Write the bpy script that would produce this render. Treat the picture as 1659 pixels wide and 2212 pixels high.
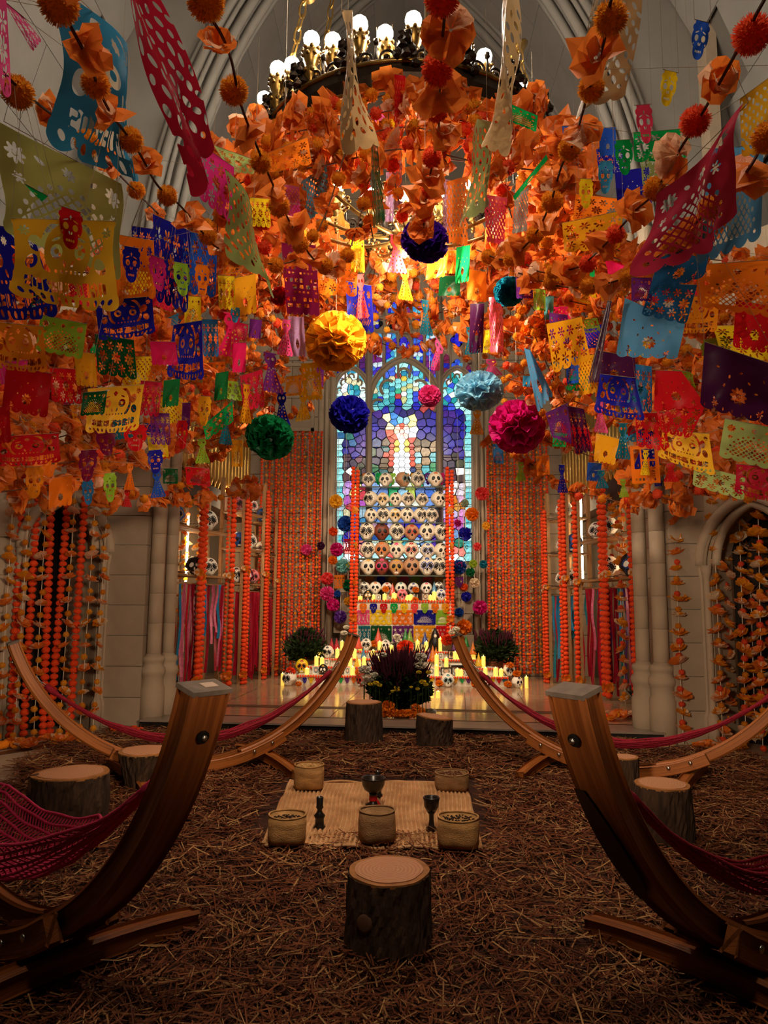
import bpy, bmesh, math, random
import numpy as np
from mathutils import Vector, Matrix, Euler

for _o in list(bpy.data.objects):
    bpy.data.objects.remove(_o)
SC = bpy.context.scene
COL = SC.collection
random.seed(7)
RNG = np.random.default_rng(7)

# ------------------------------------------------------------------ camera
IW, IH, FPX = 1659.0, 2212.0, 1560.0
EYE = Vector((0.0, 0.0, 1.25))
PITCH = math.atan(194 / FPX)
YAW = math.atan(42.5 / FPX)
ROLL = math.radians(0.4)
_r0 = Vector((math.cos(YAW), math.sin(YAW), 0))
_fw = Vector((-math.sin(YAW) * math.cos(PITCH), math.cos(YAW) * math.cos(PITCH), math.sin(PITCH)))
_u0 = _r0.cross(_fw)
CR = _r0 * math.cos(ROLL) + _u0 * math.sin(ROLL)
CU = _u0 * math.cos(ROLL) - _r0 * math.sin(ROLL)
cam_data = bpy.data.cameras.new('camera')
cam_data.sensor_fit = 'HORIZONTAL'
cam_data.sensor_width = 36.0
cam_data.lens = FPX / IW * 36.0
cam_data.clip_start = 0.05
cam_data.clip_end = 200
cam = bpy.data.objects.new('camera', cam_data)
COL.objects.link(cam)
_m = Matrix((CR, CU, -_fw)).transposed().to_4x4()
_m.translation = EYE
cam.matrix_world = _m
SC.camera = cam

# ------------------------------------------------------------------ world, exposure
world = bpy.data.worlds.new('world')
SC.world = world
world.use_nodes = True
world.node_tree.nodes['Background'].inputs[0].default_value = (1.0, 0.86, 0.72, 1)
world.node_tree.nodes['Background'].inputs[1].default_value = 0.004
SC.view_settings.view_transform = 'Standard'
SC.view_settings.look = 'None'
SC.view_settings.exposure = 0.0
SC.view_settings.gamma = 1.0
SC.view_settings.use_curve_mapping = False
try:
    SC.cycles.use_denoising = True
    SC.cycles.use_adaptive_sampling = True
    SC.cycles.adaptive_threshold = 0.2
    SC.cycles.max_bounces = 4
    SC.cycles.diffuse_bounces = 2
    SC.cycles.glossy_bounces = 2
    SC.cycles.transmission_bounces = 3
    SC.cycles.transparent_max_bounces = 6
    SC.cycles.sample_clamp_indirect = 4.0
    SC.cycles.caustics_reflective = False
    SC.cycles.caustics_refractive = False
except Exception:
    pass

# ------------------------------------------------------------------ the lamps that are not objects of their own
def lamp(name, kind, loc, power, color, target=None, **kw):
    d = bpy.data.lights.new(name, kind)
    d.energy = power
    d.color = color
    for k, v in kw.items():
        setattr(d, k, v)
    o = bpy.data.objects.new(name, d)
    COL.objects.link(o)
    o.location = loc
    if target is not None:
        o.rotation_euler = (Vector(target) - Vector(loc)).to_track_quat('-Z', 'Y').to_euler()
    return o

# added fill lamps without fixtures, then the chandelier's own downlight
lamp('altar_spot_a', 'SPOT', (-1.9, 6.9, 4.6), 640, (1.0, 0.76, 0.52), (0.3, 10.8, 0.9), spot_size=1.2, spot_blend=0.9, shadow_soft_size=0.15)  # this pair is added to brighten the altar
lamp('altar_spot_b', 'SPOT', (1.9, 6.7, 4.6), 640, (1.0, 0.76, 0.52), (-0.3, 10.8, 0.9), spot_size=1.2, spot_blend=0.9, shadow_soft_size=0.15)
lamp('overhead_fill', 'POINT', (0.0, 0.6, 5.6), 320, (1.0, 0.78, 0.56), shadow_soft_size=0.5)  # added above the camera to lift floor, beams and banner fronts
lamp('wall_fill_a', 'SPOT', (1.7, -0.8, 1.9), 880, (1.0, 0.74, 0.5), (-3.0, 7.0, 1.0), spot_size=0.46, spot_blend=0.8, shadow_soft_size=0.3)  # this pair is added to brighten the pillars and doorway walls
lamp('wall_fill_b', 'SPOT', (-1.7, -0.8, 1.9), 880, (1.0, 0.74, 0.5), (2.9, 6.8, 1.0), spot_size=0.46, spot_blend=0.8, shadow_soft_size=0.3)
lamp('mat_spot', 'SPOT', (0.0, 1.3, 5.4), 380, (1.0, 0.74, 0.5), (0.0, 4.9, 0.0), spot_size=0.75, spot_blend=1.0, shadow_soft_size=0.3)  # added to throw a pool of light on mat and stumps
lamp('chandelier_downlight', 'POINT', (0.0, 5.2, 3.78), 170, (1.0, 0.82, 0.62), shadow_soft_size=0.07)


# ------------------------------------------------------------------ pixel -> place
def ray(px, py):
    return _fw + CR * ((px - IW / 2) / FPX) + CU * ((IH / 2 - py) / FPX)
def at(px, py, Y):
    d = ray(px, py)
    return EYE + d * (Y / d.y)
def atz(px, py, z):
    d = ray(px, py)
    return EYE + d * ((z - EYE.z) / d.z)
def atd(px, py, dist):
    return EYE + ray(px, py).normalized() * dist
def proj(p):
    q = Vector(p) - EYE
    w = q.dot(_fw)
    return (IW / 2 + FPX * q.dot(CR) / w, IH / 2 - FPX * q.dot(CU) / w, w)
def ppm(p):
    """pixels per metre at a place"""
    return FPX / max(0.1, (Vector(p) - EYE).dot(_fw))

# ------------------------------------------------------------------ materials
MAT = {}
def srgb(h):
    if isinstance(h, str):
        h = h.lstrip('#')
        c = [int(h[i:i + 2], 16) / 255 for i in (0, 2, 4)]
    else:
        c = list(h)
    return tuple((x / 12.92 if x <= 0.04045 else ((x + 0.055) / 1.055) ** 2.4) for x in c) + (1.0,)
def newmat(name):
    m = bpy.data.materials.new(name)
    m.use_nodes = True
    m.node_tree.nodes.clear()
    out = m.node_tree.nodes.new('ShaderNodeOutputMaterial')
    return m, m.node_tree.nodes, m.node_tree.links, out
def pbr(name, col, rough=0.6, metal=0.0, noise=0.0, scale=20.0, bump=0.0, bscale=None, spec=0.3, stretch=(1, 1, 1), col2=None, coat=0.0, gen=False):
    if name in MAT:
        return MAT[name]
    m, N, L, out = newmat(name)
    b = N.new('ShaderNodeBsdfPrincipled')
    b.inputs['Roughness'].default_value = rough
    b.inputs['Metallic'].default_value = metal
    b.inputs['Specular IOR Level'].default_value = spec
    b.inputs['Coat Weight'].default_value = coat
    c = srgb(col)
    b.inputs['Base Color'].default_value = c
    L.new(b.outputs[0], out.inputs[0])
    if noise or bump:
        tc = N.new('ShaderNodeTexCoord')
        mp = N.new('ShaderNodeMapping')
        mp.inputs['Scale'].default_value = stretch
        L.new(tc.outputs['Object'], mp.inputs[0])
        nz = N.new('ShaderNodeTexNoise')
        nz.inputs['Scale'].default_value = scale
        nz.inputs['Detail'].default_value = 6
        L.new(mp.outputs[0], nz.inputs['Vector'])
        if noise:
            mx = N.new('ShaderNodeMix')
            mx.data_type = 'RGBA'
            c2 = srgb(col2) if col2 else tuple(x * (1 - noise) for x in c[:3]) + (1,)
            mx.inputs[6].default_value = c2
            mx.inputs[7].default_value = tuple(min(1, x * (1 + noise * 0.4)) for x in c[:3]) + (1,)
            cr = N.new('ShaderNodeMapRange')
            cr.inputs[1].default_value = 0.3
            cr.inputs[2].default_value = 0.7
            L.new(nz.outputs[0], cr.inputs[0])
            L.new(cr.outputs[0], mx.inputs[0])
            L.new(mx.outputs[2], b.inputs['Base Color'])
        if bump:
            bp = N.new('ShaderNodeBump')
            bp.inputs['Strength'].default_value = bump
            bp.inputs['Distance'].default_value = 0.02
            if bscale:
                n2 = N.new('ShaderNodeTexNoise')
                n2.inputs['Scale'].default_value = bscale
                n2.inputs['Detail'].default_value = 5
                L.new(mp.outputs[0], n2.inputs['Vector'])
                L.new(n2.outputs[0], bp.inputs['Height'])
            else:
                L.new(nz.outputs[0], bp.inputs['Height'])
            L.new(bp.outputs[0], b.inputs['Normal'])
    MAT[name] = m
    return m
def paper(name, col, trans=0.45, gloss=0.06, crinkle=0.25, scale=18.0):
    """tissue paper: diffuse and translucent, slightly glossy, crinkled"""
    if name in MAT:
        return MAT[name]
    m, N, L, out = newmat(name)
    c = srgb(col)
    tc = N.new('ShaderNodeTexCoord')
    nz = N.new('ShaderNodeTexNoise')
    nz.inputs['Scale'].default_value = scale
    nz.inputs['Detail'].default_value = 4
    L.new(tc.outputs['Object'], nz.inputs['Vector'])
    bp = N.new('ShaderNodeBump')
    bp.inputs['Strength'].default_value = crinkle
    bp.inputs['Distance'].default_value = 0.02
    L.new(nz.outputs[0], bp.inputs['Height'])
    d = N.new('ShaderNodeBsdfDiffuse')
    d.inputs[0].default_value = c
    t = N.new('ShaderNodeBsdfTranslucent')
    t.inputs[0].default_value = c
    g = N.new('ShaderNodeBsdfGlossy')
    g.inputs['Roughness'].default_value = 0.35
    g.inputs[0].default_value = (1, 1, 1, 1)
    for n in (d, t, g):
        L.new(bp.outputs[0], n.inputs['Normal'])
    m1 = N.new('ShaderNodeMixShader')
    m1.inputs[0].default_value = trans
    L.new(d.outputs[0], m1.inputs[1])
    L.new(t.outputs[0], m1.inputs[2])
    m2 = N.new('ShaderNodeMixShader')
    m2.inputs[0].default_value = gloss
    L.new(m1.outputs[0], m2.inputs[1])
    L.new(g.outputs[0], m2.inputs[2])
    L.new(m2.outputs[0], out.inputs[0])
    MAT[name] = m
    return m
def glow(name, col, strength, base=None):
    if name in MAT:
        return MAT[name]
    m, N, L, out = newmat(name)
    b = N.new('ShaderNodeBsdfPrincipled')
    b.inputs['Base Color'].default_value = srgb(base or col)
    b.inputs['Emission Color'].default_value = srgb(col)
    b.inputs['Emission Strength'].default_value = strength
    b.inputs['Roughness'].default_value = 0.4
    if strength < 15:
        m.cycles.emission_sampling = 'NONE'
    L.new(b.outputs[0], out.inputs[0])
    MAT[name] = m
    return m
def wood(name, col, col2, scale=6.0, stretch=(1, 1, 12), rough=0.42, bump=0.15):
    """grain bands stretched along one axis of the object"""
    if name in MAT:
        return MAT[name]
    m, N, L, out = newmat(name)
    b = N.new('ShaderNodeBsdfPrincipled')
    b.inputs['Roughness'].default_value = rough
    b.inputs['Specular IOR Level'].default_value = 0.35
    L.new(b.outputs[0], out.inputs[0])
    tc = N.new('ShaderNodeTexCoord')
    mp = N.new('ShaderNodeMapping')
    mp.inputs['Scale'].default_value = stretch
    L.new(tc.outputs['UV'], mp.inputs[0])
    nz = N.new('ShaderNodeTexNoise')
    nz.inputs['Scale'].default_value = scale
    nz.inputs['Detail'].default_value = 7
    nz.inputs['Distortion'].default_value = 0.6
    L.new(mp.outputs[0], nz.inputs['Vector'])
    mx = N.new('ShaderNodeMix')
    mx.data_type = 'RGBA'
    mx.inputs[6].default_value = srgb(col2)
    mx.inputs[7].default_value = srgb(col)
    cr = N.new('ShaderNodeMapRange')
    cr.inputs[1].default_value = 0.35
    cr.inputs[2].default_value = 0.65
    L.new(nz.outputs[0], cr.inputs[0])
    L.new(cr.outputs[0], mx.inputs[0])
    L.new(mx.outputs[2], b.inputs['Base Color'])
    bp = N.new('ShaderNodeBump')
    bp.inputs['Strength'].default_value = bump
    bp.inputs['Distance'].default_value = 0.01
    L.new(nz.outputs[0], bp.inputs['Height'])
    L.new(bp.outputs[0], b.inputs['Normal'])
    MAT[name] = m
    return m

# ------------------------------------------------------------------ mesh building
class MB:
    """collects faces of ONE thing or part; build() links them as one mesh object"""
    def __init__(self):
        self.v, self.f, self.mi, self.uv = [], [], [], None
    def add(self, verts, faces, mi=0):
        o = len(self.v)
        self.v.extend([tuple(p) for p in verts])
        self.f.extend([tuple(i + o for i in f) for f in faces])
        self.mi.extend([mi] * len(faces))
        return self
    def box(self, c, s, rot=None, mi=0):
        x, y, z = s[0] / 2, s[1] / 2, s[2] / 2
        P = [Vector(q) for q in ((-x, -y, -z), (x, -y, -z), (x, y, -z), (-x, y, -z), (-x, -y, z), (x, -y, z), (x, y, z), (-x, y, z))]
        if rot is not None:
            P = [rot @ q for q in P]
        c = Vector(c)
        return self.add([q + c for q in P], [(0, 3, 2, 1), (4, 5, 6, 7), (0, 1, 5, 4), (1, 2, 6, 5), (2, 3, 7, 6), (3, 0, 4, 7)], mi)
    def lathe(self, prof, n=16, c=(0, 0, 0), mi=0, rot=None, cap=True):
        """prof: (radius, z) from bottom to top"""
        c = Vector(c)
        vs = []
        for r, z in prof:
            for k in range(n):
                a = 2 * math.pi * k / n
                p = Vector((r * math.cos(a), r * math.sin(a), z))
                vs.append((rot @ p if rot is not None else p) + c)
        fs = [(i * n + k, i * n + (k + 1) % n, (i + 1) * n + (k + 1) % n, (i + 1) * n + k) for i in range(len(prof) - 1) for k in range(n)]
        if cap:
            fs.append(tuple(reversed(range(n))))
            fs.append(tuple((len(prof) - 1) * n + k for k in range(n)))
        return self.add(vs, fs, mi)
    def tube(self, pts, r, n=6, mi=0, cap=True, closed=False):
        pts = [Vector(p) for p in pts]
        m = len(pts)
        rs = r if hasattr(r, '__len__') else [r] * m
        vs, up = [], None
        for i, p in enumerate(pts):
            a = pts[(i - 1) % m] if (closed or i > 0) else p
            b = pts[(i + 1) % m] if (closed or i < m - 1) else p
            t = (b - a)
            if t.length < 1e-9:
                t = Vector((0, 0, 1))
            t.normalize()
            if up is None:
                up = Vector((0, 0, 1)) if abs(t.z) < 0.9 else Vector((1, 0, 0))
            up = (up - t * up.dot(t))
            if up.length < 1e-6:
                up = t.orthogonal()
            up.normalize()
            s = t.cross(up)
            for k in range(n):
                an = 2 * math.pi * k / n
                vs.append(p + (up * math.cos(an) + s * math.sin(an)) * rs[i])
        fs = [(i * n + k, i * n + (k + 1) % n, ((i + 1) % m) * n + (k + 1) % n, ((i + 1) % m) * n + k) for i in range(m if closed else m - 1) for k in range(n)]
        if cap and not closed:
            fs.append(tuple(reversed(range(n))))
            fs.append(tuple((m - 1) * n + k for k in range(n)))
        return self.add(vs, fs, mi)
    def prism(self, poly, axis, d0, d1, mi=0):
        """poly: closed 2-D outline; axis 'y': (x, z) outline from y=d0 to y=d1; 'z': (x, y); 'x': (y, z)"""
        n = len(poly)
        def p3(q, d):
            return (q[0], d, q[1]) if axis == 'y' else (q[0], q[1], d) if axis == 'z' else (d, q[0], q[1])
        vs = [p3(q, d0) for q in poly] + [p3(q, d1) for q in poly]
        fs = [tuple(range(n)), tuple(reversed(range(n, 2 * n)))] + [(k, n + k, n + (k + 1) % n, (k + 1) % n) for k in range(n)]
        return self.add(vs, fs, mi)
    def ball(self, c, r, sub=2, mi=0, noise=0.0, scale=(1, 1, 1), rot=None):
        vs, fs = ico(sub)
        c = Vector(c)
        out = []
        for p in vs:
            q = Vector(p) * (1 + (random.uniform(-noise, noise) if noise else 0))
            q = Vector((q.x * scale[0], q.y * scale[1], q.z * scale[2])) * r
            out.append((rot @ q if rot is not None else q) + c)
        return self.add(out, fs, mi)
    def mesh(self, name, mats=(), smooth=False):
        me = bpy.data.meshes.new(name)
        me.from_pydata(self.v, [], self.f)
        for m in (mats if isinstance(mats, (list, tuple)) else [mats]):
            me.materials.append(m)
        if any(self.mi):
            me.polygons.foreach_set('material_index', self.mi)
        if smooth:
            me.polygons.foreach_set('use_smooth', [True] * len(me.polygons))
        if self.uv is not None:
            uvl = me.uv_layers.new(name='UVMap')
            flat = np.zeros(len(me.loops) * 2, dtype=np.float32)
            li = np.zeros(len(me.loops), dtype=np.int32)
            me.loops.foreach_get('vertex_index', li)
            uv = np.asarray(self.uv, dtype=np.float32)
            flat[0::2] = uv[li, 0]
            flat[1::2] = uv[li, 1]
            uvl.data.foreach_set('uv', flat)
        me.update()
        return me
    def build(self, name, mats, parent=None, smooth=False, loc=None):
        o = bpy.data.objects.new(name, self.mesh(name, mats, smooth))
        COL.objects.link(o)
        if parent is not None:
            o.parent = parent
        if loc is not None:
            o.location = loc
        return o
_ICO = {}
def ico(sub):
    if sub not in _ICO:
        bm = bmesh.new()
        bmesh.ops.create_icosphere(bm, subdivisions=sub, radius=1.0)
        bm.verts.ensure_lookup_table()
        _ICO[sub] = ([tuple(v.co) for v in bm.verts], [tuple(v.index for v in f.verts) for f in bm.faces])
        bm.free()
    return _ICO[sub]
def link_obj(name, me, parent=None, loc=(0, 0, 0), rot=None, scale=None, mat=None):
    o = bpy.data.objects.new(name, me)
    COL.objects.link(o)
    if parent is not None:
        o.parent = parent
    o.location = loc
    if rot is not None:
        o.rotation_euler = rot
    if scale is not None:
        o.scale = scale if hasattr(scale, '__len__') else (scale,) * 3
    if mat is not None:
        o.material_slots[0].link = 'OBJECT'
        o.material_slots[0].material = mat
    return o
def tag(o, label=None, cat=None, group=None, kind=None):
    if label:
        o['label'] = label
    if cat:
        o['category'] = cat
    if group:
        o['group'] = group
    if kind:
        o['kind'] = kind
    return o
def thing(name, label, cat, loc=(0, 0, 0), rot=None, group=None):
    o = bpy.data.objects.new(name, None)
    o.empty_display_size = 0.1
    COL.objects.link(o)
    o.location = loc
    if rot is not None:
        o.rotation_euler = rot
    return tag(o, label, cat, group)
def struct(name, mb, mat, parent=None, smooth=False):
    o = mb.build(name, mat, parent, smooth)
    if parent is None:
        o['kind'] = 'structure'
    return o
def smoothpath(pts, n):
    """Catmull-Rom through the points, n samples"""
    P = [Vector(p) for p in pts]
    P = [P[0] * 2 - P[1]] + P + [P[-1] * 2 - P[-2]]
    seg = len(P) - 3
    out = []
    for i in range(n):
        t = i / (n - 1) * seg
        k = min(int(t), seg - 1)
        t -= k
        a, b, c, d = P[k:k + 4]
        out.append(0.5 * ((2 * b) + (c - a) * t + (2 * a - 5 * b + 4 * c - d) * t * t + (3 * b - a - 3 * c + d) * t ** 3))
    return out
def resample(pts, step):
    """points every `step` metres along a polyline"""
    out, acc = [pts[0]], 0.0
    for a, b in zip(pts, pts[1:]):
        L = (b - a).length
        while acc + L >= step:
            a = a + (b - a) * ((step - acc) / L)
            L = (b - a).length
            acc = 0.0
            out.append(a)
        acc += L
    return out
ORD = ['first', 'second', 'third', 'fourth', 'fifth', 'sixth', 'seventh', 'eighth', 'ninth', 'tenth', 'eleventh', 'twelfth', 'thirteenth', 'fourteenth', 'fifteenth', 'sixteenth', 'seventeenth', 'eighteenth', 'nineteenth', 'twentieth',
       'twenty-first', 'twenty-second', 'twenty-third', 'twenty-fourth', 'twenty-fifth', 'twenty-sixth', 'twenty-seventh', 'twenty-eighth', 'twenty-ninth', 'thirtieth']

# ================================================================== the room
STONE = pbr('limestone', '#a8957f', 0.8, noise=0.16, scale=3.0, bump=0.12, bscale=40)
STONE2 = pbr('limestone_pale', '#b29f88', 0.8, noise=0.12, scale=4.0, bump=0.1, bscale=50)
JOINT = pbr('mortar', '#8f8376', 0.9)
PLASTER = pbr('vault_plaster', '#86817b', 0.85, noise=0.1, scale=2.5, bump=0.06, bscale=60)
PLASTJ = pbr('vault_joint', '#6a655f', 0.9)
RIBM = pbr('rib_stone', '#858079', 0.8, noise=0.1, scale=5)
FLOORM = pbr('floor_stone', '#b59f86', 0.45, noise=0.22, scale=2.2, bump=0.04, bscale=30)
INLAY = pbr('floor_inlay', '#4a3528', 0.4, noise=0.2, scale=8)
DAISM = pbr('dais_marble', '#b89878', 0.12, noise=0.16, scale=1.6, spec=0.5, stretch=(1, 3, 1))
DAISB = pbr('dais_border', '#8d7e70', 0.25, noise=0.2, scale=3)
RISER = pbr('dais_riser', '#231c19', 0.55, noise=0.5, scale=14, bump=0.3)
DARKWOOD = pbr('door_wood', '#1d130e', 0.6, noise=0.3, scale=10, stretch=(8, 8, 1))
DZ = 0.11                                       # height of the dais
WB = 11.6                                       # depth of the back wall

mb = MB()
mb.add([(-7, -2.5, 0), (7, -2.5, 0), (7, 8.2, 0), (-7, 8.2, 0)], [(0, 1, 2, 3)])
floor = struct('floor', mb, FLOORM)

# dais: platform, border slab, riser and dark inlay bands
DA, DB = atz(303, 1581, 0), atz(1437, 1611, 0)
DA.z = DB.z = 0
_dd = (DB - DA).normalized()
_dn = Vector((-_dd.y, _dd.x, 0))
mb = MB()
mb.prism([(DA.x, DA.y), (DB.x, DB.y), (3.3, WB), (-3.3, WB)], 'z', 0.0, DZ)
dais = struct('floor_dais', mb, DAISM)
def dais_strip(name, off0, off1, mat, proud=0.004, x0=0.0, x1=None):
    L = (DB - DA).length
    x1 = L if x1 is None else x1
    a, b = DA + _dd * x0, DA + _dd * x1
    m = MB()
    q = [a + _dn * off0, b + _dn * off0, b + _dn * off1, a + _dn * off1]
    m.prism([(p.x, p.y) for p in q], 'z', DZ - 0.01, DZ + proud)
    return m.build(name, mat, dais)
m = MB()
q = [DA - _dn * 0.012, DB - _dn * 0.012, DB, DA]
m.prism([(p.x, p.y) for p in q], 'z', 0.0, DZ - 0.012)
m.build('riser', RISER, dais)
dais_strip('border_slab', -0.03, 0.33, DAISB, 0.006)
for k, (a, b) in enumerate([(0.38, 0.41), (0.98, 1.0), (1.05, 1.075), (1.12, 1.14)]):
    dais_strip('inlay_band', a, b, INLAY, 0.003)
for k in range(7):                              # joints between the marble slabs
    L = (DB - DA).length
    a = DA + _dd * (L * (k + 0.6) / 7.2)
    m = MB()
    q = [a + _dn * 0.42, a + _dd * 0.006 + _dn * 0.42, a + _dd * 0.006 + _dn * 2.6, a + _dn * 2.6]
    m.prism([(p.x, p.y) for p in q], 'z', DZ - 0.01, DZ + 0.002)
    m.build('slab_joint', INLAY, dais)

# back wall: coursed blocks either side of and below the window
WX, WZ0, WZ1 = 1.12, 1.86, 7.1
mb = MB()
mb.prism([(-3.3, 0), (3.3, 0), (3.3, 10.6), (-3.3, 10.6)], 'y', WB + 0.16, WB + 0.3)
wall_back = struct('wall_back', mb, JOINT)
def block_mesh(w, h, d, b=0.003):
    m = MB()
    m.add([(-w / 2 + b, -d, -h / 2 + b), (w / 2 - b, -d, -h / 2 + b), (w / 2 - b, -d, h / 2 - b), (-w / 2 + b, -d, h / 2 - b),
           (-w / 2, 0, -h / 2), (w / 2, 0, -h / 2), (w / 2, 0, h / 2), (-w / 2, 0, h / 2)],
          [(0, 1, 2, 3), (1, 0, 4, 5), (2, 1, 5, 6), (3, 2, 6, 7), (0, 3, 7, 4)])
    return m.mesh('stone_block', [STONE])
CH = 0.32
_bm1, _bm2 = block_mesh(0.717, CH - 0.003, 0.16), block_mesh(0.357, CH - 0.003, 0.16)
for r in range(26):
    z = DZ + CH * (r + 0.5)
    for s in (-1, 1):
        if r % 2:
            xs = [(WX + 0.02 + 0.36, 1), (WX + 0.02 + 1.08, 1), (WX + 0.02 + 1.62, 2)]
        else:
            xs = [(WX + 0.02 + 0.18, 2), (WX + 0.02 + 0.72, 1), (WX + 0.02 + 1.44, 1)]
        for x, w in xs:
            link_obj('stone_block', _bm1 if w == 1 else _bm2, wall_back, (s * x, WB + 0.16, z))
    if z > 7.6:
        for x in (-0.75, 0, 0.75):
            link_obj('stone_block', _bm1, wall_back, (x, WB + 0.16, z))
    if z + CH / 2 < WZ0:
        for x in (-0.75, 0, 0.75):
            link_obj('stone_block', _bm1, wall_back, (x + (0.1 if r % 2 else 0), WB + 0.16, z))
mb = MB()
mb.prism([(-WX - 0.02, WZ0 - 0.2), (WX + 0.02, WZ0 - 0.2), (WX + 0.02, WZ0 - 0.02), (-WX - 0.02, WZ0 - 0.02)], 'y', WB - 0.08, WB + 0.1)
mb.build('window_sill', STONE2, wall_back)
# wall shafts flanking the window and the plain upper panelling
for s in (-1, 1):
    for dx, r in ((1.17, 0.05), (1.27, 0.035), (1.36, 0.05)):
        mb = MB()
        mb.lathe([(r, DZ), (r, 7.0)], 10, (s * dx, WB - 0.02, 0))
        mb.build('wall_shaft', STONE2, wall_back, smooth=True)
    for x0, x1, z0, z1 in ((1.5, 2.1, 4.05, 5.15), (2.16, 2.8, 4.05, 5.15)):
        mb = MB()
        for a in ((x0, z0, x1, z0), (x0, z1, x1, z1), (x0, z0, x0, z1), (x1, z0, x1, z1)):
            c = ((a[0] + a[2]) / 2 * s, WB - 0.02, (a[1] + a[3]) / 2)
            mb.box(c, (abs(a[2] - a[0]) + 0.05, 0.05, abs(a[3] - a[1]) + 0.05))
        mb.build('wall_panel_frame', STONE2, wall_back)
# side walls of the chancel
for nm, s in (('wall_chancel_left', -1), ('wall_chancel_right', 1)):
    mb = MB()
    mb.box((s * 3.3, 9.5, 4.0), (0.12, 4.6, 8.0))
    w = struct(nm, mb, STONE)
    for k in range(5):
        m = MB()
        m.lathe([(0.05, DZ), (0.05, 6.5)], 8, (s * 3.2, 7.9 + k * 0.85, 0))
        m.build('wall_shaft', STONE2, w, smooth=True)

# ------------------------------------------------------------------ pillars of the chancel arch
def pillar(name, s, xa, xb, y0, shafts):
    """pier of coursed blocks between |x| = xa..xb and round shafts on the altar side"""
    root = MB()
    root.box((s * (xa + xb) / 2, y0 + 0.36, 2.4), (abs(xb - xa) - 0.02, 0.66, 4.8))
    o = struct(name, root, JOINT)
    bw = abs(xb - xa)
    h = 0.3
    me = MB()
    me.box((0, 0, 0), (bw, 0.7, h - 0.008))
    me = me.mesh('stone_block', [STONE])
    for k in range(16):
        link_obj('stone_block', me, o, (s * (xa + xb) / 2, y0 + 0.35, h * (k + 0.5)))
    for sx, sy, r in shafts:
        dm = MB()
        dm.lathe([(r - 0.004, -h / 2 + 0.0005), (r, -h / 2 + 0.004), (r, h / 2 - 0.004), (r - 0.004, h / 2 - 0.0005)], 18, cap=False)
        dm = dm.mesh('shaft_drum', [STONE2], True)
        for p in dm.polygons:
            if len(p.vertices) > 4:
                p.use_smooth = False
        for k in range(14):
            link_obj('shaft_drum', dm, o, (s * sx, sy, 0.72 + h * (k + 0.5)))
        bs = MB()
        bs.lathe([(r * 1.75, 0), (r * 1.75, 0.38), (r * 1.5, 0.42), (r * 1.5, 0.5), (r * 1.72, 0.52), (r * 1.8, 0.55), (r * 1.72, 0.58), (r * 1.4, 0.6), (r * 1.4, 0.63),
                  (r * 1.55, 0.645), (r * 1.6, 0.665), (r * 1.5, 0.69), (r * 1.1, 0.7), (r, 0.72)], 20, (s * sx, sy, 0))
        bs.build('shaft_base', STONE2, o, smooth=True)
    return o
pillar('pillar_left', -1, 2.58, 3.0, 7.2, [(2.5, 7.3, 0.07), (2.4, 7.44, 0.06)])
pillar('pillar_right', 1, 2.44, 2.8, 6.7, [(2.36, 6.78, 0.07), (2.24, 6.92, 0.065)])

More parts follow.
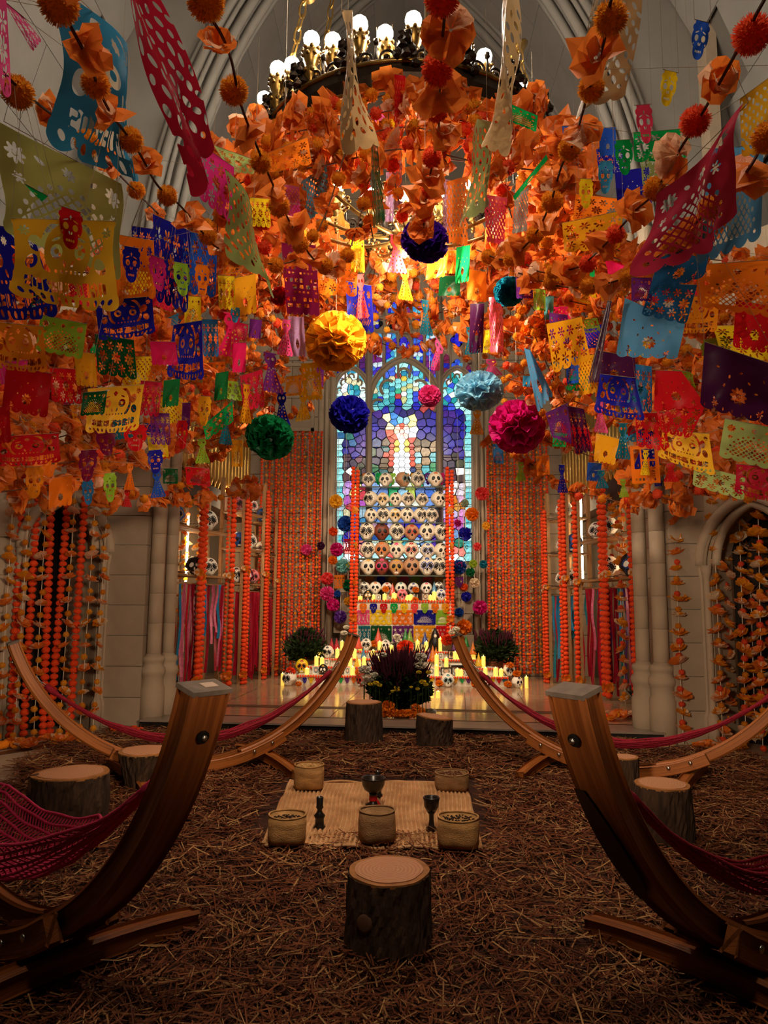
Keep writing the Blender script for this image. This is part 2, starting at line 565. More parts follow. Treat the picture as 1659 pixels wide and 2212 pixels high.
# ------------------------------------------------------------------ diagonal walls with arched doorways
def pointed(w, zs, rise, n=10):
    """points of a pointed arch, from (-w, zs) over (0, zs+rise) to (w, zs)"""
    e = max(0.0, (rise * rise - w * w) / (2 * w))
    R = w + e
    a1 = math.asin(min(1, rise / R))
    L = [(e - R * math.cos(a1 * k / n), zs + R * math.sin(a1 * k / n)) for k in range(n + 1)]
    return L + [(-x, z) for x, z in reversed(L[:-1])]
def diag_wall(name, p0, d, length, s_door, w_door, zs, rise, door_name):
    """wall from p0 along unit d; doorway centred at s_door"""
    n = Vector((-d.y, d.x, 0))
    if n.y > 0:
        n = -n
    def W(s, z, off=0.0):
        return p0 + d * s + n * off + Vector((0, 0, z))
    arch = [(s_door + a, z) for a, z in pointed(w_door, zs, rise)]
    outline = [(0, 0), (s_door - w_door, 0)] + arch + [(s_door + w_door, 0), (length, 0), (length, 4.6), (0, 4.6)]
    m = MB()
    k = len(outline)
    vs = [W(s, z) for s, z in outline] + [W(s, z, -0.35) for s, z in outline]
    m.add(vs, [tuple(range(k)), tuple(reversed(range(k, 2 * k)))] + [(i, k + i, k + (i + 1) % k, (i + 1) % k) for i in range(k)])
    o = struct(name, m, STONE)
    for off, r in ((0.03, 0.05), (0.0, 0.028), (-0.1, 0.04)):
        path = [W(s_door + a * (w_door + 0.05 + off) / w_door, zs + (z - zs) * (1 + 0.12 + off), 0.03 + off * 0.4) for a, z in pointed(w_door, zs, rise, 14)]
        mm = MB()
        mm.tube(path, r, 8)
        mm.build('arch_moulding', STONE2, o, smooth=True)
    for sg in (-1, 1):
        for j, r in ((0.03, 0.03), (0.08, 0.022)):
            mm = MB()
            b = W(s_door + sg * (w_door + j), 0, 0.03)
            mm.lathe([(r * 1.8, 0), (r * 1.8, 0.25), (r, 0.3), (r, zs - 0.12), (r * 1.4, zs - 0.08), (r * 1.7, zs)], 12, b)
            mm.build('door_shaft', STONE2, o, smooth=True)
    for r in range(5):                                     # courses of the wall face
        z = 0.45 + r * 0.34
        for s0, s1 in ((s_door + w_door + 0.14, length),):
            if s1 - s0 > 0.1:
                mm = MB()
                v = [W(s0, z + 0.004, 0.02), W(s1, z + 0.004, 0.02), W(s1, z + 0.33, 0.02), W(s0, z + 0.33, 0.02)]
                v2 = [W(s0, z + 0.004), W(s1, z + 0.004), W(s1, z + 0.33), W(s0, z + 0.33)]
                mm.add(v + v2, [(0, 1, 2, 3), (0, 4, 5, 1), (1, 5, 6, 2), (2, 6, 7, 3), (3, 7, 4, 0)])
                mm.build('stone_block', STONE2, o)
    # dark plank door set back in the opening
    dr = MB()
    v = [W(s_door - w_door, 0, -0.4), W(s_door + w_door, 0, -0.4), W(s_door + w_door, zs + rise, -0.4), W(s_door - w_door, zs + rise, -0.4)]
    dr.add(v, [(0, 1, 2, 3)])
    door = struct(door_name, dr, DARKWOOD)
    for i in range(6):
        a = s_door - w_door + 2 * w_door * (i + 0.04) / 6
        b = s_door - w_door + 2 * w_door * (i + 0.96) / 6
        pm = MB()
        q = [W(a, 0.02, -0.38), W(b, 0.02, -0.38), W(b, zs + rise, -0.38), W(a, zs + rise, -0.38)]
        q2 = [W(a, 0.02, -0.4), W(b, 0.02, -0.4), W(b, zs + rise, -0.4), W(a, zs + rise, -0.4)]
        pm.add(q + q2, [(0, 1, 2, 3), (0, 4, 5, 1), (1, 5, 6, 2), (3, 7, 4, 0)])
        pm.build('door_board', DARKWOOD, door)
    return W
_dl = Vector((-0.62, -0.785, 0)).normalized()
_dr = Vector((0.62, -0.785, 0)).normalized()
WL = diag_wall('wall_left', Vector((-2.98, 7.25, 0)), _dl, 2.6, 0.46, 0.36, 1.72, 0.48, 'door_1')
WR = diag_wall('wall_right', Vector((2.74, 6.75, 0)), _dr, 2.6, 0.5, 0.4, 1.6, 0.52, 'door_2')
# dark inlay line along the foot of the walls
for s0, (p, d) in enumerate(((Vector((-2.98, 7.25, 0)), _dl), (Vector((2.74, 6.75, 0)), _dr))):
    n = Vector((-d.y, d.x, 0))
    n = -n if n.y > 0 else n
    for off, w in ((0.32, 0.035), (0.48, 0.12)):
        m = MB()
        q = [p + n * off - d * 0.1, p + n * off + d * 3, p + n * (off + w) + d * 3, p + n * (off + w) - d * 0.1]
        m.prism([(a.x, a.y) for a in q], 'z', 0.0, 0.004)
        m.build('inlay_band', INLAY, floor)

# ------------------------------------------------------------------ vaults
def vault(name, w, zs, e, y0, y1, ny, nar, mat_panel, rib_ys, rib_r, sides=(-1, 1), amax=None):
    R = w + e
    a_top = math.acos(e / R) if amax is None else amax
    N = 18
    m = MB()
    vs, fs = [], []
    for s in sides:
        o = len(vs)
        for k in range(N + 1):
            a = a_top * k / N
            x, z = s * (R * 1.012 * math.cos(a) - e), zs + R * 1.012 * math.sin(a)
            vs += [(x, y0, z), (x, y1, z)]
        fs += [(o + 2 * k, o + 2 * k + 1, o + 2 * k + 3, o + 2 * k + 2) for k in range(N)]
    m.add(vs, fs)
    o = struct(name, m, PLASTJ)
    da = a_top / nar
    ly = (y1 - y0) / ny
    pw, ph = ly, R * da
    pm = MB()
    pm.box((0, 0, 0), (ph - 0.008, pw - 0.008, 0.03))
    me = pm.mesh('vault_panel', [mat_panel])
    for s in sides:
        for i in range(nar):
            a = da * (i + 0.5)
            for j in range(ny):
                yy = y0 + ly * (j + 0.5) + (ly * 0.5 if i % 2 else 0)
                if yy > y1 - ly * 0.3:
                    continue
                x, z = s * (R * math.cos(a) - e), zs + R * math.sin(a)
                link_obj('vault_panel', me, o, (x, yy, z), rot=(0, s * (math.pi / 2 - a), 0) if s > 0 else (0, -(math.pi / 2 - a), 0))
    for y in rib_ys:
        for off, rr in ((0, rib_r), (0.11, rib_r * 0.6), (-0.11, rib_r * 0.6), (0.2, rib_r * 0.8), (-0.2, rib_r * 0.8)):
            for s in sides:
                mm = MB()
                mm.tube([(s * ((R - 0.05 + abs(off) * 0.35) * math.cos(a_top * k / 24) - e), y + off, zs + (R - 0.05 + abs(off) * 0.35) * math.sin(a_top * k / 24)) for k in range(25)], rr, 8)
                mm.build('vault_rib', RIBM, o, smooth=True)
    return o
vault('ceiling_chancel', 2.95, 4.7, 4.4, 7.7, 11.7, 6, 11, PLASTER, (9.6, 11.4), 0.06)
vault('ceiling_hall', 3.9, 4.2, 4.2, 0.2, 7.4, 7, 10, PLASTER, (3.2,), 0.06)
# chancel arch: spandrel wall between the arch and the hall vault, with its mouldings
def arc_pts(w, zs, e, n=20):
    R = w + e
    a_top = math.acos(e / R)
    L = [(-(R * math.cos(a_top * k / n) - e), zs + R * math.sin(a_top * k / n)) for k in range(n + 1)]
    return L + [(-x, z) for x, z in reversed(L[:-1])]
inner = arc_pts(2.6, 4.6, 4.4)
outer = [(-4.6, 3.0), (-4.6, 11.6), (4.6, 11.6), (4.6, 3.0)]
mb = MB()
poly = [(-2.6, 3.0)] + inner + [(2.6, 3.0), (4.6, 3.0), (4.6, 11.6), (-4.6, 11.6), (-4.6, 3.0)]
mb.prism(poly, 'y', 7.42, 7.75)
wf = struct('wall_chancel_arch', mb, PLASTER)
for y, dw, r in ((7.36, 0.0, 0.05), (7.34, 0.1, 0.028), (7.36, 0.2, 0.06), (7.38, 0.3, 0.03), (7.5, -0.06, 0.05), (7.62, -0.04, 0.035)):
    mb = MB()
    mb.tube([(x, y, z) for x, z in arc_pts(2.6 + dw, 4.6, 4.4, 28)], r, 8)
    mb.build('arch_moulding', RIBM, wf, smooth=True)

# ================================================================== the stained-glass window
def clip_half(poly, p, n):
    """keep the side of the line through p where (q - p).n <= 0"""
    out = []
    k = len(poly)
    for i in range(k):
        a, b = poly[i], poly[(i + 1) % k]
        da = (a[0] - p[0]) * n[0] + (a[1] - p[1]) * n[1]
        db = (b[0] - p[0]) * n[0] + (b[1] - p[1]) * n[1]
        if da <= 0:
            out.append(a)
        if (da < 0 < db) or (db < 0 < da):
            t = da / (da - db)
            out.append((a[0] + (b[0] - a[0]) * t, a[1] + (b[1] - a[1]) * t))
    return out
def inside(poly, q):
    c = False
    k = len(poly)
    for i in range(k):
        (x1, y1), (x2, y2) = poly[i], poly[(i + 1) % k]
        if (y1 > q[1]) != (y2 > q[1]) and q[0] < (x2 - x1) * (q[1] - y1) / (y2 - y1) + x1:
            c = not c
    return c
GLASS = {}
def glass(hexc, k):
    key = '%s_%s' % (hexc, k)
    if key not in GLASS:
        m, N, L, out = newmat('stained_glass_' + key.strip('#'))
        e = N.new('ShaderNodeEmission')
        tc = N.new('ShaderNodeTexCoord')
        nz = N.new('ShaderNodeTexNoise')
        nz.inputs['Scale'].default_value = 22
        L.new(tc.outputs['Object'], nz.inputs['Vector'])
        mr = N.new('ShaderNodeMapRange')
        mr.inputs[1].default_value, mr.inputs[2].default_value = 0.3, 0.7
        mr.inputs[3].default_value, mr.inputs[4].default_value = k * 0.6, k * 1.35
        L.new(nz.outputs[0], mr.inputs[0])
        e.inputs[0].default_value = srgb(hexc)
        L.new(mr.outputs[0], e.inputs[1])
        gl = N.new('ShaderNodeBsdfGlossy')
        gl.inputs['Roughness'].default_value = 0.2
        gl.inputs[0].default_value = (0.04, 0.04, 0.04, 1)
        ad = N.new('ShaderNodeAddShader')
        L.new(e.outputs[0], ad.inputs[0])
        L.new(gl.outputs[0], ad.inputs[1])
        L.new(ad.outputs[0], out.inputs[0])
        m.cycles.emission_sampling = 'NONE'
        GLASS[key] = m
    return GLASS[key]
LEAD = pbr('lead_came', '#15130f', 0.6)
def pick(*c):
    return random.choice(c)
CANOPY = ('#8fe6e6', '#57c8d2', '#b8fff6', '#2f8fae', '#e8fff6', '#3a53d8', '#1f9a9a', '#e8e0b0')
NIGHT = ('#1a1cc8', '#2a22e0', '#141499', '#3b2fd0', '#4a2ab0', '#2b1f8a')
CLOUD = ('#5a22b8', '#6a35c8', '#4420a0', '#8a5fd8', '#2a20d0')
LAND = ('#2c6e4a', '#20a060', '#6b4a38', '#8a6a4e', '#1f8f98', '#3f3570', '#7c5a2f', '#a08a60', '#2f5fb0')
ROBEP = ('#d08ae0', '#e0a8e8', '#b870d0', '#f0c8e8')
def col_center(x, y):
    """picture of the middle light, by place (photo pixels)"""
    if x < 812 or x > 934:
        if y < 860:
            return pick(*CANOPY), 1.1
    if y < 812:
        return pick(*CANOPY[:5], '#4a6be0', '#2f36d0'), 1.3
    if y < 868:
        if abs(x - 872) < 22:
            return pick('#d8d890', '#c8423a', '#f0d050', '#8fe6e6', '#3fbf8f', '#ffffff'), 1.2
        if abs(x - 872) > 44:
            return pick('#3038d8', '#57c8d2', '#8fe6e6', '#2a22e0'), 1.0
        return pick(*CANOPY), 1.2
    if y < 882:
        return pick('#1a1cc8', '#8fe6e6', '#2f8fae', '#d04a4a', '#57c8d2'), 1.0
    if y < 897:
        return pick(*NIGHT, *CLOUD[:2]), 0.6
    if y < 918 and abs(x - 868) < 22:
        return pick('#7fd0f0', '#3f8fe0', '#e8f4ff', '#b8e0f0'), 1.4
    dx = x - 868
    if y < 945 and abs(dx) < 11:
        return pick('#fff0e8', '#ffffff', '#ffb0a0') if abs(dx) > 5 or y > 926 else '#e8503a', 2.4
    if y < 950 and abs(dx) < 34:
        if dx > 8:
            return pick('#fff6c8', '#ffe890', '#ffffff'), 2.2
        return pick('#ffe0b0', '#fff6e0', '#e85a40'), 1.9
    if y < 1034:
        hw = 9 + (y - 945) * 0.07
        if abs(dx) < hw:
            return '#ffffff', 3.0
        if abs(dx) < hw + 9:
            return pick('#f0c030', '#f8d850', '#e8a020'), 1.5
        if abs(dx) < hw + 22 and y < 1005:
            return (pick('#d82818', '#e84028', '#b81c14') if dx < 0 or y < 985 else pick('#e84028', '#9fe0e8')), 1.3
        if dx > 26 and y > 960:
            return pick('#9fe0e8', '#57c8d2', '#20a060', '#b08a60', '#3f8f58'), 1.0
        if y < 950:
            return pick(*CLOUD, *NIGHT, *NIGHT), 0.6
        return pick(*LAND), 0.5
    if y < 1150:
        if y < 1100 and abs(dx) < 40:
            return pick('#e8f0d8', '#c8d860', '#57c8d2', '#ffffff', '#9fd0e8', '#20a060'), 1.2
        if y < 1128:
            return pick('#6f9fe8', '#8fb8f0', '#4a78d8', '#a8c8f0', '#6f8fd0'), 1.1
        return pick('#c8d020', '#d8c8f0', '#6a3fc0', '#1fa8a0', '#ffffff', '#3a3fd0', '#e8b0c8'), 1.1
    if y < 1176:
        return pick('#d8c8f0', '#6a3fc0', '#57c8d2', '#3a3fd0', '#8fb8f0', '#e8b0c8', '#2f5fb0'), 1.0
    if y < 1190:
        return pick('#f0f0b0', '#e0e890', '#d8f0d8'), 1.8
    return pick('#2328d8', '#ffffff', '#9fe8e8', '#e85a50', '#d8f0e8', '#ffffff', '#b8e8e8'), 1.5
def col_side(x, y, right):
    edge = (x > 1006) if right else (x < 738)
    if edge:
        return pick('#8fe6e6', '#b8f4f0', '#57c8d2', '#d8f8f0'), 1.2
    if y < 880:
        return pick(*CANOPY, '#ffffff'), 1.3
    if y < 985:
        return pick(*NIGHT, *NIGHT, *CLOUD[:3], '#20a090', '#2f8fd8'), 0.55
    if y < 1008:
        return pick('#2a2030', '#5a2a50', '#3a2a60', '#28402a', '#8a3a60', '#1f4a48'), 0.6
    cx = 988 if right else 758
    d = math.hypot(x - cx, (y - 1022))
    if d < 7:
        return pick('#ffe8e0', '#fff4f0'), 1.5
    if d < 14:
        return (pick('#e8d040', '#f0e080') if right else pick('#1f9fe8', '#4ab8f0')), 1.3
    if y < 1046:
        return pick('#5a1a48', '#7a2050', '#3f1a3a', '#28402a'), 0.6
    if y < 1065:
        return (pick('#fff4f0', '#c8c0e8', '#f0e0f0') if right else pick('#c890e8', '#d8b0f0', '#f0e890')), 1.2
    if y < 1095:
        return (pick('#e88020', '#f0a848', '#e8d0a0', '#f0b8e0') if right else pick('#d84050', '#e8a0a0', '#d070d8', '#c05ac8')), 1.1
    if y < 1150:
        return (pick('#e078d0', '#f0a0e0', '#d8c8f0', '#c868c0', '#f0e060') if right else pick('#3f8fc0', '#2f6fb0', '#e8e0b0', '#a8c8d8', '#c86080')), 1.1
    if y < 1176:
        return pick('#2f3fc8', '#57c8d2', '#5a3fb0', '#3fa080', '#8fb8f0'), 0.9
    return pick('#ffffff', '#f0fff8', '#b8e8e8', '#e0f0f0', '#ffffff', '#e87a70'), 1.8
def col_top(x, y):
    return pick('#3f9fd8', '#57c8e0', '#2a2ad8', '#1f1fb8', '#8fe6e6', '#4a30c0', '#d8e8f0', '#3f6fe0', '#7a2a80'), 1.1
def col_lat(x, y):
    return pick('#2a22b8', '#3a2aa0', '#6a2a80', '#8a2a50', '#2430c8'), 0.75
def arch_poly(x0, x1, yb, ys, yt, n=7):
    """pointed light in photo pixels, y down"""
    w = (x1 - x0) / 2
    cx = (x0 + x1) / 2
    pts = pointed(w, 0, ys - yt, n)
    return [(x0, yb)] + [(cx + a, ys - z) for a, z in pts] + [(x1, yb)]
GY = WB + 0.12
def darts(x0, x1, y0, y1, rf, fixed=(), tries=9000):
    """seeds no closer than rf(x, y) to each other, the fixed ones first"""
    out = list(fixed)
    rnd = random.Random(4)
    for _ in range(tries):
        q = (rnd.uniform(x0, x1), rnd.uniform(y0, y1))
        r = rf(*q)
        if all((q[0] - b[0]) ** 2 + (q[1] - b[1]) ** 2 > r * r for b in out):
            out.append(q)
    return out
def seeds_center():
    fx = []
    for j in range(8):
        for dx in (0, -11, 11, -21, 21, -31, 31):
            fx.append((868 + dx * (1 + 0.03 * j), 952 + j * 12.5 + (6 if abs(dx) in (11, 31) else 0)))
    fx.append((868, 932))
    fx += [(868 + 10.5 * math.cos(k * 0.785), 932 + 10.5 * math.sin(k * 0.785)) for k in range(8)]
    fx += [(868 + 24 * math.cos(k * 0.57), 928 + 20 * math.sin(k * 0.57)) for k in range(11)]
    fx = [q for i, q in enumerate(fx) if all((q[0] - b[0]) ** 2 + (q[1] - b[1]) ** 2 > 60 for b in fx[:i])]
    for y in range(796, 866, 11):                           # pinnacles of the glass canopy
        for dx in (0, 12, 26, 38, 52, 62):
            for s in (-1, 1):
                fx.append((872.5 + s * dx, y + (5 if dx in (12, 38, 62) else 0)))
    fx = [q for i, q in enumerate(fx) if all((q[0] - b[0]) ** 2 + (q[1] - b[1]) ** 2 > 60 for b in fx[:i])]
    return darts(803, 942, 783, 1213, lambda x, y: 12 if y < 900 else 15 if y < 1045 else 16.5, fx, 5000)
def seeds_side(x0, x1):
    def f():
        fx = []
        e = 733 if x0 < 800 else 1012
        fx += [(e, y) for y in range(850, 1213, 13)]
        return darts(x0, x1, 800, 1213, lambda x, y: 10 if y < 880 else 12.5, fx, 4000)
    return f
def window_light(name, poly, step, colf, sizef=None):
    """one light: dark lead ground and a mosaic of separate panes"""
    xs = [p[0] for p in poly]
    ys = [p[1] for p in poly]
    def W3(q, off=0.0):
        p = at(q[0], q[1], GY)
        return (p.x, GY + off, p.z)
    m = MB()
    k = len(poly)
    m.add([W3(q, 0.01) for q in poly], [tuple(range(k))])
    o = struct(name, m, LEAD)
    seeds = []
    j = 0
    y = min(ys)
    while y < max(ys) + step:
        x = min(xs) - (step / 2 if j % 2 else 0)
        while x < max(xs) + step:
            q = (x + random.uniform(-.33, .33) * step, y + random.uniform(-.33, .33) * step)
            if inside(poly, q):
                seeds.append(q)
            x += step
        y += step * 0.95
        j += 1
    if sizef:
        seeds = [q for q in sizef() if inside(poly, q)]
    for i, a in enumerate(seeds):
        pg = list(poly)
        near = sorted(((b[0] - a[0]) ** 2 + (b[1] - a[1]) ** 2, b) for b in seeds if b is not a and abs(b[0] - a[0]) < 4 * step and abs(b[1] - a[1]) < 4 * step)[:16]
        for _d, b in near:
            pg = clip_half(pg, ((a[0] + b[0]) / 2, (a[1] + b[1]) / 2), (b[0] - a[0], b[1] - a[1]))
            if len(pg) < 3:
                break
        if len(pg) < 3:
            continue
        cx = sum(p[0] for p in pg) / len(pg)
        cy = sum(p[1] for p in pg) / len(pg)
        pg = [(cx + (p[0] - cx) * 0.88, cy + (p[1] - cy) * 0.88) for p in pg]
        kk = len(pg)
        pm = MB()
        c3 = W3((cx, cy))
        front = [W3(p, -0.008) for p in pg]
        back = [W3(p, 0.008) for p in pg]
        pm.add([(v[0] - c3[0], v[1] - c3[1], v[2] - c3[2]) for v in front + back], [tuple(range(kk))] + [(b2, kk + b2, kk + (b2 + 1) % kk, (b2 + 1) % kk) for b2 in range(kk)])
        hx, st = colf(cx, cy)
        pm.build('pane', glass(hx, round(st * 0.85, 2)), o, loc=c3)
    return o
window_light('window_1', arch_poly(727, 790, 1213, 838, 800), 13.2, lambda x, y: col_side(x, y, False), seeds_side(727, 790))
window_light('window_2', arch_poly(803, 942, 1213, 870, 783), 14.2, col_center, seeds_center)
window_light('window_3', arch_poly(957, 1019, 1213, 838, 800), 13.2, lambda x, y: col_side(x, y, True), seeds_side(957, 1019))
n = 4
for x0, x1, yb, ys, yt in ((805, 826, 826, 728, 716), (833, 856, 784, 728, 716), (893, 914, 784, 728, 716), (920, 941, 826, 728, 716)):
    window_light('window_%d' % n, arch_poly(x0, x1, yb, ys, yt, 3), 10.5, col_top)
    n += 1
for x0, x1, yb, ys, yt in ((728, 742, 824, 800, 786), (776, 789, 824, 775, 762), (958, 971, 824, 775, 762), (1005, 1018, 824, 800, 786)):
    window_light('window_%d' % n, arch_poly(x0, x1, yb, ys, yt, 3), 10.0, col_lat)
    n += 1
for x0, x1, yb, ys, yt in ((806, 826, 676, 658, 646), (838, 857, 676, 645, 632), (862, 886, 676, 645, 630), (891, 911, 676, 645, 632), (919, 940, 676, 658, 646)):
    window_light('window_%d' % n, arch_poly(x0, x1, yb, ys, yt, 3), 10.5, col_top)
    n += 1
def quatrefoil(cx, cy, r, colf, rr=0.55):
    global n
    poly = []
    for q in range(4):
        a0 = math.pi / 2 * q
        c = (cx + math.cos(a0) * r * 0.62, cy + math.sin(a0) * r * 0.62)
        for k in range(6):
            a = a0 - 1.9 + 3.8 * k / 5
            poly.append((c[0] + math.cos(a) * r * rr, c[1] + math.sin(a) * r * rr))
    m = MB()
    def W3(q, off=0.0):
        p = at(q[0], q[1], GY)
        return (p.x, GY + off, p.z)
    m.add([W3(q, 0.01) for q in poly], [tuple(range(len(poly)))])
    o = struct('window_%d' % n, m, LEAD)
    n += 1
    for q in range(5):
        a0 = math.pi / 2 * q
        c = (cx + math.cos(a0) * r * 0.62, cy + math.sin(a0) * r * 0.62) if q < 4 else (cx, cy)
        pr = r * (0.47 if q < 4 else 0.3)
        pm = MB()
        pm.add([W3((c[0] + math.cos(k * 0.785) * pr, c[1] + math.sin(k * 0.785) * pr), -0.005 - (0.004 if q == 4 else 0)) for k in range(8)], [tuple(range(8))])
        hx, st = colf(c[0], c[1])
        pm.build('pane', glass(hx, round(st * 0.85, 2)), o)
for cx in (815, 846, 872, 901, 931):
    quatrefoil(cx, 698, 11, lambda x, y: (pick('#f0e0a0', '#e8d890', '#2a2ac8', '#14141c'), 0.9))
quatrefoil(872, 746, 17, lambda x, y: (pick('#2a2ad8', '#3a30c8', '#c8d8f0', '#5a5ae0'), 1.0))
quatrefoil(758, 792, 12, lambda x, y: (pick('#2a6ad8', '#3a30c8', '#57c8d2'), 1.0))
quatrefoil(988, 735, 14, lambda x, y: (pick('#2a2ad8', '#3a30e8', '#1a1ac0'), 1.0))
quatrefoil(988, 790, 13, lambda x, y: (pick('#2a2ad8', '#3a60e8', '#57a8d2'), 1.0))

# stone ground behind the lights, mullions, arches and transom
def WP(x, y, off=0.0):
    p = at(x, y, WB)
    return Vector((p.x, WB + off, p.z))
mb = MB()
g = [(-WX - 0.03, WZ0 - 0.05), (WX + 0.03, WZ0 - 0.05)] + [(-x, z) for x, z in pointed(WX + 0.03, 5.2, 2.3, 10)]
mb.prism(g, 'y', WB + 0.135, WB + 0.155)
tracery = tag(mb.build('trim_1', STONE2), kind='structure')
def bar(pts, r, name='mullion', n=8):
    m = MB()
    m.tube(pts, r, n)
    return m.build(name, STONE2, tracery, smooth=True)
for x in (796.5, 949.5):
    bar([WP(x, 1215, 0.05), WP(x, 640, 0.05)], 0.05)
    bar([WP(x, 1215, 0.0), WP(x, 640, 0.0)], 0.028)
for x in (723, 1023):
    bar([WP(x, 1215, 0.05), WP(x, 720, 0.05)], 0.03)
for x in (829.5, 860, 888, 917):
    bar([WP(x, 800 if 850 < x < 895 else 815, 0.09), WP(x, 636, 0.09)], 0.02)
for x in (745, 773, 974, 1002):
    bar([WP(x, 822, 0.09), WP(x, 735, 0.09)], 0.015)
for y in (682, 713):
    bar([WP(799, y, 0.09), WP(947, y, 0.09)], 0.025, 'transom')
def stone_arch(x0, x1, ys, yt, r, off, ext=0.0, name='tracery_arch'):
    w = (x1 - x0) / 2 + ext
    cx = (x0 + x1) / 2
    bar([WP(cx + a, ys - z, off) for a, z in pointed(w, 0, ys - yt + ext, 10)], r, name)
stone_arch(803, 942, 872, 778, 0.04, 0.08, 5)
stone_arch(803, 942, 872, 778, 0.022, 0.05, 12)
for x0, x1 in ((727, 790), (957, 1019)):
    stone_arch(x0, x1, 840, 797, 0.03, 0.08, 4)
    stone_arch(x0, x1, 840, 797, 0.016, 0.05, 9)
for x0, x1 in ((805, 826), (833, 856), (862, 884), (893, 914), (920, 941)):
    stone_arch(x0, x1, 728, 712, 0.012, 0.09, 2)
for x0, x1, s in ((806, 826, 658), (838, 857, 645), (862, 886, 645), (891, 911, 645), (919, 940, 658)):
    stone_arch(x0, x1, s, s - 14, 0.012, 0.09, 2)
# cusps inside the three arches
def cusp(cx, cy, r, a0, a1, rad=0.018):
    bar([WP(cx + math.cos(a) * r, cy - math.sin(a) * r, 0.085) for a in [a0 + (a1 - a0) * k / 8 for k in range(9)]], rad, 'cusp', 6)
for cx, top, w in ((872.5, 783, 69), (758.5, 800, 31), (988, 800, 31)):
    q = w / 69
    for s in (-1, 1):
        a, b = (2.2, -0.9) if s > 0 else (0.94, 4.04)
        cusp(cx + s * 34 * q, top + 52 * q, 17 * q, a, b, 0.02 * q + 0.006)
        cusp(cx + s * 56 * q, top + 92 * q, 15 * q, a, b, 0.02 * q + 0.006)
    cusp(cx, top + 22 * q, 13 * q, -0.6, math.pi + 0.6, 0.02 * q + 0.006)
# outer pointed frame of the window
for off, r, ex in ((-0.02, 0.05, 0.04), (0.04, 0.035, -0.03)):
    pts = [(-x, WB + off, z) for x, z in pointed(WX + ex, 5.2, 2.3, 14)]
    bar(pts, r, 'tracery_arch')
# iron saddle bars across the lights
IRON = pbr('iron_bar', '#1b1714', 0.6)
for y in (875, 918, 963, 985, 1008, 1040, 1052, 1093, 1130, 1172):
    for x0, x1 in ((727, 790), (803, 942), (957, 1019)):
        m = MB()
        m.tube([WP(x0, y, 0.1), WP(x1, y, 0.1)], 0.005, 5)
        m.build('saddle_bar', IRON, tracery)
# lettering in the glass
LETM = pbr('glass_lettering', '#3a3420', 0.6)
def lettering(text, x, y, hpx, parent, mat, off=0.1, align='CENTER'):
    cu = bpy.data.curves.new('lettering', 'FONT')
    cu.body = text
    p = WP(x, y, off)
    cu.size = hpx / ppm(p) * 1.35
    cu.align_x = align
    cu.extrude = 0.003
    cu.materials.append(mat)
    dg = bpy.data.objects.new('lettering', cu)
    COL.objects.link(dg)
    bpy.context.view_layer.update()
    me = bpy.data.meshes.new_from_object(dg.evaluated_get(bpy.context.evaluated_depsgraph_get()))
    bpy.data.objects.remove(dg)
    o = bpy.data.objects.new('lettering', me)
    COL.objects.link(o)
    o.parent = parent
    o.location = p
    o.rotation_euler = (math.pi / 2, 0, 0)
    return o
lettering('am the Resurrection and the', 872, 1189, 11, tracery, LETM)
lettering('Life', 1001, 1184, 12, tracery, LETM)

# ================================================================== straw, stumps, hammocks, mat
def island_mat(name, cols, rough=0.8):
    """each loose piece takes one of a few colours"""
    m, N, L, out = newmat(name)
    b = N.new('ShaderNodeBsdfPrincipled')
    b.inputs['Roughness'].default_value = rough
    b.inputs['Specular IOR Level'].default_value = 0.2
    L.new(b.outputs[0], out.inputs[0])
    g = N.new('ShaderNodeNewGeometry')
    r = N.new('ShaderNodeValToRGB')
    el = r.color_ramp.elements
    while len(el) < len(cols):
        el.new(0.5)
    for k, c in enumerate(cols):
        el[k].position = k / (len(cols) - 1)
        el[k].color = srgb(c)
    L.new(g.outputs['Random Per Island'], r.inputs[0])
    L.new(r.outputs[0], b.inputs['Base Color'])
    return m
STRAWB = pbr('straw_bed', '#42261a', 0.95, noise=0.6, scale=9, bump=0.8, bscale=60)
STRAWM = island_mat('straw_stalk', ('#4a2618', '#5f301c', '#6b381f', '#86502e', '#5a2e1c', '#764428', '#b48a58', '#4d2919'))
def straw_limit(y):
    """half width of the strewn patch at depth y"""
    return 2.78 + 0.12 * math.sin(y * 2.3) + 0.06 * math.sin(y * 7.1)
def straw_right(y):
    return min(straw_limit(y), 2.42 + 0.79 * (6.75 - y), 2.0 if y > 6.4 else 9)
nx, ny = 70, 90
vs, fs = [], []
for j in range(ny + 1):
    y = -0.6 + 7.95 * j / ny
    for i in range(nx + 1):
        u = -1 + 2 * i / nx
        x = u * (straw_limit(y) if u < 0 else straw_right(y))
        ymax = DA.y + (DB.y - DA.y) * (x - DA.x) / (DB.x - DA.x) - 0.015
        e = min(1, (1 - abs(u)) * 8)
        vs.append((x, min(y, ymax), 0.006 + e * (0.018 + 0.012 * math.sin(x * 5 + y * 3) * math.sin(y * 6) + random.uniform(0, 0.012))))
fs = [(j * (nx + 1) + i, j * (nx + 1) + i + 1, (j + 1) * (nx + 1) + i + 1, (j + 1) * (nx + 1) + i) for j in range(ny) for i in range(nx)]
mb = MB()
mb.add(vs, fs)
straw = thing('straw_bed', 'brown pine straw strewn over the floor before the dais', 'straw', (0, 3.5, 0))
straw['kind'] = 'stuff'
o = mb.build('mulch', STRAWB, straw, loc=(0, -3.5, 0))
o['kind'] = 'stuff'
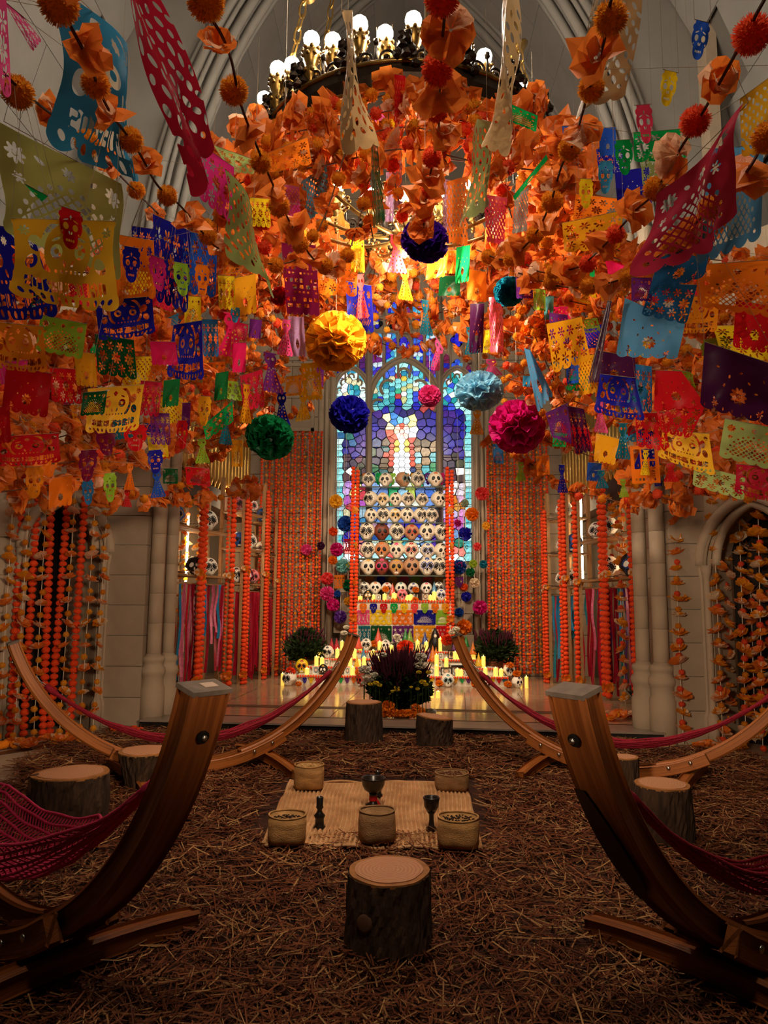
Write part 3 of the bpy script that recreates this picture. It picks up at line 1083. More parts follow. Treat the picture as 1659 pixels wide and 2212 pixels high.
def strands(n, seed):
    r = np.random.default_rng(seed)
    y = 0.9 + (r.random(n) ** 1.7) * 6.2
    lim = np.array([straw_limit(v) for v in y])
    x = (r.random(n) * 2 - 1) * np.minimum(lim * 1.02, 0.55 * y + 0.9)
    x = np.minimum(x, np.array([straw_right(v) for v in y]) - 0.02 - 0.1 * r.random(n))
    ymax = DA.y + (DB.y - DA.y) * (x - DA.x) / (DB.x - DA.x) - 0.05
    on_mat = (np.abs(x - (-0.16 + 0.02 * (y - 4.5))) < 0.66) & (y > 3.95) & (y < 5.2)
    x = np.where(on_mat, np.where(r.random(n) < 0.5, -1, 1) * (0.85 + r.random(n) * 1.5), x)
    y = np.minimum(y, ymax - r.random(n) * 0.2)
    L = (0.05 + 0.13 * r.random(n) ** 1.5) * (1 + 0.1 * y)
    a = r.random(n) * 2 * np.pi
    w = (0.0007 + 0.0010 * r.random(n)) * (1 + 0.22 * y)
    z0 = 0.03 + 0.03 * r.random(n)
    bend = (r.random(n) - 0.5) * 1.2
    V = np.zeros((n, 6, 3))
    for k, t in enumerate((-0.5, 0.0, 0.5)):
        aa = a + bend * t
        cx = x + np.cos(aa) * L * t
        cy = y + np.sin(aa) * L * t
        cz = z0 + (r.random(n) - 0.3) * 0.035 * (1 if k != 1 else 0.3)
        for q, s in enumerate((-1, 1)):
            V[:, k * 2 + q, 0] = cx - np.sin(aa) * w * s
            V[:, k * 2 + q, 1] = cy + np.cos(aa) * w * s
            V[:, k * 2 + q, 2] = np.maximum(cz, 0.012) + 0.001 * s
    me = bpy.data.meshes.new('straw_stalks')
    me.vertices.add(n * 6)
    me.vertices.foreach_set('co', V.reshape(-1))
    idx = (np.arange(n)[:, None, None] * 6 + np.array([[0, 1, 3, 2], [2, 3, 5, 4]])[None]).reshape(-1)
    me.loops.add(n * 8)
    me.loops.foreach_set('vertex_index', idx)
    me.polygons.add(n * 2)
    me.polygons.foreach_set('loop_start', np.arange(n * 2) * 4)
    me.polygons.foreach_set('loop_total', np.full(n * 2, 4))
    me.materials.append(STRAWM)
    me.update()
    me.validate()
    return me
o = link_obj('straw_stalks', strands(80000, 3), straw, (0, -3.5, 0))
o['kind'] = 'stuff'

# ------------------------------------------------------------------ stumps
BARK = pbr('bark', '#4c3829', 0.95, noise=0.65, scale=26, bump=1.0, bscale=45, stretch=(1, 1, 0.22))
CUTO = pbr('cut_wood_rim', '#a8703c', 0.7, noise=0.3, scale=30)
def cut_mat():
    m, N, L, out = newmat('cut_wood')
    b = N.new('ShaderNodeBsdfPrincipled')
    b.inputs['Roughness'].default_value = 0.75
    L.new(b.outputs[0], out.inputs[0])
    tc = N.new('ShaderNodeTexCoord')
    w = N.new('ShaderNodeTexWave')
    w.wave_type = 'RINGS'
    w.rings_direction = 'Z'
    w.inputs['Scale'].default_value = 22
    w.inputs['Distortion'].default_value = 3.5
    w.inputs['Detail'].default_value = 3
    w.inputs['Detail Scale'].default_value = 2.5
    L.new(tc.outputs['Object'], w.inputs['Vector'])
    mx = N.new('ShaderNodeMix')
    mx.data_type = 'RGBA'
    mx.inputs[6].default_value = srgb('#b57c58')
    mx.inputs[7].default_value = srgb('#c8926a')
    L.new(w.outputs[0], mx.inputs[0])
    L.new(mx.outputs[2], b.inputs['Base Color'])
    return m
CUTM = cut_mat()
BRANCHM = pbr('branch_scar', '#5a3c28', 0.8, noise=0.3, scale=30)
def stump(px, py_top, wpx, py_base, label, taper=1.0, seed=0, squash=1.0, scar=None, tilt=0.0, wb=None):
    """log end: px, py_top the centre of the cut face, py_base the middle of its foot"""
    rnd = random.Random(seed)
    g = atz(px, py_base, 0.02)
    top = at(px, py_top, g.y)
    R = wpx / 2 / ppm(top)
    h = top.z
    t = thing('tree_stump', label, 'stump', (g.x, g.y, 0.0), group='log stools on the straw')
    n, m = 72, 9
    ph = [rnd.uniform(0, 6.28) for _ in range(6)]
    ridge = [rnd.uniform(-0.025, 0.025) for _ in range(n)]
    def rad(a, k):
        f = k / m
        base = R * (1 + (1 - f) * (1 / taper - 1)) if wb is None else R * (f + (1 - f) * wb)
        return base * (1 + 0.03 * math.sin(a + ph[0]) + 0.03 * math.sin(2 * a + ph[1]) + 0.02 * math.sin(3 * a + ph[2] + f) + 0.012 * math.sin(7 * a + ph[3]))
    vs = []
    for k in range(m + 1):
        for i in range(n):
            a = 2 * math.pi * i / n
            r = rad(a, k) + R * ridge[(i + int(3 * math.sin(k * 0.9 + i * 0.15))) % n] * 1.4
            tz = h * k / m + (tilt * R * math.cos(a) if k == m else 0)
            vs.append((r * math.cos(a), r * math.sin(a) * squash, tz - (0.006 if k == m else 0)))
    fs = [(k * n + i, k * n + (i + 1) % n, (k + 1) * n + (i + 1) % n, (k + 1) * n + i) for k in range(m) for i in range(n)]
    fs.append(tuple(m * n + i for i in range(n)))
    b = MB()
    b.add(vs, fs)
    b.build('bark', BARK, t)
    for nm, s, dz, mat in (('sapwood_ring', 0.985, 0.0, CUTO), ('cut_face', 0.84, 0.003, CUTM)):
        c = MB()
        q = [(rad(2 * math.pi * i / n, m) * s * math.cos(2 * math.pi * i / n), rad(2 * math.pi * i / n, m) * s * math.sin(2 * math.pi * i / n) * squash, h + dz + tilt * R * s * math.cos(2 * math.pi * i / n)) for i in range(n)]
        q2 = [(x, y, z - 0.012) for x, y, z in q]
        c.add(q + q2, [tuple(range(n))] + [(i, n + i, n + (i + 1) % n, (i + 1) % n) for i in range(n)])
        c.build(nm, mat, t)
    for sc in (scar or []):
        a, f, rr = sc
        c = MB()
        rot = Vector((math.cos(a), math.sin(a), 0.1)).to_track_quat('Z', 'Y').to_matrix()
        rr = R * rr
        c.lathe([(rr * 1.15, -0.03), (rr, 0.012), (rr * 0.7, 0.016)], 14, (math.cos(a) * R * 0.98, math.sin(a) * R * 0.98 * squash, h * f), rot=rot)
        c.build('branch_scar', BRANCHM, t, smooth=True)
    return t
stump(838, 1879, 180, 2052, 'large round stump standing alone in front of the woven mat', 0.93, 1, scar=[(-2.1, 0.55, 0.2)])
stump(785, 1516, 76, 1608, 'taller dark stump by the dais below the burgundy flowers', 0.9, 2)
stump(937, 1547, 77, 1616, 'shorter grey-barked stump by the dais with slanted top', 0.97, 3, tilt=-0.12)
stump(146, 1668, 155, 1778, 'wide stump with a sawn branch end, near the bare floor', 1.0, 4, scar=[(-2.7, 0.8, 0.3)])
stump(312, 1620, 118, 1708, 'flared stump narrowing downwards behind the wooden hammock arm', 1.0, 5, wb=0.62)
stump(1437, 1692, 118, 1822, 'round pale-topped stump under the crimson hammock', 0.9, 6)
stump(1349, 1634, 62, 1722, 'thin stump half hidden behind the hammock arm with the stain', 1.0, 7)

# ------------------------------------------------------------------ hammock stands
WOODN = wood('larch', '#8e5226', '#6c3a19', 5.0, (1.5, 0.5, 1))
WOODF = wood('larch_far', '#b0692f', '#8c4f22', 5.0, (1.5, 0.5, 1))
GRAYTOP = pbr('weathered_end_grain', '#6f6258', 0.8, noise=0.25, scale=30)
STEEL = pbr('steel', '#b8b4ac', 0.3, 1.0)
BLACKM = pbr('black_hole', '#0c0806', 0.8)
def sweep_rect(pts, nrm, lat, wl, wr, cap0=True, cap1=True, bev=0.16):
    """beam with a chamfered rectangular section; lat: unit lateral axis, nrm: list of radial axes; uv runs along the beam"""
    m = MB()
    sec = []
    for sx, sy in ((-1, -1), (1, -1), (1, 1), (-1, 1)):
        b = min(wl, wr) * bev
        c1 = (sx * (wl / 2 - (b if sx * sy > 0 else 0)), sy * (wr / 2 - (0 if sx * sy > 0 else b)))
        c2 = (sx * (wl / 2 - (0 if sx * sy > 0 else b)), sy * (wr / 2 - (b if sx * sy > 0 else 0)))
        sec += [c1, c2]
    k = len(sec)
    vs, uv, d = [], [], 0.0
    for i, p in enumerate(pts):
        if i:
            d += (pts[i] - pts[i - 1]).length
        for j, (a, b) in enumerate(sec):
            vs.append(p + lat * a + nrm[i] * b)
            uv.append((a * 6 + b * 9 + 0.37 * j, d * 1.2))
    fs = [(i * k + j, i * k + (j + 1) % k, (i + 1) * k + (j + 1) % k, (i + 1) * k + j) for i in range(len(pts) - 1) for j in range(k)]
    if cap0:
        fs.append(tuple(range(k)))
    if cap1:
        fs.append(tuple(reversed(range((len(pts) - 1) * k, len(pts) * k))))
    m.add(vs, fs)
    m.uv = uv
    return m
def stand(label, E, d, wl, wr, mat, half=1.185, R=1.23, zb=0.06, far=False, feet=True, stain=None, zt=1.0, flip=1):
    """arc hammock stand; E: the end nearest the middle of the hall, d: horizontal unit towards the other end"""
    E = Vector((E[0], E[1], 0))
    mid = E + d * half
    lat = Vector((-d.y, d.x, 0))
    t = thing('hammock_stand', label, 'hammock stand', mid)
    def arc(tt, rr=0.0):
        a = math.asin(max(-1, min(1, tt / R)))
        return d * ((R - rr) * math.sin(a)) + Vector((0, 0, zb + wr / 2 + R - (R - rr) * math.cos(a))), d * (-math.sin(a)) + Vector((0, 0, math.cos(a)))
    def beam(name, t0, t1, off, w, n=22, rr=0.0, cap=None):
        a0, a1 = math.asin(max(-1, t0 / R)), math.asin(min(1, t1 / R))
        P, Nn = [], []
        for i in range(n):
            p, q = arc(R * math.sin(a0 + (a1 - a0) * i / (n - 1)), rr)
            P.append(p + lat * off)
            Nn.append(q)
        return sweep_rect(P, Nn, lat, w, wr).build(name, mat, t)
    for s in (-1, 1):
        arm = beam('arm', s * half if s < 0 else 0.3, -0.3 if s < 0 else half, 0, wl)
        p, q = arc(s * half)
        tan = Vector((0, 0, 1)).cross(lat)
        up = (arc(s * half)[0] - arc(s * half * 0.97)[0]).normalized()
        cpm = MB()
        rot = Matrix((lat, q, up)).transposed()
        cpm.box(p + up * 0.004, (wl * 0.97, wr * 0.9, 0.014), rot)
        cpm.build('end_grain', GRAYTOP, arm)
        # bolt recess on the outer face and eye bolt on the inner face
        pb, qb = arc(s * half * 0.985)
        upb = (arc(s * half * 0.985)[0] - arc(s * half * 0.95)[0]).normalized()
        pb = pb - upb * 0.06
        rt = (-qb).to_track_quat('Z', 'Y').to_matrix()
        hm = MB()
        hm.lathe([(0.018, -0.004), (0.018, 0.003)], 16, pb - qb * (wr / 2), rot=rt)
        hm.build('bolt_recess', BLACKM, arm)
        bm_ = MB()
        bm_.lathe([(0.009, 0), (0.009, 0.008), (0.005, 0.012)], 10, pb - qb * (wr / 2), rot=rt)
        bm_.build('bolt', STEEL, arm, smooth=True)
        if stain and s < 0:                          # dark worn patch down the outer face
            sm_ = MB()
            vs_ = []
            for i in range(15):
                f = i / 14
                p_, q_ = arc(-half * (0.915 - 0.23 * f))
                wd_ = wl * 0.62 * math.sin(math.pi * min(1, f * 0.93 + 0.05)) ** 0.5
                for e_ in (0, wd_):
                    vs_.append(p_ - q_ * (wr / 2 + 0.0015) + lat * stain * (wl / 2 - wl * 0.07 - e_))
            sm_.add(vs_, [(2 * i, 2 * i + 1, 2 * i + 3, 2 * i + 2) for i in range(14)])
            sm_.build('dark_stain', pbr('wood_stain', '#38200f', 0.7, noise=0.3, scale=20), arm)
        if stain is None and s < 0 and not far:
            lb = MB()
            lb.box(p + up * 0.0125 - lat * wl * 0.1, (0.045, 0.03, 0.002), rot)
            lb.build('paper_sticker', pbr('sticker_paper', '#b8a090', 0.8), arm)
    # two side cheeks clamp the arms in the middle
    for s in (-1, 1):
        ck = beam('base_cheek', -0.62, 0.62, s * (wl / 2 + wl * 0.22), wl * 0.42, 16, rr=-0.012)
        for tt in (-0.52, -0.38, 0.38, 0.52):
            p, q = arc(tt)
            bm_ = MB()
            bm_.lathe([(0.013, 0), (0.013, 0.006), (0.006, 0.01)], 10, p + lat * s * (wl / 2 + wl * 0.44), rot=(lat * s).to_track_quat('Z', 'Y').to_matrix())
            bm_.build('bolt', STEEL, ck, smooth=True)
    if feet:
        for tt in (-0.5, 0.5):
            p, q = arc(tt)
            P, Nn = [], []
            for i in range(13):
                v = -0.5 + i / 12
                P.append(d * tt + lat * (v * 1.05) + Vector((0, 0, 0.10 - 0.16 * v * v - 0.0)))
                Nn.append(Vector((0, 0, 1)))
            sweep_rect(P, Nn, d, 0.075, 0.085).build('foot', mat, t)
    tops = []
    for s in (-1, 1):
        p, q = arc(s * half * 0.975)
        tops.append(mid + p + q * (wr / 2) + Vector((0, 0, -0.09)))
    return t, tops
dA = Vector((-0.8, 0.6, 0))
dB = Vector((0.8, 0.6, 0))
nl, tnl = stand('near wooden hammock stand holding the pink netted hammock', (-0.55, 2.03), dA, 0.135, 0.092, WOODN)
nr, tnr = stand('near wooden hammock stand with a dark stain, beside the round stump', (0.47, 2.05), dB, 0.135, 0.092, WOODN, stain=1)
_e = Vector((-0.41, 6.0, 0))
dC = (Vector((-2.47, 4.6, 0)) - _e).normalized()
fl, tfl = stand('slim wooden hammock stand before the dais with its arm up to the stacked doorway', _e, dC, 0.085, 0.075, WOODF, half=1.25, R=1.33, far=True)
fl['label'] = 'slim wooden hammock stand curving up between the doorway garlands and the altar'
_e = Vector((0.44, 6.0, 0))
dD = (Vector((2.55, 4.7, 0)) - _e).normalized()
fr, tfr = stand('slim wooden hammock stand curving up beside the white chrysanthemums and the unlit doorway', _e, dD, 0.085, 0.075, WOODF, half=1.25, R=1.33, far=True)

# ------------------------------------------------------------------ hammocks
ROPER = pbr('hammock_crimson', '#8c142a', 0.85, noise=0.3, scale=90)
ROPEP = pbr('hammock_pink', '#c8305a', 0.85, noise=0.3, scale=90)
def chain(root, A, B, name='carabiner'):
    m = MB()
    L = (B - A).length
    t = (B - A).normalized()
    s = t.orthogonal().normalized()
    n = t.cross(s)
    k = max(2, int(L / 0.028))
    for i in range(k):
        c = A + t * (L * (i + 0.5) / k)
        ax = s if i % 2 else n
        m.tube([c + t * (L / k * 0.72 * math.cos(a)) + ax * (0.008 * math.sin(a)) for a in [2 * math.pi * q / 10 for q in range(10)]], 0.0028, 5, closed=True)
    return m.build(name, STEEL, root, smooth=True)
def hammock(label, A, B, sag, width, mat, chainlen=0.14, nst=16):
    t = thing('hammock', label, 'hammock', (A + B) / 2 * 1.0)
    O = Vector(t.location)
    d = (B - A).normalized()
    lat = Vector((-d.y, d.x, 0)).normalized()
    N = 44
    def c(u):
        return A + (B - A) * u - Vector((0, 0, sag * 4 * u * (1 - u)))
    u0 = chainlen / (B - A).length
    def w(u):
        q = min(u, 1 - u)
        return 0.012 + width * max(0, min(1, (q - u0 - 0.02) / 0.26)) ** 1.5
    body = MB()
    for k in range(nst):
        f = -1 + 2 * k / (nst - 1)
        pts = []
        for i in range(N + 1):
            u = u0 + (1 - 2 * u0) * i / N
            ww = w(u)
            pts.append(c(u) - O + lat * (ww * math.sin(f * 1.35)) + Vector((0, 0, -ww * 0.9 * math.cos(f * 1.35) + ww * 0.6 + 0.004 * math.sin(k * 2.1 + i))))
        body.tube(pts, [0.006 if 2 < i < N - 2 else 0.009 for i in range(N + 1)], 5)
    o1 = body.build('bed_cords', mat, t, smooth=True)
    o1['kind'] = 'stuff'
    net = MB()
    for i in range(6, N - 5):
        for h in range(2):
            u = u0 + (1 - 2 * u0) * (i + h * 0.5) / N
            ww = w(u)
            if ww < 0.03:
                continue
            pts = []
            for k in range(nst):
                f = -1 + 2 * k / (nst - 1)
                uu = u + (0.006 if k % 2 else -0.006)
                pts.append(c(uu) - O + lat * (ww * math.sin(f * 1.35)) + Vector((0, 0, -ww * 0.9 * math.cos(f * 1.35) + ww * 0.6)))
            net.tube(pts, 0.0035, 4)
    if net.v:
        o2 = net.build('netting', mat, t, smooth=True)
        o2['kind'] = 'stuff'
    for s in (0, 1):
        a = A if s == 0 else B
        e = c(u0 if s == 0 else 1 - u0)
        chain(t, a - O, e - O)
        lp = MB()
        e2 = c(u0 + 0.03 if s == 0 else 1 - u0 - 0.03)
        lp.tube([e - O, e * 0.6 + e2 * 0.4 - O, e2 - O], [0.016, 0.022, 0.018], 8)
        lp.build('end_loop', mat, t, smooth=True)
    return t
hammock('pink netted cotton hammock sagging from the near stand beside the wide stump', tnl[0], tnl[1], 0.5, 0.2, ROPEP)
hammock('crimson cotton hammock gathered tight, slung above the pale-topped stump', tnr[0], tnr[1], 0.55, 0.09, ROPER)
hammock('crimson hammock slung before the ribbon shelves and pillar base', tfl[0], tfl[1], 0.56, 0.05, ROPER)
hammock('crimson hammock slung before the dais step and blue ribbons', tfr[0], tfr[1], 0.56, 0.05, ROPER)

# ------------------------------------------------------------------ mat with baskets and black pottery
MATM = pbr('palm_mat', '#d0a476', 0.85, noise=0.35, scale=7, bump=0.3, bscale=160, col2='#a87c4e')
def mat_pts():
    return [atz(*q, 0.05) for q in ((566, 1827), (1040, 1834), (1006, 1691), (626, 1689))]
c0, c1, c2, c3 = mat_pts()
t = thing('palm_mat', 'rectangular woven palm mat with ridged wavy texture on the straw', 'mat', ((c0 + c2) / 2))
O = Vector(t.location)
nu, nv = 322, 30
vs = []
for j in range(nv + 1):
    v = j / nv
    for i in range(nu + 1):
        u = i / nu
        p = c0 * (1 - u) * (1 - v) + c1 * u * (1 - v) + c2 * u * v + c3 * (1 - u) * v
        wv = 0.006 * math.sin(v * 9 + u * 5)
        z = 0.013 * abs(math.sin((u + wv) * math.pi * 46)) if 0.03 < v < 0.97 else 0.004
        ed = 0.014 * (abs(2 * u - 1) ** 10) * (0.5 + 0.5 * math.sin(v * 14))
        vs.append((p.x - O.x, p.y - O.y, z + ed + 0.008 * math.sin(u * 7 + v * 3)))
k = nu + 1
m = MB()
m.add(vs, [(j * k + i, j * k + i + 1, (j + 1) * k + i + 1, (j + 1) * k + i) for j in range(nv) for i in range(nu)])
m.build('woven_sheet', MATM, t)
for a, b in ((c0, c1), (c1, c2), (c2, c3), (c3, c0)):
    m = MB()
    m.tube([a + (b - a) * (i / 40) - O + Vector((0, 0, 0.008 * math.sin(i * 0.5))) for i in range(41)], 0.008, 5)
    m.build('braided_edge', MATM, t, smooth=True)
BASKET = pbr('palm_basket', '#cc9c62', 0.8, noise=0.25, scale=14, bump=0.5, bscale=120, stretch=(1, 1, 2.2), col2='#9a7546')
BASKET2 = pbr('palm_basket_dark', '#a9825a', 0.8, noise=0.25, scale=14, bump=0.5, bscale=120, stretch=(1, 1, 2.2), col2='#86643e')
CORN = pbr('corn_grain', '#d8b478', 0.6, noise=0.2, scale=50)
BEAN = pbr('cacao_bean', '#6b3c24', 0.6, noise=0.4, scale=60)
DARKB = pbr('dark_grain', '#2c1a12', 0.7, noise=0.4, scale=60)
def basket(px, py0, py1, wpx, label, mat, fill, level, rz=0.0, sq=0.75):
    """py0: top of the rim, py1: foot nearest the camera"""
    g = atz(px, py1 - wpx * 0.12, 0.065)
    R = wpx / 2 / ppm(g) * 0.98
    top = at(px, py0 + wpx * 0.11, g.y)
    h = top.z - 0.065
    t = thing('palm_basket', label, 'basket', (g.x, g.y, 0.062), (0, 0, rz), 'baskets on the mat')
    n = 40
    def ring(r, z, ex, dz=0.0):
        out = []
        for i in range(n):
            a = 2 * math.pi * i / n
            c, s = math.cos(a), math.sin(a)
            k = (abs(c) ** ex + abs(s) ** ex) ** (-1 / ex)
            out.append((r * c * k, r * s * k * 0.93, z + dz * math.cos(2 * a)))
        return out
    prof = [(0.80, 0.0, 4.5, 0), (0.93, 0.04, 4.0, 0), (0.97, 0.35, 3.0, 0), (0.98, 0.7, 2.4, 0), (0.96, 1.0, 2.1, 0.002), (0.92, 1.0, 2.1, 0.002), (0.9, level - 0.1, 2.4, 0)]
    vs = []
    for r, z, ex, dz in prof:
        vs += ring(R * r * (0.92 if ex > 4 else 1), h * z, ex, dz)
    k = len(prof)
    fs = [(j * n + i, j * n + (i + 1) % n, (j + 1) * n + (i + 1) % n, (j + 1) * n + i) for j in range(k - 1) for i in range(n)]
    fs.append(tuple(reversed(range(n))))
    fs.append(tuple((k - 1) * n + i for i in range(n)))
    m = MB()
    m.add(vs, fs)
    m.build('woven_body', mat, t, smooth=True)
    m = MB()
    m.tube(ring(R * 0.945, h, 2.1, 0.002), 0.0045, 6, closed=True)
    m.build('rim', mat, t, smooth=True)
    gm = MB()
    for i in range(110):
        a, r = random.uniform(0, 6.28), R * 0.82 * math.sqrt(random.random())
        gm.ball((r * math.cos(a), r * 0.9 * math.sin(a), h * level + 0.012 * (1 - r / R) + random.uniform(-0.004, 0.004)), R * 0.055, 1, scale=(1, 0.7, 0.6))
    q = gm.build('grain', fill, t)
    q['kind'] = 'stuff'
    return t
basket(620, 1748, 1826, 86, 'palm basket at the mat corner near the black candlestick, dark grain inside', BASKET, DARKB, 0.8, 0.1)
basket(814, 1739, 1822, 82, 'taller palm basket in front of the red-ribboned goblet', BASKET2, DARKB, 0.6, 0.3)
basket(990, 1752, 1834, 94, 'palm basket of dark beans in front of the plain goblet', BASKET, DARKB, 0.86, -0.15)
basket(667, 1643, 1708, 68, 'palm basket of pale corn at the far mat corner', BASKET, CORN, 0.9, 0.1)
basket(976, 1659, 1711, 77, 'low round palm basket of reddish seeds at the far mat corner', BASKET2, BEAN, 0.86, 0.0)
BLACKC = pbr('black_clay', '#221c19', 0.28, noise=0.3, scale=20, spec=0.5)
REDRIB = pbr('red_ribbon', '#b01418', 0.6)
def pot(px, py0, py1, label, prof, name, cat='goblet', extra=None, split=None):
    """prof: (radius as a share of the height, height share)"""
    g = atz(px, py1 - 4, 0.065)
    h = at(px, py0 + 3, g.y).z - 0.065
    t = thing(name, label, cat, (g.x, g.y, 0.063), group='black clay vessels on the mat')
    cut = split or len(prof)
    m = MB()
    m.lathe([(r * h, z * h) for r, z in prof[:cut + 1]], 28)
    m.build('stem' if split else 'body', BLACKC, t, smooth=True)
    if split:
        m = MB()
        m.lathe([(r * h, z * h) for r, z in prof[cut:]], 28)
        m.build('bowl', BLACKC, t, smooth=True)
    if extra == 'ribbon':
        m = MB()
        m.lathe([(0.155 * h, 0.16 * h), (0.15 * h, 0.34 * h)], 20, cap=False)
        m.build('red_ribbon', REDRIB, t, smooth=True)
        m = MB()
        m.add([(0.12 * h, -0.12 * h, 0.2 * h), (0.2 * h, -0.14 * h, 0.04 * h), (0.28 * h, -0.1 * h, 0.06 * h), (0.16 * h, -0.08 * h, 0.24 * h)], [(0, 1, 2, 3)])
        m.build('ribbon_tail', REDRIB, t)
    return t
GOB = [(0.17, 0.0), (0.19, 0.03), (0.1, 0.1), (0.075, 0.3), (0.08, 0.46), (0.16, 0.56), (0.235, 0.7), (0.25, 0.88), (0.275, 0.97), (0.25, 1.0), (0.2, 0.96), (0.17, 0.75), (0.05, 0.68)]
pot(932, 1717, 1794, 'black clay goblet standing plain beside the bean basket', GOB, 'clay_goblet', split=5)
GOB2 = [(0.28, 0.0), (0.3, 0.03), (0.14, 0.1), (0.14, 0.36), (0.16, 0.44), (0.33, 0.56), (0.42, 0.74), (0.44, 0.9), (0.48, 0.97), (0.45, 1.0), (0.38, 0.95), (0.32, 0.7), (0.1, 0.62)]
pot(806, 1675, 1742, 'wide black clay goblet tied with a red ribbon', GOB2, 'clay_goblet', split=4, extra='ribbon')
CST = [(0.2, 0.0), (0.21, 0.04), (0.15, 0.1), (0.15, 0.3), (0.19, 0.4), (0.1, 0.5), (0.075, 0.58), (0.13, 0.66), (0.11, 0.72), (0.12, 0.98), (0.1, 1.0), (0.08, 0.9)]
pot(690, 1717, 1791, 'slim black clay candlestick beside the corner basket', CST, 'clay_candlestick', 'candlestick')
pot(816, 1662, 1722, 'black clay candlestick hidden behind the ribboned goblet', CST, 'clay_candlestick', 'candlestick')

# ================================================================== shared pieces: marigolds, flowers, pompoms, skulls, candles
ORANGE = paper('tissue_orange', '#ee8434', 0.45, 0.02, 0.1)
PEACH = paper('tissue_peach', '#f2c39c', 0.5, 0.03)
AMBER = paper('tissue_amber', '#f09a1c', 0.45, 0.03)
CREAMF = paper('tissue_cream', '#f4dcb8', 0.5, 0.03)
MARI = pbr('marigold_vermilion', '#ee4a18', 0.85, noise=0.25, scale=60)
MARIO = pbr('marigold_orange', '#f58a14', 0.85, noise=0.25, scale=60)
YARNO = paper('yarn_orange', '#e8962c', 0.5, 0.0, 0.0)
YARNR = paper('yarn_coral', '#f2603c', 0.5, 0.0, 0.0)
YARNY = paper('yarn_amber', '#f7b03a', 0.5, 0.0, 0.0)
CORD = pbr('brown_cord', '#5a3422', 0.8)
WHITECORD = pbr('white_thread', '#d8c8b0', 0.8)
THREAD = pbr('fine_thread', '#8a7862', 0.8)
def flower_mesh(seed, mats, layers=((6, 1.0, 0.35), (5, 0.72, 0.85)), crumple=0.16):
    """open crumpled tissue flower of radius 1, facing +z"""
    rnd = random.Random(seed)
    m = MB()
    for li, (n, R, cup) in enumerate(layers):
        for k in range(n):
            a0 = 2 * math.pi * (k + rnd.uniform(-.2, .2)) / n + li * 0.5
            wd = math.pi / n * rnd.uniform(1.15, 1.5)
            vs = []
            for i in range(4):
                r = R * (0.06 + 0.94 * i / 3)
                for j in range(4):
                    a = a0 + wd * (j / 1.5 - 1) * (0.55 + 0.45 * i / 3)
                    rr = r * (1 + rnd.uniform(-crumple, crumple)) * (1 - (0.16 if j in (0, 3) and i == 3 else 0))
                    z = cup * (i / 3) ** 1.6 * R + rnd.uniform(-crumple, crumple) * 0.55 * (i / 3)
                    vs.append((rr * math.cos(a), rr * math.sin(a), z))
            m.add(vs, [(i * 4 + j, i * 4 + j + 1, (i + 1) * 4 + j + 1, (i + 1) * 4 + j) for i in range(3) for j in range(3)], mi=(1 if rnd.random() < 0.3 else 0) if len(mats) > 1 else 0)
    return m.mesh('paper_flower', mats)
FLOWERS = [flower_mesh(s, [ORANGE, PEACH]) for s in range(5)] + [flower_mesh(9, [AMBER, ORANGE]), flower_mesh(10, [AMBER, CREAMF])]
def folded_flower(seed, mats):
    """tissue square pinched on the cord: a skirt of crumpled corners, axis z"""
    rnd = random.Random(seed)
    m = MB()
    for li, (lean, L) in enumerate(((0.75, 1.1), (1.25, 0.95), (0.35, 0.9))):
        n = 10
        vs = []
        for i in range(4):
            f = i / 3
            for k in range(n):
                a = 2 * math.pi * k / n + li * 0.4
                fold = 1 + 0.35 * math.sin(a * (2 if li != 1 else 3) + li + seed) * f
                r = (0.08 + math.sin(lean) * L * f) * fold * (1 + rnd.uniform(-.14, .14))
                z = 0.35 - math.cos(lean) * L * f * (1 + rnd.uniform(-.25, .25)) + (0.15 * rnd.uniform(-1, 1)) * f
                vs.append((r * math.cos(a), r * math.sin(a), z))
        m.add(vs, [(i * n + k, i * n + (k + 1) % n, (i + 1) * n + (k + 1) % n, (i + 1) * n + k) for i in range(3) for k in range(n)], mi=1 if li == 2 else 0)
    return m.mesh('paper_flower', mats)
FOLDED = [folded_flower(s, [ORANGE, PEACH]) for s in range(5)]
def yarn_mesh(n, seed=1, w=0.05, sub=2):
    """ball of cut yarn: a core and n short radial fibres"""
    rnd = random.Random(seed)
    vs, fs = ico(sub)
    m = MB()
    m.add([tuple(c * 0.86 * (1 + rnd.uniform(-.06, .06)) for c in p) for p in vs], fs)
    for k in range(n):
        d = Vector((rnd.gauss(0, 1), rnd.gauss(0, 1), rnd.gauss(0, 1))).normalized()
        s_ = (Matrix.Rotation(rnd.uniform(0, 6.28), 3, d) @ d.orthogonal().normalized()) * w
        e = d * rnd.uniform(0.94, 1.06) + Vector((rnd.uniform(-.05, .05), rnd.uniform(-.05, .05), rnd.uniform(-.05, .05)))
        m.add([d * 0.8 - s_, d * 0.8 + s_, e + s_ * 0.5, e - s_ * 0.5], [(0, 1, 2, 3)])
    return m.mesh('yarn_pompom', [YARNO])
YARN = [yarn_mesh(900, s, 0.035) for s in range(3)]
YARN_S = [yarn_mesh(150, s, 0.07) for s in range(3)]
def marigold_mesh(seed, mat, sub=2):
    rnd = random.Random(seed)
    vs, fs = ico(sub)
    m = MB()
    m.add([(x * (1 + rnd.uniform(-.1, .1)), y * (1 + rnd.uniform(-.1, .1)), z * 0.84 * (1 + rnd.uniform(-.12, .12))) for x, y, z in vs], fs)
    return m.mesh('marigold', [mat])
MARIG = [marigold_mesh(s, MARI) for s in range(3)]
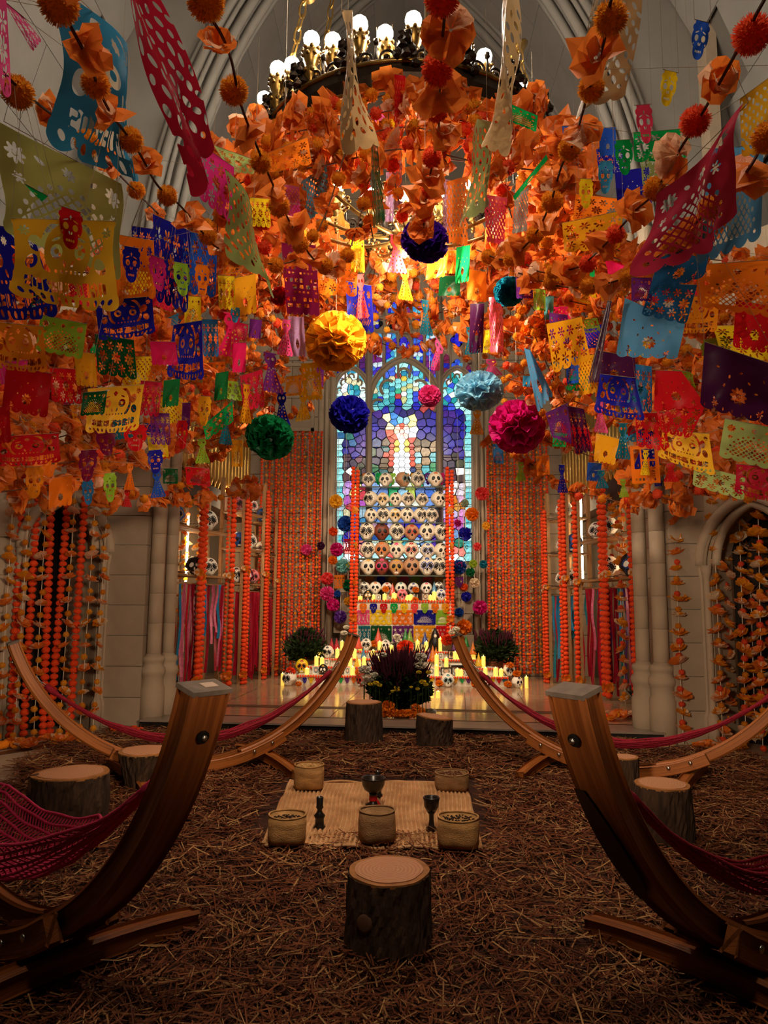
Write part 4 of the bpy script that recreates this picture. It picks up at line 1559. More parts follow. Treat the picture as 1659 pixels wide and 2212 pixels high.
PCOL = {'yellow': '#f5b020', 'blue': '#1c4fb0', 'navy': '#2420b4', 'coral': '#f04a48', 'magenta': '#dc1c82', 'plum': '#4a1840', 'pink': '#f04a98', 'orange': '#f58418', 'vermilion': '#f05a20',
        'aqua': '#8ad0cc', 'green': '#147a46', 'purple': '#7a3fb0', 'sage': '#a8b89a', 'lime': '#a8c030', 'teal': '#1c86a0', 'cream': '#f0d8b8', 'sky': '#a4e0f8', 'red': '#c01818', 'violet': '#4a18a0', 'gold': '#fabc2c'}
def pom_mat(c):
    return paper('pompom_' + c, PCOL[c], 0.5, 0.02, 0.2, 30)
def tissue_pompom_mesh(seed, n=90):
    """ball of ruffled tissue sheets, radius 1"""
    rnd = random.Random(seed)
    m = MB()
    ga = math.pi * (3 - math.sqrt(5))
    for k in range(n):
        z = 1 - 2 * (k + 0.5) / n
        r = math.sqrt(1 - z * z)
        d = Vector((r * math.cos(ga * k), r * math.sin(ga * k), z))
        d = (d + Vector((rnd.uniform(-.15, .15), rnd.uniform(-.15, .15), rnd.uniform(-.15, .15)))).normalized()
        s = d.orthogonal().normalized()
        s = (Matrix.Rotation(rnd.uniform(0, 6.28), 3, d) @ s)
        t = d.cross(s)
        lean = rnd.uniform(-.25, .25)
        vs = []
        W = rnd.uniform(0.34, 0.5)
        for i in range(4):
            f = i / 3
            for j in range(5):
                g = (j / 4 - 0.5) * 2
                rad = 0.42 + 0.56 * f + (rnd.uniform(-.06, .06) if i == 3 else 0)
                p = d * rad + s * (g * W * (0.35 + 0.65 * f)) + t * (lean * f + 0.1 * math.sin(g * 5 + k) * f + rnd.uniform(-.03, .03))
                if p.length > 1.04:
                    p = p.normalized() * 1.04
                vs.append(p)
        m.add(vs, [(i * 5 + j, i * 5 + j + 1, (i + 1) * 5 + j + 1, (i + 1) * 5 + j) for i in range(3) for j in range(4)])
    return m.mesh('ruffles', [pom_mat('pink')])
POMS = [tissue_pompom_mesh(s, 110) for s in range(2)]
POMS_S = [tissue_pompom_mesh(s + 5, 54) for s in range(2)]
def pompom(px, py, rpx, Y, color, label, group, thread=1.2, squash=1.0):
    p = at(px, py, Y)
    r = rpx / ppm(p)
    t = thing('tissue_pompom', label, 'pompom', p, group=group)
    big = rpx > 22
    link_obj('ruffles', random.choice(POMS if big else POMS_S), t, rot=(random.uniform(-.4, .4), random.uniform(-.4, .4), random.uniform(0, 6)), scale=(r, r, r * squash), mat=pom_mat(color))
    m = MB()
    m.ball((0, 0, 0), r * 0.55, 2)
    m.build('core', pom_mat(color), t)
    if thread:
        m = MB()
        m.tube([(0, 0, r * 0.3), (0, 0, r + thread)], max(0.0015, 0.4 / ppm(p)), 4)
        m.build('thread', WHITECORD, t)
    return t

# ------------------------------------------------------------------ painted skulls
BONE = pbr('skull_bone', '#e4d8c4', 0.45, noise=0.1, scale=14)
SKM = {'bone': BONE, 'white': pbr('skull_white', '#efe9dd', 0.4), 'pink': pbr('skull_pink', '#e88a98', 0.45), 'yellow': pbr('skull_yellow', '#e8cc28', 0.45), 'black': pbr('skull_black', '#171415', 0.35),
       'brown': pbr('skull_brown', '#7a3a28', 0.45, noise=0.4, scale=30), 'blue': pbr('skull_blue', '#2058a8', 0.4), 'tan': pbr('skull_tan', '#b88a68', 0.5), 'clay': pbr('skull_clay', '#8a6a4a', 0.7, noise=0.3, scale=10)}
INK = pbr('skull_ink', '#0f0c0c', 0.4)
TEETH = pbr('skull_teeth', '#f2ecdc', 0.4)
PAINT = {c: pbr('paint_' + c, h, 0.45) for c, h in (('red', '#b02a22'), ('blue', '#2a4a98'), ('gold', '#c89a30'), ('pink', '#d83a78'), ('black', '#141112'), ('teal', '#2a7a80'), ('orange', '#d8702a'), ('maroon', '#5a2028'))}
def sk_pt(d, push=0.0):
    """surface of the skull of height about 2 in direction d (front is -y)"""
    x, y, z = d
    jaw = max(0.0, min(1.0, (-0.1 - z) / 0.55))
    sx = 0.86 * (1 - jaw) + 0.60 * jaw
    sy = 0.98 * (1 - jaw) + 0.80 * jaw
    q = Vector((x * sx, y * sy + (-0.16 * jaw), z * 0.98))
    if q.y < -0.62:
        q.y = -0.62 + (q.y + 0.62) * 0.5
    cheek = math.exp(-((z + 0.12) ** 2) / 0.03) * (1 if y < 0 else 0)
    q.x *= 1 + 0.08 * cheek
    if q.z < -0.86:
        q.z = -0.86
    return q + Vector((x, y, z)) * push
def skull_mesh():
    vs, fs = ico(4)
    m = MB()
    m.add([sk_pt(p) for p in vs], fs)
    return m.mesh('cranium', [BONE], True)
def patch(cx, cz, rx, rz, push, n=18, shape=None):
    """raised patch on the face around the (x, z) direction"""
    m = MB()
    def S(x, z, pu):
        y = -math.sqrt(max(0.02, 1 - min(0.98, x * x + z * z)))
        return sk_pt((x, y, z), pu)
    vs = [S(cx, cz, push)]
    for ring, f in ((1, 0.6), (2, 1.0)):
        for k in range(n):
            a = 2 * math.pi * k / n
            s = shape(a) if shape else 1.0
            vs.append(S(cx + rx * f * s * math.cos(a), cz + rz * f * s * math.sin(a), push if ring == 1 else push * 0.35))
    fs = [(0, 1 + k, 1 + (k + 1) % n) for k in range(n)] + [(1 + k, n + 1 + k, n + 1 + (k + 1) % n, 1 + (k + 1) % n) for k in range(n)]
    m.add(vs, fs)
    return m
SKULL = skull_mesh()
EYE_L = patch(-0.33, 0.08, 0.22, 0.24, 0.022, shape=lambda a: 1 + 0.1 * math.sin(2 * a)).mesh('eye_socket', [INK])
EYE_R = patch(0.33, 0.08, 0.22, 0.24, 0.022, shape=lambda a: 1 - 0.1 * math.sin(2 * a)).mesh('eye_socket', [INK])
NOSE = patch(0.0, -0.27, 0.12, 0.15, 0.022, shape=lambda a: 1.15 if math.sin(a) < 0 else 0.75).mesh('nose_cavity', [INK])
MOUTH = patch(0.0, -0.62, 0.34, 0.11, 0.018).mesh('mouth', [INK])
def teeth_mesh():
    m = MB()
    for i in range(6):
        x = -0.25 + 0.1 * i
        for z in (-0.57, -0.66):
            p = sk_pt((x, -math.sqrt(1 - x * x - z * z), z), 0.025)
            m.box(p, (0.075, 0.03, 0.075))
    return m.mesh('teeth', [TEETH])
TEETHM = teeth_mesh()
def ring_mesh(cx):
    m = MB()
    for k in range(11):
        a = 2 * math.pi * k / 11
        pm = patch(cx + 0.30 * math.cos(a), 0.08 + 0.31 * math.sin(a), 0.075, 0.075, 0.014, 8)
        m.add(pm.v, pm.f)
    return m.mesh('eye_petals', [PAINT['red']])
RING_L, RING_R = ring_mesh(-0.33), ring_mesh(0.33)
def fore_mesh(seed):
    rnd = random.Random(seed)
    m = MB()
    for k in range(5):
        a = math.pi * (0.15 + 0.7 * k / 4)
        pm = patch(0.20 * math.cos(a), 0.60 + 0.17 * math.sin(a), 0.075, 0.1, 0.012, 8)
        m.add(pm.v, pm.f)
    pm = patch(0, 0.58, 0.07, 0.07, 0.016, 8)
    m.add(pm.v, pm.f)
    for s in (-1, 1):
        for q in range(4):
            pm = patch(s * (0.45 + rnd.uniform(-.05, .1)), -0.3 - 0.1 * q * rnd.uniform(0.5, 1), 0.05, 0.04, 0.012, 7)
            m.add(pm.v, pm.f)
    return m.mesh('forehead_flower', [PAINT['black']])
FORE = [fore_mesh(s) for s in range(3)]
def skull(p, h, label, base='bone', accent='black', rings=True, rz=0.0, tilt=0.0, group='painted skulls', teeth=True, small=False):
    """p: the point it stands on; h: height"""
    s = h / 1.84
    t = thing('painted_skull', label, 'skull', (p[0], p[1], p[2] + 0.86 * s), (tilt, 0, rz), group)
    kw = dict(scale=s)
    cr = link_obj('cranium', SKULL, t, mat=SKM[base], **kw)
    ink = INK if base != 'black' else TEETH
    if rings:
        link_obj('eye_petals', RING_L, t, mat=PAINT[accent], **kw)
        link_obj('eye_petals', RING_R, t, mat=PAINT[accent], **kw)
    link_obj('eye_socket', EYE_L, t, mat=ink, **kw)
    link_obj('eye_socket', EYE_R, t, mat=ink, **kw)
    link_obj('nose_cavity', NOSE, t, mat=ink, **kw)
    if teeth:
        link_obj('mouth', MOUTH, t, mat=ink if base != 'black' else PAINT['pink'], **kw)
        link_obj('teeth', TEETHM, t, **kw)
    link_obj('forehead_flower', random.choice(FORE), t, mat=PAINT[accent], **kw)
    return t

# ------------------------------------------------------------------ strands of marigold and of flowers
def strand_mari(parent, a, b, dia, spacing=0.8, mat=None, meshes=None):
    """beads from a to b as parts of parent"""
    meshes = meshes or MARIG
    a, b = Vector(a), Vector(b)
    L = (b - a).length
    n = max(2, int(L / (dia * spacing)))
    q = (b - a).to_track_quat('Z', 'Y')
    m = MB()
    m.tube([a, b], dia * 0.08, 4)
    m.build('cord', WHITECORD, parent)
    for i in range(n):
        f = (i + 0.5) / n
        r = dia / 2 * random.uniform(0.93, 1.07)
        e = q.to_euler()
        link_obj('marigold', random.choice(meshes), parent, a + (b - a) * f, (e.x, e.y, random.uniform(0, 6)), r, mat)
def strand_joined(parent, a, b, dia, spacing, mats, name='marigolds', sub=1, sag=0.0):
    """the same strand where the beads are too small to pick apart: one part of kind stuff"""
    a, b = Vector(a), Vector(b)
    n = max(2, int((b - a).length / (dia * spacing)))
    m = MB()
    for i in range(n):
        f = (i + 0.5) / n
        p = a + (b - a) * f - Vector((0, 0, sag * 4 * f * (1 - f)))
        m.ball(p, dia / 2 * random.uniform(0.9, 1.1), sub, mi=i % len(mats), noise=0.16, scale=(1, 1, 0.8) if abs(a.z - b.z) > 0.2 else (0.8, 1, 1))
    o = m.build(name, list(mats), parent)
    o['kind'] = 'stuff'
    return o

# ------------------------------------------------------------------ the stepped altar
CLOTH = pbr('altar_cloth', '#d8ccb8', 0.85, noise=0.1, scale=8)
PINE = wood('pine', '#b88a58', '#95683c', 4.0, (1, 1, 1), 0.6)
GLASSM = pbr('shelf_glass', '#5a6258', 0.08, spec=0.7)
RAWWOOD = pbr('raw_wood', '#a87f55', 0.7, noise=0.3, scale=12, stretch=(6, 6, 0.8))
WAX = glow('wax_glow', '#ffcc48', 0.8, '#f0d890')
TIP = glow('flame_glow', '#ffdc70', 9.0)
def px_x(px, Y, z):
    """x of the place at depth Y and height z seen at column px"""
    lo, hi = -4.0, 4.0
    for _ in range(40):
        mid = (lo + hi) / 2
        if proj((mid, Y, z))[0] < px:
            lo = mid
        else:
            hi = mid
    return lo
STEPS = [  # front depth, top height, px from, px to
    (10.15, 0.237, 641, 1099), (10.4, 0.335, 664, 1078), (10.6, 0.432, 694, 1042), (10.8, 0.53, 750, 1002)]
altar = thing('stepped_altar', 'stepped altar draped in pale cloth and edged with orange marigolds', 'altar', (0, 10.15, DZ))
AO = Vector(altar.location)
z_prev = DZ
for k, (Y, z, x0, x1) in enumerate(STEPS):
    xa, xb = px_x(x0, Y, z), px_x(x1, Y, z)
    m = MB()
    m.box(((xa + xb) / 2, (Y + 11.15) / 2, (z_prev + z) / 2), (xb - xa, 11.15 - Y, z - z_prev))
    m.build('step', CLOTH, altar, loc=-AO)
    o = strand_joined(altar, Vector((xa, Y - 0.02, z - 0.012)) - AO, Vector((xb, Y - 0.02, z - 0.012)) - AO, 0.042, 0.85, (MARI,), 'marigold_edging')
    z_prev = z
PY, PZ = 11.0, 1.27
pxa, pxb = px_x(771, PY, PZ), px_x(976, PY, PZ)
m = MB()
m.box(((pxa + pxb) / 2, (PY + 11.4) / 2, (0.53 + PZ) / 2), (pxb - pxa, 11.4 - PY, PZ - 0.53))
m.build('plinth', CLOTH, altar, loc=-AO)
strand_joined(altar, Vector((pxa - 0.02, PY - 0.02, PZ - 0.01)) - AO, Vector((pxb + 0.02, PY - 0.02, PZ - 0.01)) - AO, 0.05, 0.85, (MARI,), 'marigold_edging')
# tower of shelves on the plinth
tower = thing('shelf_tower', 'tall open shelf tower before the stained glass, posts wrapped in marigolds', 'shelf', (0, 11.2, PZ))
TO = Vector(tower.location)
SHY = [1243, 1207, 1168, 1130, 1095, 1053]
TY = 11.2
shz = [at(870, y, TY).z for y in SHY]
TZ = at(770, 1012, TY).z
txa, txb = px_x(772, TY, 2.2), px_x(966, TY, 2.2)
for x in (txa, txb):
    for y in (11.1, 11.36):
        m = MB()
        m.box((x, y, (PZ + TZ) / 2), (0.035, 0.035, TZ - PZ))
        m.build('post', RAWWOOD, tower, loc=-TO)
for z in shz:
    m = MB()
    m.prism([(txa + 0.02, 11.08), (txb - 0.02, 11.08), (txb - 0.02, 11.38), (txa + 0.02, 11.38)], 'z', z - 0.018, z)
    m.build('shelf', GLASSM, tower, loc=-TO)
for x, off in ((txa - 0.03, 1), (txb + 0.03, 1)):
    for dx in (-0.035, 0.035):
        a = Vector((x + dx, 11.04, TZ - (0.0 if dx < 0 else 0.05)))
        b = Vector((x + dx + random.uniform(-.02, .02), 11.0, 0.62))
        strand_mari(tower, a - TO, b - TO, 0.07, 0.78)
    for k in range(4):
        link_obj('paper_flower', FLOWERS[5], tower, Vector((x, 10.98, 1.0 + k * 0.55)) - TO, (math.pi / 2, 0, k), 0.06)
# skulls on the tower
DESC = ['black-eyed', 'petal-eyed', 'flower-browed', 'speckled', 'wide-eyed', 'dotted']
ROWS = [(1243, [(795, 'bone', 'gold', 0), (825, 'brown', 'pink', 0), (856, 'tan', 'gold', 0), (889, 'tan', 'maroon', 0), (922, 'bone', 'blue', 0), (950, 'bone', 'black', 0)], 36),
        (1207, [(794, 'bone', 'black', 0), (826, 'tan', 'orange', 0), (858, 'bone', 'pink', 0), (888, 'bone', 'red', 0), (924, 'bone', 'blue', 0), (953, 'bone', 'black', 0.3)], 33),
        (1168, [(793, 'bone', 'black', 0), (824, 'brown', 'black', 0), (857, 'bone', 'black', 0), (889, 'tan', 'red', 0), (923, 'bone', 'black', 0), (953, 'bone', 'black', 0)], 34),
        (1130, [(801, 'bone', 'black', 0), (828, 'bone', 'black', 0), (853, 'bone', 'gold', 0), (879, 'bone', 'black', 0), (908, 'bone', 'black', 0.3), (932, 'bone', 'black', 0)], 30),
        (1095, [(801, 'bone', 'black', -0.4), (827, 'bone', 'gold', 0), (855, 'bone', 'black', 0), (881, 'bone', 'black', 0), (912, 'bone', 'black', 0), (946, 'bone', 'black', 0.3)], 29),
        (1053, [(796, 'bone', 'black', 0), (833, 'bone', 'black', 0), (870, 'tan', 'teal', 0.8), (902, 'bone', 'black', 0), (940, 'bone', 'orange', 0)], 30)]
SHN = ['lowest', 'second', 'third', 'fourth', 'fifth', 'top']
CN = {'bone': 'bone-white', 'tan': 'tan', 'brown': 'red-brown', 'white': 'white', 'pink': 'pink', 'yellow': 'yellow', 'black': 'black', 'blue': 'blue', 'clay': 'clay'}
for r, (yb, row, hp) in enumerate(ROWS):
    for i, (px, base, acc, rz) in enumerate(row):
        hh = hp * random.uniform(0.92, 1.06)
        p = at(px, yb, 11.16)
        p.z = shz[r]
        lab = '%s skull with %s petals, %s along the %s tower shelf' % (CN[base], acc, ORD[i], SHN[r])
        skull(p, hh * 1.1 / ppm(p), lab, base, acc, rings=(i + r) % 3 != 0, rz=rz + random.uniform(-.15, .15), group='skulls on the shelf tower', teeth=(i + r) % 2 == 0)
# papel picado strips behind the top shelf and behind the plinth are built with the banners
# plinth and step skulls
def on(px, py, Y, z):
    p = at(px, py, Y)
    return Vector((p.x, Y, z))
PL = 'skulls on the altar plinth'
for i, (px, hp, base, acc) in enumerate([(787, 27, 'white', 'black'), (811, 28, 'white', 'orange'), (836, 26, 'white', 'red'), (866, 27, 'white', 'teal'), (893, 26, 'white', 'blue'), (921, 27, 'white', 'pink'), (948, 28, 'white', 'black')]):
    p = on(px, 1280, 11.26, PZ + 0.10)
    b = MB()
    b.box((0, 0, 0.05), (0.14, 0.1, 0.1))
    t = skull(p, hp / ppm(p), 'white skull with %s petals, %s in the raised row on the plinth' % (acc, ORD[i]), base, acc, rings=i % 2 == 0, group=PL)
    b.build('stand_block', CLOTH, t, loc=(0, 0, -0.86 * hp / ppm(p) / 1.84 - 0.1))
for px, hp, base, acc, lab in [(795, 22, 'black', 'gold', 'small black and white skull at the front of the plinth'), (869, 25, 'pink', 'red', 'pink skull with ringed eyes at the front of the plinth'),
                               (953, 26, 'white', 'blue', 'pale skull with blue ringed eyes at the front of the plinth')]:
    p = on(px, 1297, 11.07, PZ)
    skull(p, hp / ppm(p), lab, base, acc, group=PL)
ST = 'skulls on the altar steps'
for px, Y, z, hp, base, acc, rz, lab in [
    (791, 10.9, 0.53, 26, 'white', 'black', 0, 'round white skull with a black grin on the upper step'),
    (833, 10.9, 0.53, 24, 'white', 'black', 0, 'grey-white skull beside the orange marigold on the upper step'),
    (709, 10.66, 0.432, 27, 'white', 'black', -0.1, 'white skull with black eyes near the red paper cones'),
    (653, 10.5, 0.237, 30, 'yellow', 'red', 0.1, 'yellow skull with red eyes on the lowest step'),
    (627, 10.02, DZ, 32, 'white', 'black', -0.5, 'large white skull with ringed eyes and marigold crown on the dais'),
    (967, 10.05, DZ, 30, 'white', 'teal', 0.0, 'white skull with green nose and open red mouth on the dais'),
    (1099, 10.3, 0.237, 27, 'white', 'black', 0.1, 'white skull with marigold crown at the end of the step'),
    (1116, 10.02, DZ, 25, 'white', 'black', 0.4, 'black and white skull turned aside on the dais'),
    (699, 10.28, 0.237, 22, 'black', 'gold', 0.0, 'small black skull with yellow eyes on the lowest step'),
    (1049, 10.05, DZ, 26, 'black', 'red', 0.2, 'black skull with white drawing behind the wooden hammock arm'),
    (784, 10.02, DZ, 28, 'brown', 'red', -0.8, 'terracotta brown skull beside the white chrysanthemums')]:
    p = on(px, 1400, Y, z)
    skull(p, hp / ppm(p), lab, base, acc, rings=hp > 25, rz=rz, group=ST, teeth=hp > 24)
# marigold crowns and loose marigold heads
def mari_head(p, r, mat, label, group='loose marigold heads at the altar'):
    t = thing('marigold_bloom', label, 'marigold', p, group=group)
    link_obj('ruffles', random.choice(POMS_S), t, rot=(0.3, 0.2, random.uniform(0, 6)), scale=(r, r, r * 0.8), mat=mat)
    m = MB()
    m.lathe([(0.006, -r * 0.9), (0.006, 0)], 6)
    m.build('stem', pbr('stem_green', '#3a5a28', 0.8), t)
    return t
MO = paper('bloom_orange', '#f58a18', 0.3, 0.02)
MV = paper('bloom_vermilion', '#f04a20', 0.3, 0.02)
for px, py, rp, Y, mat, lab in [
    (628, 1450, 11, 10.0, MV, 'vermilion bloom crowning the white skull with ringed eyes'), (875, 1398, 19, 10.75, MV, 'big vermilion bloom in the middle of the upper step'), (965, 1383, 14, 10.85, MV, 'vermilion bloom beside the black paper figure'),
    (1101, 1437, 9, 10.25, MO, 'orange bloom crowning the skull at the end of the step'), (1116, 1455, 9, 10.0, MO, 'orange bloom crowning the skull turned aside'), (809, 1390, 9, 10.9, MO, 'orange bloom between the two upper step skulls'),
    (776, 1453, 10, 10.1, MO, 'orange bloom on the step beside the white chrysanthemums'), (720, 1474, 9, 10.0, MO, 'orange bloom on the dais beside the hammock arm'), (949, 1476, 9, 10.0, MO, 'orange bloom beside the skull with open mouth'),
    (1028, 1476, 11, 10.0, MO, 'orange bloom on the dais beyond the slim stand'), (1097, 1478, 9, 9.98, MO, 'orange bloom on the dais next to the skull turned aside'), (833, 1273, 8, 11.1, MO, 'orange bloom standing on the plinth near the pink skull'),
    (898, 1274, 8, 11.1, MO, 'orange bloom on the plinth beside a framed photograph'), (852, 1296, 7, 11.03, MO, 'small orange bloom lying at the plinth edge'), (897, 1296, 8, 11.03, MO, 'small orange bloom lying at the plinth edge by the frames'), (645, 1477, 7, 9.98, MO, 'orange bloom at the foot of the large white skull')]:
    p = at(px, py, Y)
    mari_head(p, rp / ppm(p), mat, lab)

# candles
CAND_N = 0
def candle(px, py, hp, Y, z, group, label, wp=8.5):
    p = on(px, py, Y, z)
    k = ppm(p)
    h, r = hp / k, wp / 2 / k
    t = thing('pillar_candle', label, 'candle', p, group=group)
    m = MB()
    m.lathe([(r, 0), (r, h * 0.92), (r * 0.9, h), (r * 0.5, h * 0.93)], 12)
    m.build('wax', WAX, t, smooth=False)
    m = MB()
    m.lathe([(0.002, 0), (r * 0.28, h * 0.05), (r * 0.2, h * 0.1), (0.001, h * 0.2)], 8, (0, 0, h * 0.93))
    m.build('flame', TIP, t, smooth=True)
    return t
cand = {'plinth': [(777, 9, 10), (806, 12, 8), (830, 14, 9), (851, 16, 11), (879, 12, 9), (887, 13, 8), (930, 12, 9), (938, 20, 9), (966, 12, 9), (869, 8, 8)],
        'upper step': [(778, 16, 8), (820, 20, 9), (902, 22, 9), (921, 20, 9), (951, 28, 8), (739, 20, 9), (846, 12, 8)],
        'third step': [(729, 20, 9), (766, 20, 9), (806, 18, 9), (842, 16, 9), (983, 16, 9), (992, 16, 9), (1023, 18, 9), (691, 12, 9)],
        'second step': [(684, 20, 9), (696, 18, 9), (757, 18, 9), (787, 20, 9), (818, 20, 10), (943, 26, 9), (964, 20, 9), (1044, 24, 9), (776, 14, 8)],
        'lowest step': [(664, 14, 10), (730, 22, 9), (762, 18, 10), (943, 22, 9), (988, 16, 9), (996, 14, 8), (1048, 18, 9), (1070, 18, 10), (1082, 16, 9)],
        'dais by the skulls': [(612, 25, 8), (1123, 20, 8), (1136, 24, 8), (934, 24, 8), (946, 14, 10)]}
lev = {'plinth': (11.02, PZ), 'upper step': (10.84, 0.53), 'third step': (10.64, 0.432), 'second step': (10.44, 0.335), 'lowest step': (10.2, 0.237), 'dais by the skulls': (10.0, DZ)}
for nm, lst in cand.items():
    Y, z = lev[nm]
    for i, (px, hp, wp) in enumerate(sorted(lst)):
        yy = 8.9 if (nm.startswith('dais') and 925 < px < 950) else Y + random.uniform(0, 0.05)
        candle(px, 1400, hp, yy, z, 'lit candles on the altar', 'lit yellow candle, %s along the %s' % (ORD[i], nm if nm.startswith('dais') else ('altar ' + nm)), wp)
# framed photographs and cards
FR = {'black': pbr('frame_black', '#15120f', 0.4), 'wood': pbr('frame_wood', '#5a3a24', 0.5), 'white': pbr('frame_white', '#e8e0d0', 0.5)}
def photo_mat(seed):
    rnd = random.Random(seed)
    m, N, L, out = newmat('photo_print_%d' % seed)
    b = N.new('ShaderNodeBsdfPrincipled')
    b.inputs['Roughness'].default_value = 0.3
    L.new(b.outputs[0], out.inputs[0])
    tc = N.new('ShaderNodeTexCoord')
    mp = N.new('ShaderNodeMapping')
    mp.inputs['Location'].default_value = (-0.5, -0.5, -0.52)
    mp.inputs['Scale'].default_value = (1.0, 1.0, 1.0)
    L.new(tc.outputs['Generated'], mp.inputs[0])
    g = N.new('ShaderNodeTexGradient')
    g.gradient_type = 'SPHERICAL'
    mp.inputs['Scale'].default_value = (2.2, 0.01, 1.9)
    mp.inputs['Location'].default_value = (-1.1, 0, -1.05)
    L.new(mp.outputs[0], g.inputs[0])
    nz = N.new('ShaderNodeTexNoise')
    nz.inputs['Scale'].default_value = 5
    L.new(tc.outputs['Generated'], nz.inputs['Vector'])
    ad = N.new('ShaderNodeMath')
    ad.operation = 'ADD'
    L.new(g.outputs['Fac'], ad.inputs[0])
    mu = N.new('ShaderNodeMath')
    mu.operation = 'MULTIPLY'
    mu.inputs[1].default_value = 0.5
    L.new(nz.outputs[0], mu.inputs[0])
    L.new(mu.outputs[0], ad.inputs[1])
    r = N.new('ShaderNodeValToRGB')
    pal = rnd.choice([('#d8d0c4', '#4a4038', '#c8a890'), ('#c8c8c4', '#2a2826', '#e0d4c8'), ('#e0c8b0', '#7a4a38', '#3a2a24'), ('#b8c4c8', '#3a4a58', '#d8b8a0')])
    r.color_ramp.elements[0].color = srgb(pal[0])
    r.color_ramp.elements[0].position = 0.3
    r.color_ramp.elements[1].color = srgb(pal[2])
    r.color_ramp.elements[1].position = 0.85
    e = r.color_ramp.elements.new(0.55)
    e.color = srgb(pal[1])
    L.new(ad.outputs[0], r.inputs[0])
    L.new(r.outputs[0], b.inputs['Base Color'])
    return m
PHOTO = [photo_mat(s) for s in range(6)]
def frame(px, Y, z, wp, hp, fm, label, rz=0.0):
    p = on(px, 1400, Y, z)
    k = ppm(p)
    w, h = wp / k, hp / k
    t = thing('framed_photograph', label, 'photograph', p, (-0.12, 0, rz), 'photographs on the altar')
    m = MB()
    b = min(w, h) * 0.12
    m.box((-w / 2 + b / 2, 0, h / 2), (b, 0.018, h))
    m.box((w / 2 - b / 2, 0, h / 2), (b, 0.018, h))
    m.box((0, 0, b / 2), (w - 2 * b, 0.018, b))
    m.box((0, 0, h - b / 2), (w - 2 * b, 0.018, b))
    m.build('frame', FR[fm], t)
    m = MB()
    m.box((0, 0.004, h / 2), (w - 2 * b, 0.006, h - 2 * b))
    m.build('photo', random.choice(PHOTO), t)
FN = {'black': 'black-framed', 'wood': 'brown-framed', 'white': 'white-bordered'}
frs = {'plinth': [(783, 9, 12, 'wood'), (817, 10, 12, 'white'), (841, 9, 11, 'white'), (891, 15, 17, 'black'), (919, 17, 17, 'wood'), (935, 9, 10, 'white')],
       'upper step': [(812, 11, 12, 'wood'), (849, 14, 15, 'black'), (891, 10, 16, 'black'), (903, 12, 15, 'black'), (914, 8, 11, 'white'), (829, 11, 13, 'black')],
       'third step': [(760, 8, 11, 'white'), (800, 10, 14, 'white'), (814, 14, 12, 'wood'), (975, 14, 18, 'black'), (952, 10, 12, 'white'), (1018, 10, 12, 'wood')],
       'second step': [(706, 12, 13, 'white'), (744, 10, 12, 'white'), (773, 12, 11, 'black'), (800, 16, 12, 'wood'), (950, 10, 14, 'white')],
       'lowest step': [(683, 14, 16, 'white'), (739, 9, 14, 'black'), (751, 12, 15, 'white'), (932, 14, 16, 'white'), (964, 24, 17, 'black'), (983, 14, 18, 'wood'), (1001, 8, 11, 'white'), (1010, 13, 15, 'wood'), (1070, 10, 12, 'black'), (1078, 8, 10, 'white')]}
for nm, lst in frs.items():
    Y, z = lev[nm]
    for i, (px, wp, hp, fm) in enumerate(sorted(lst)):
        frame(px, Y + 0.1, z, wp, hp, fm, '%s photograph, %s along the altar %s' % (FN[fm], ORD[i], nm), random.uniform(-.2, .2))
# folded striped cloth bundle on the second step
t = thing('striped_cloth', 'black and white striped cloth bundle lying on the altar step', 'cloth', on(993, 1440, 10.45, 0.337))
m = MB()
for k in range(6):
    m.box((0, -0.07 + 0.028 * k, 0.02 + 0.012 * math.sin(k)), (0.27, 0.016, 0.05), Matrix.Rotation(0.15, 3, 'Z'))
m.build('white_stripes', SKM['white'], t)
m = MB()
m.box((0, 0, 0.018), (0.28, 0.18, 0.036), Matrix.Rotation(0.15, 3, 'Z'))
m.build('black_ground', SKM['black'], t)
# black figure with a pointed hood
t = thing('hooded_figure', 'black hooded papier figure standing on the upper altar step', 'figurine', on(940, 1404, 10.95, 0.53))
m = MB()
m.lathe([(0.09, 0), (0.1, 0.03), (0.085, 0.14), (0.06, 0.2), (0.055, 0.24), (0.035, 0.29), (0.012, 0.33), (0.002, 0.345)], 16)
m.build('cloak', SKM['black'], t, smooth=True)
m = MB()
m.ball((0, -0.05, 0.22), 0.03, 2, scale=(0.8, 0.6, 1))
m.build('face', SKM['bone'], t, smooth=True)
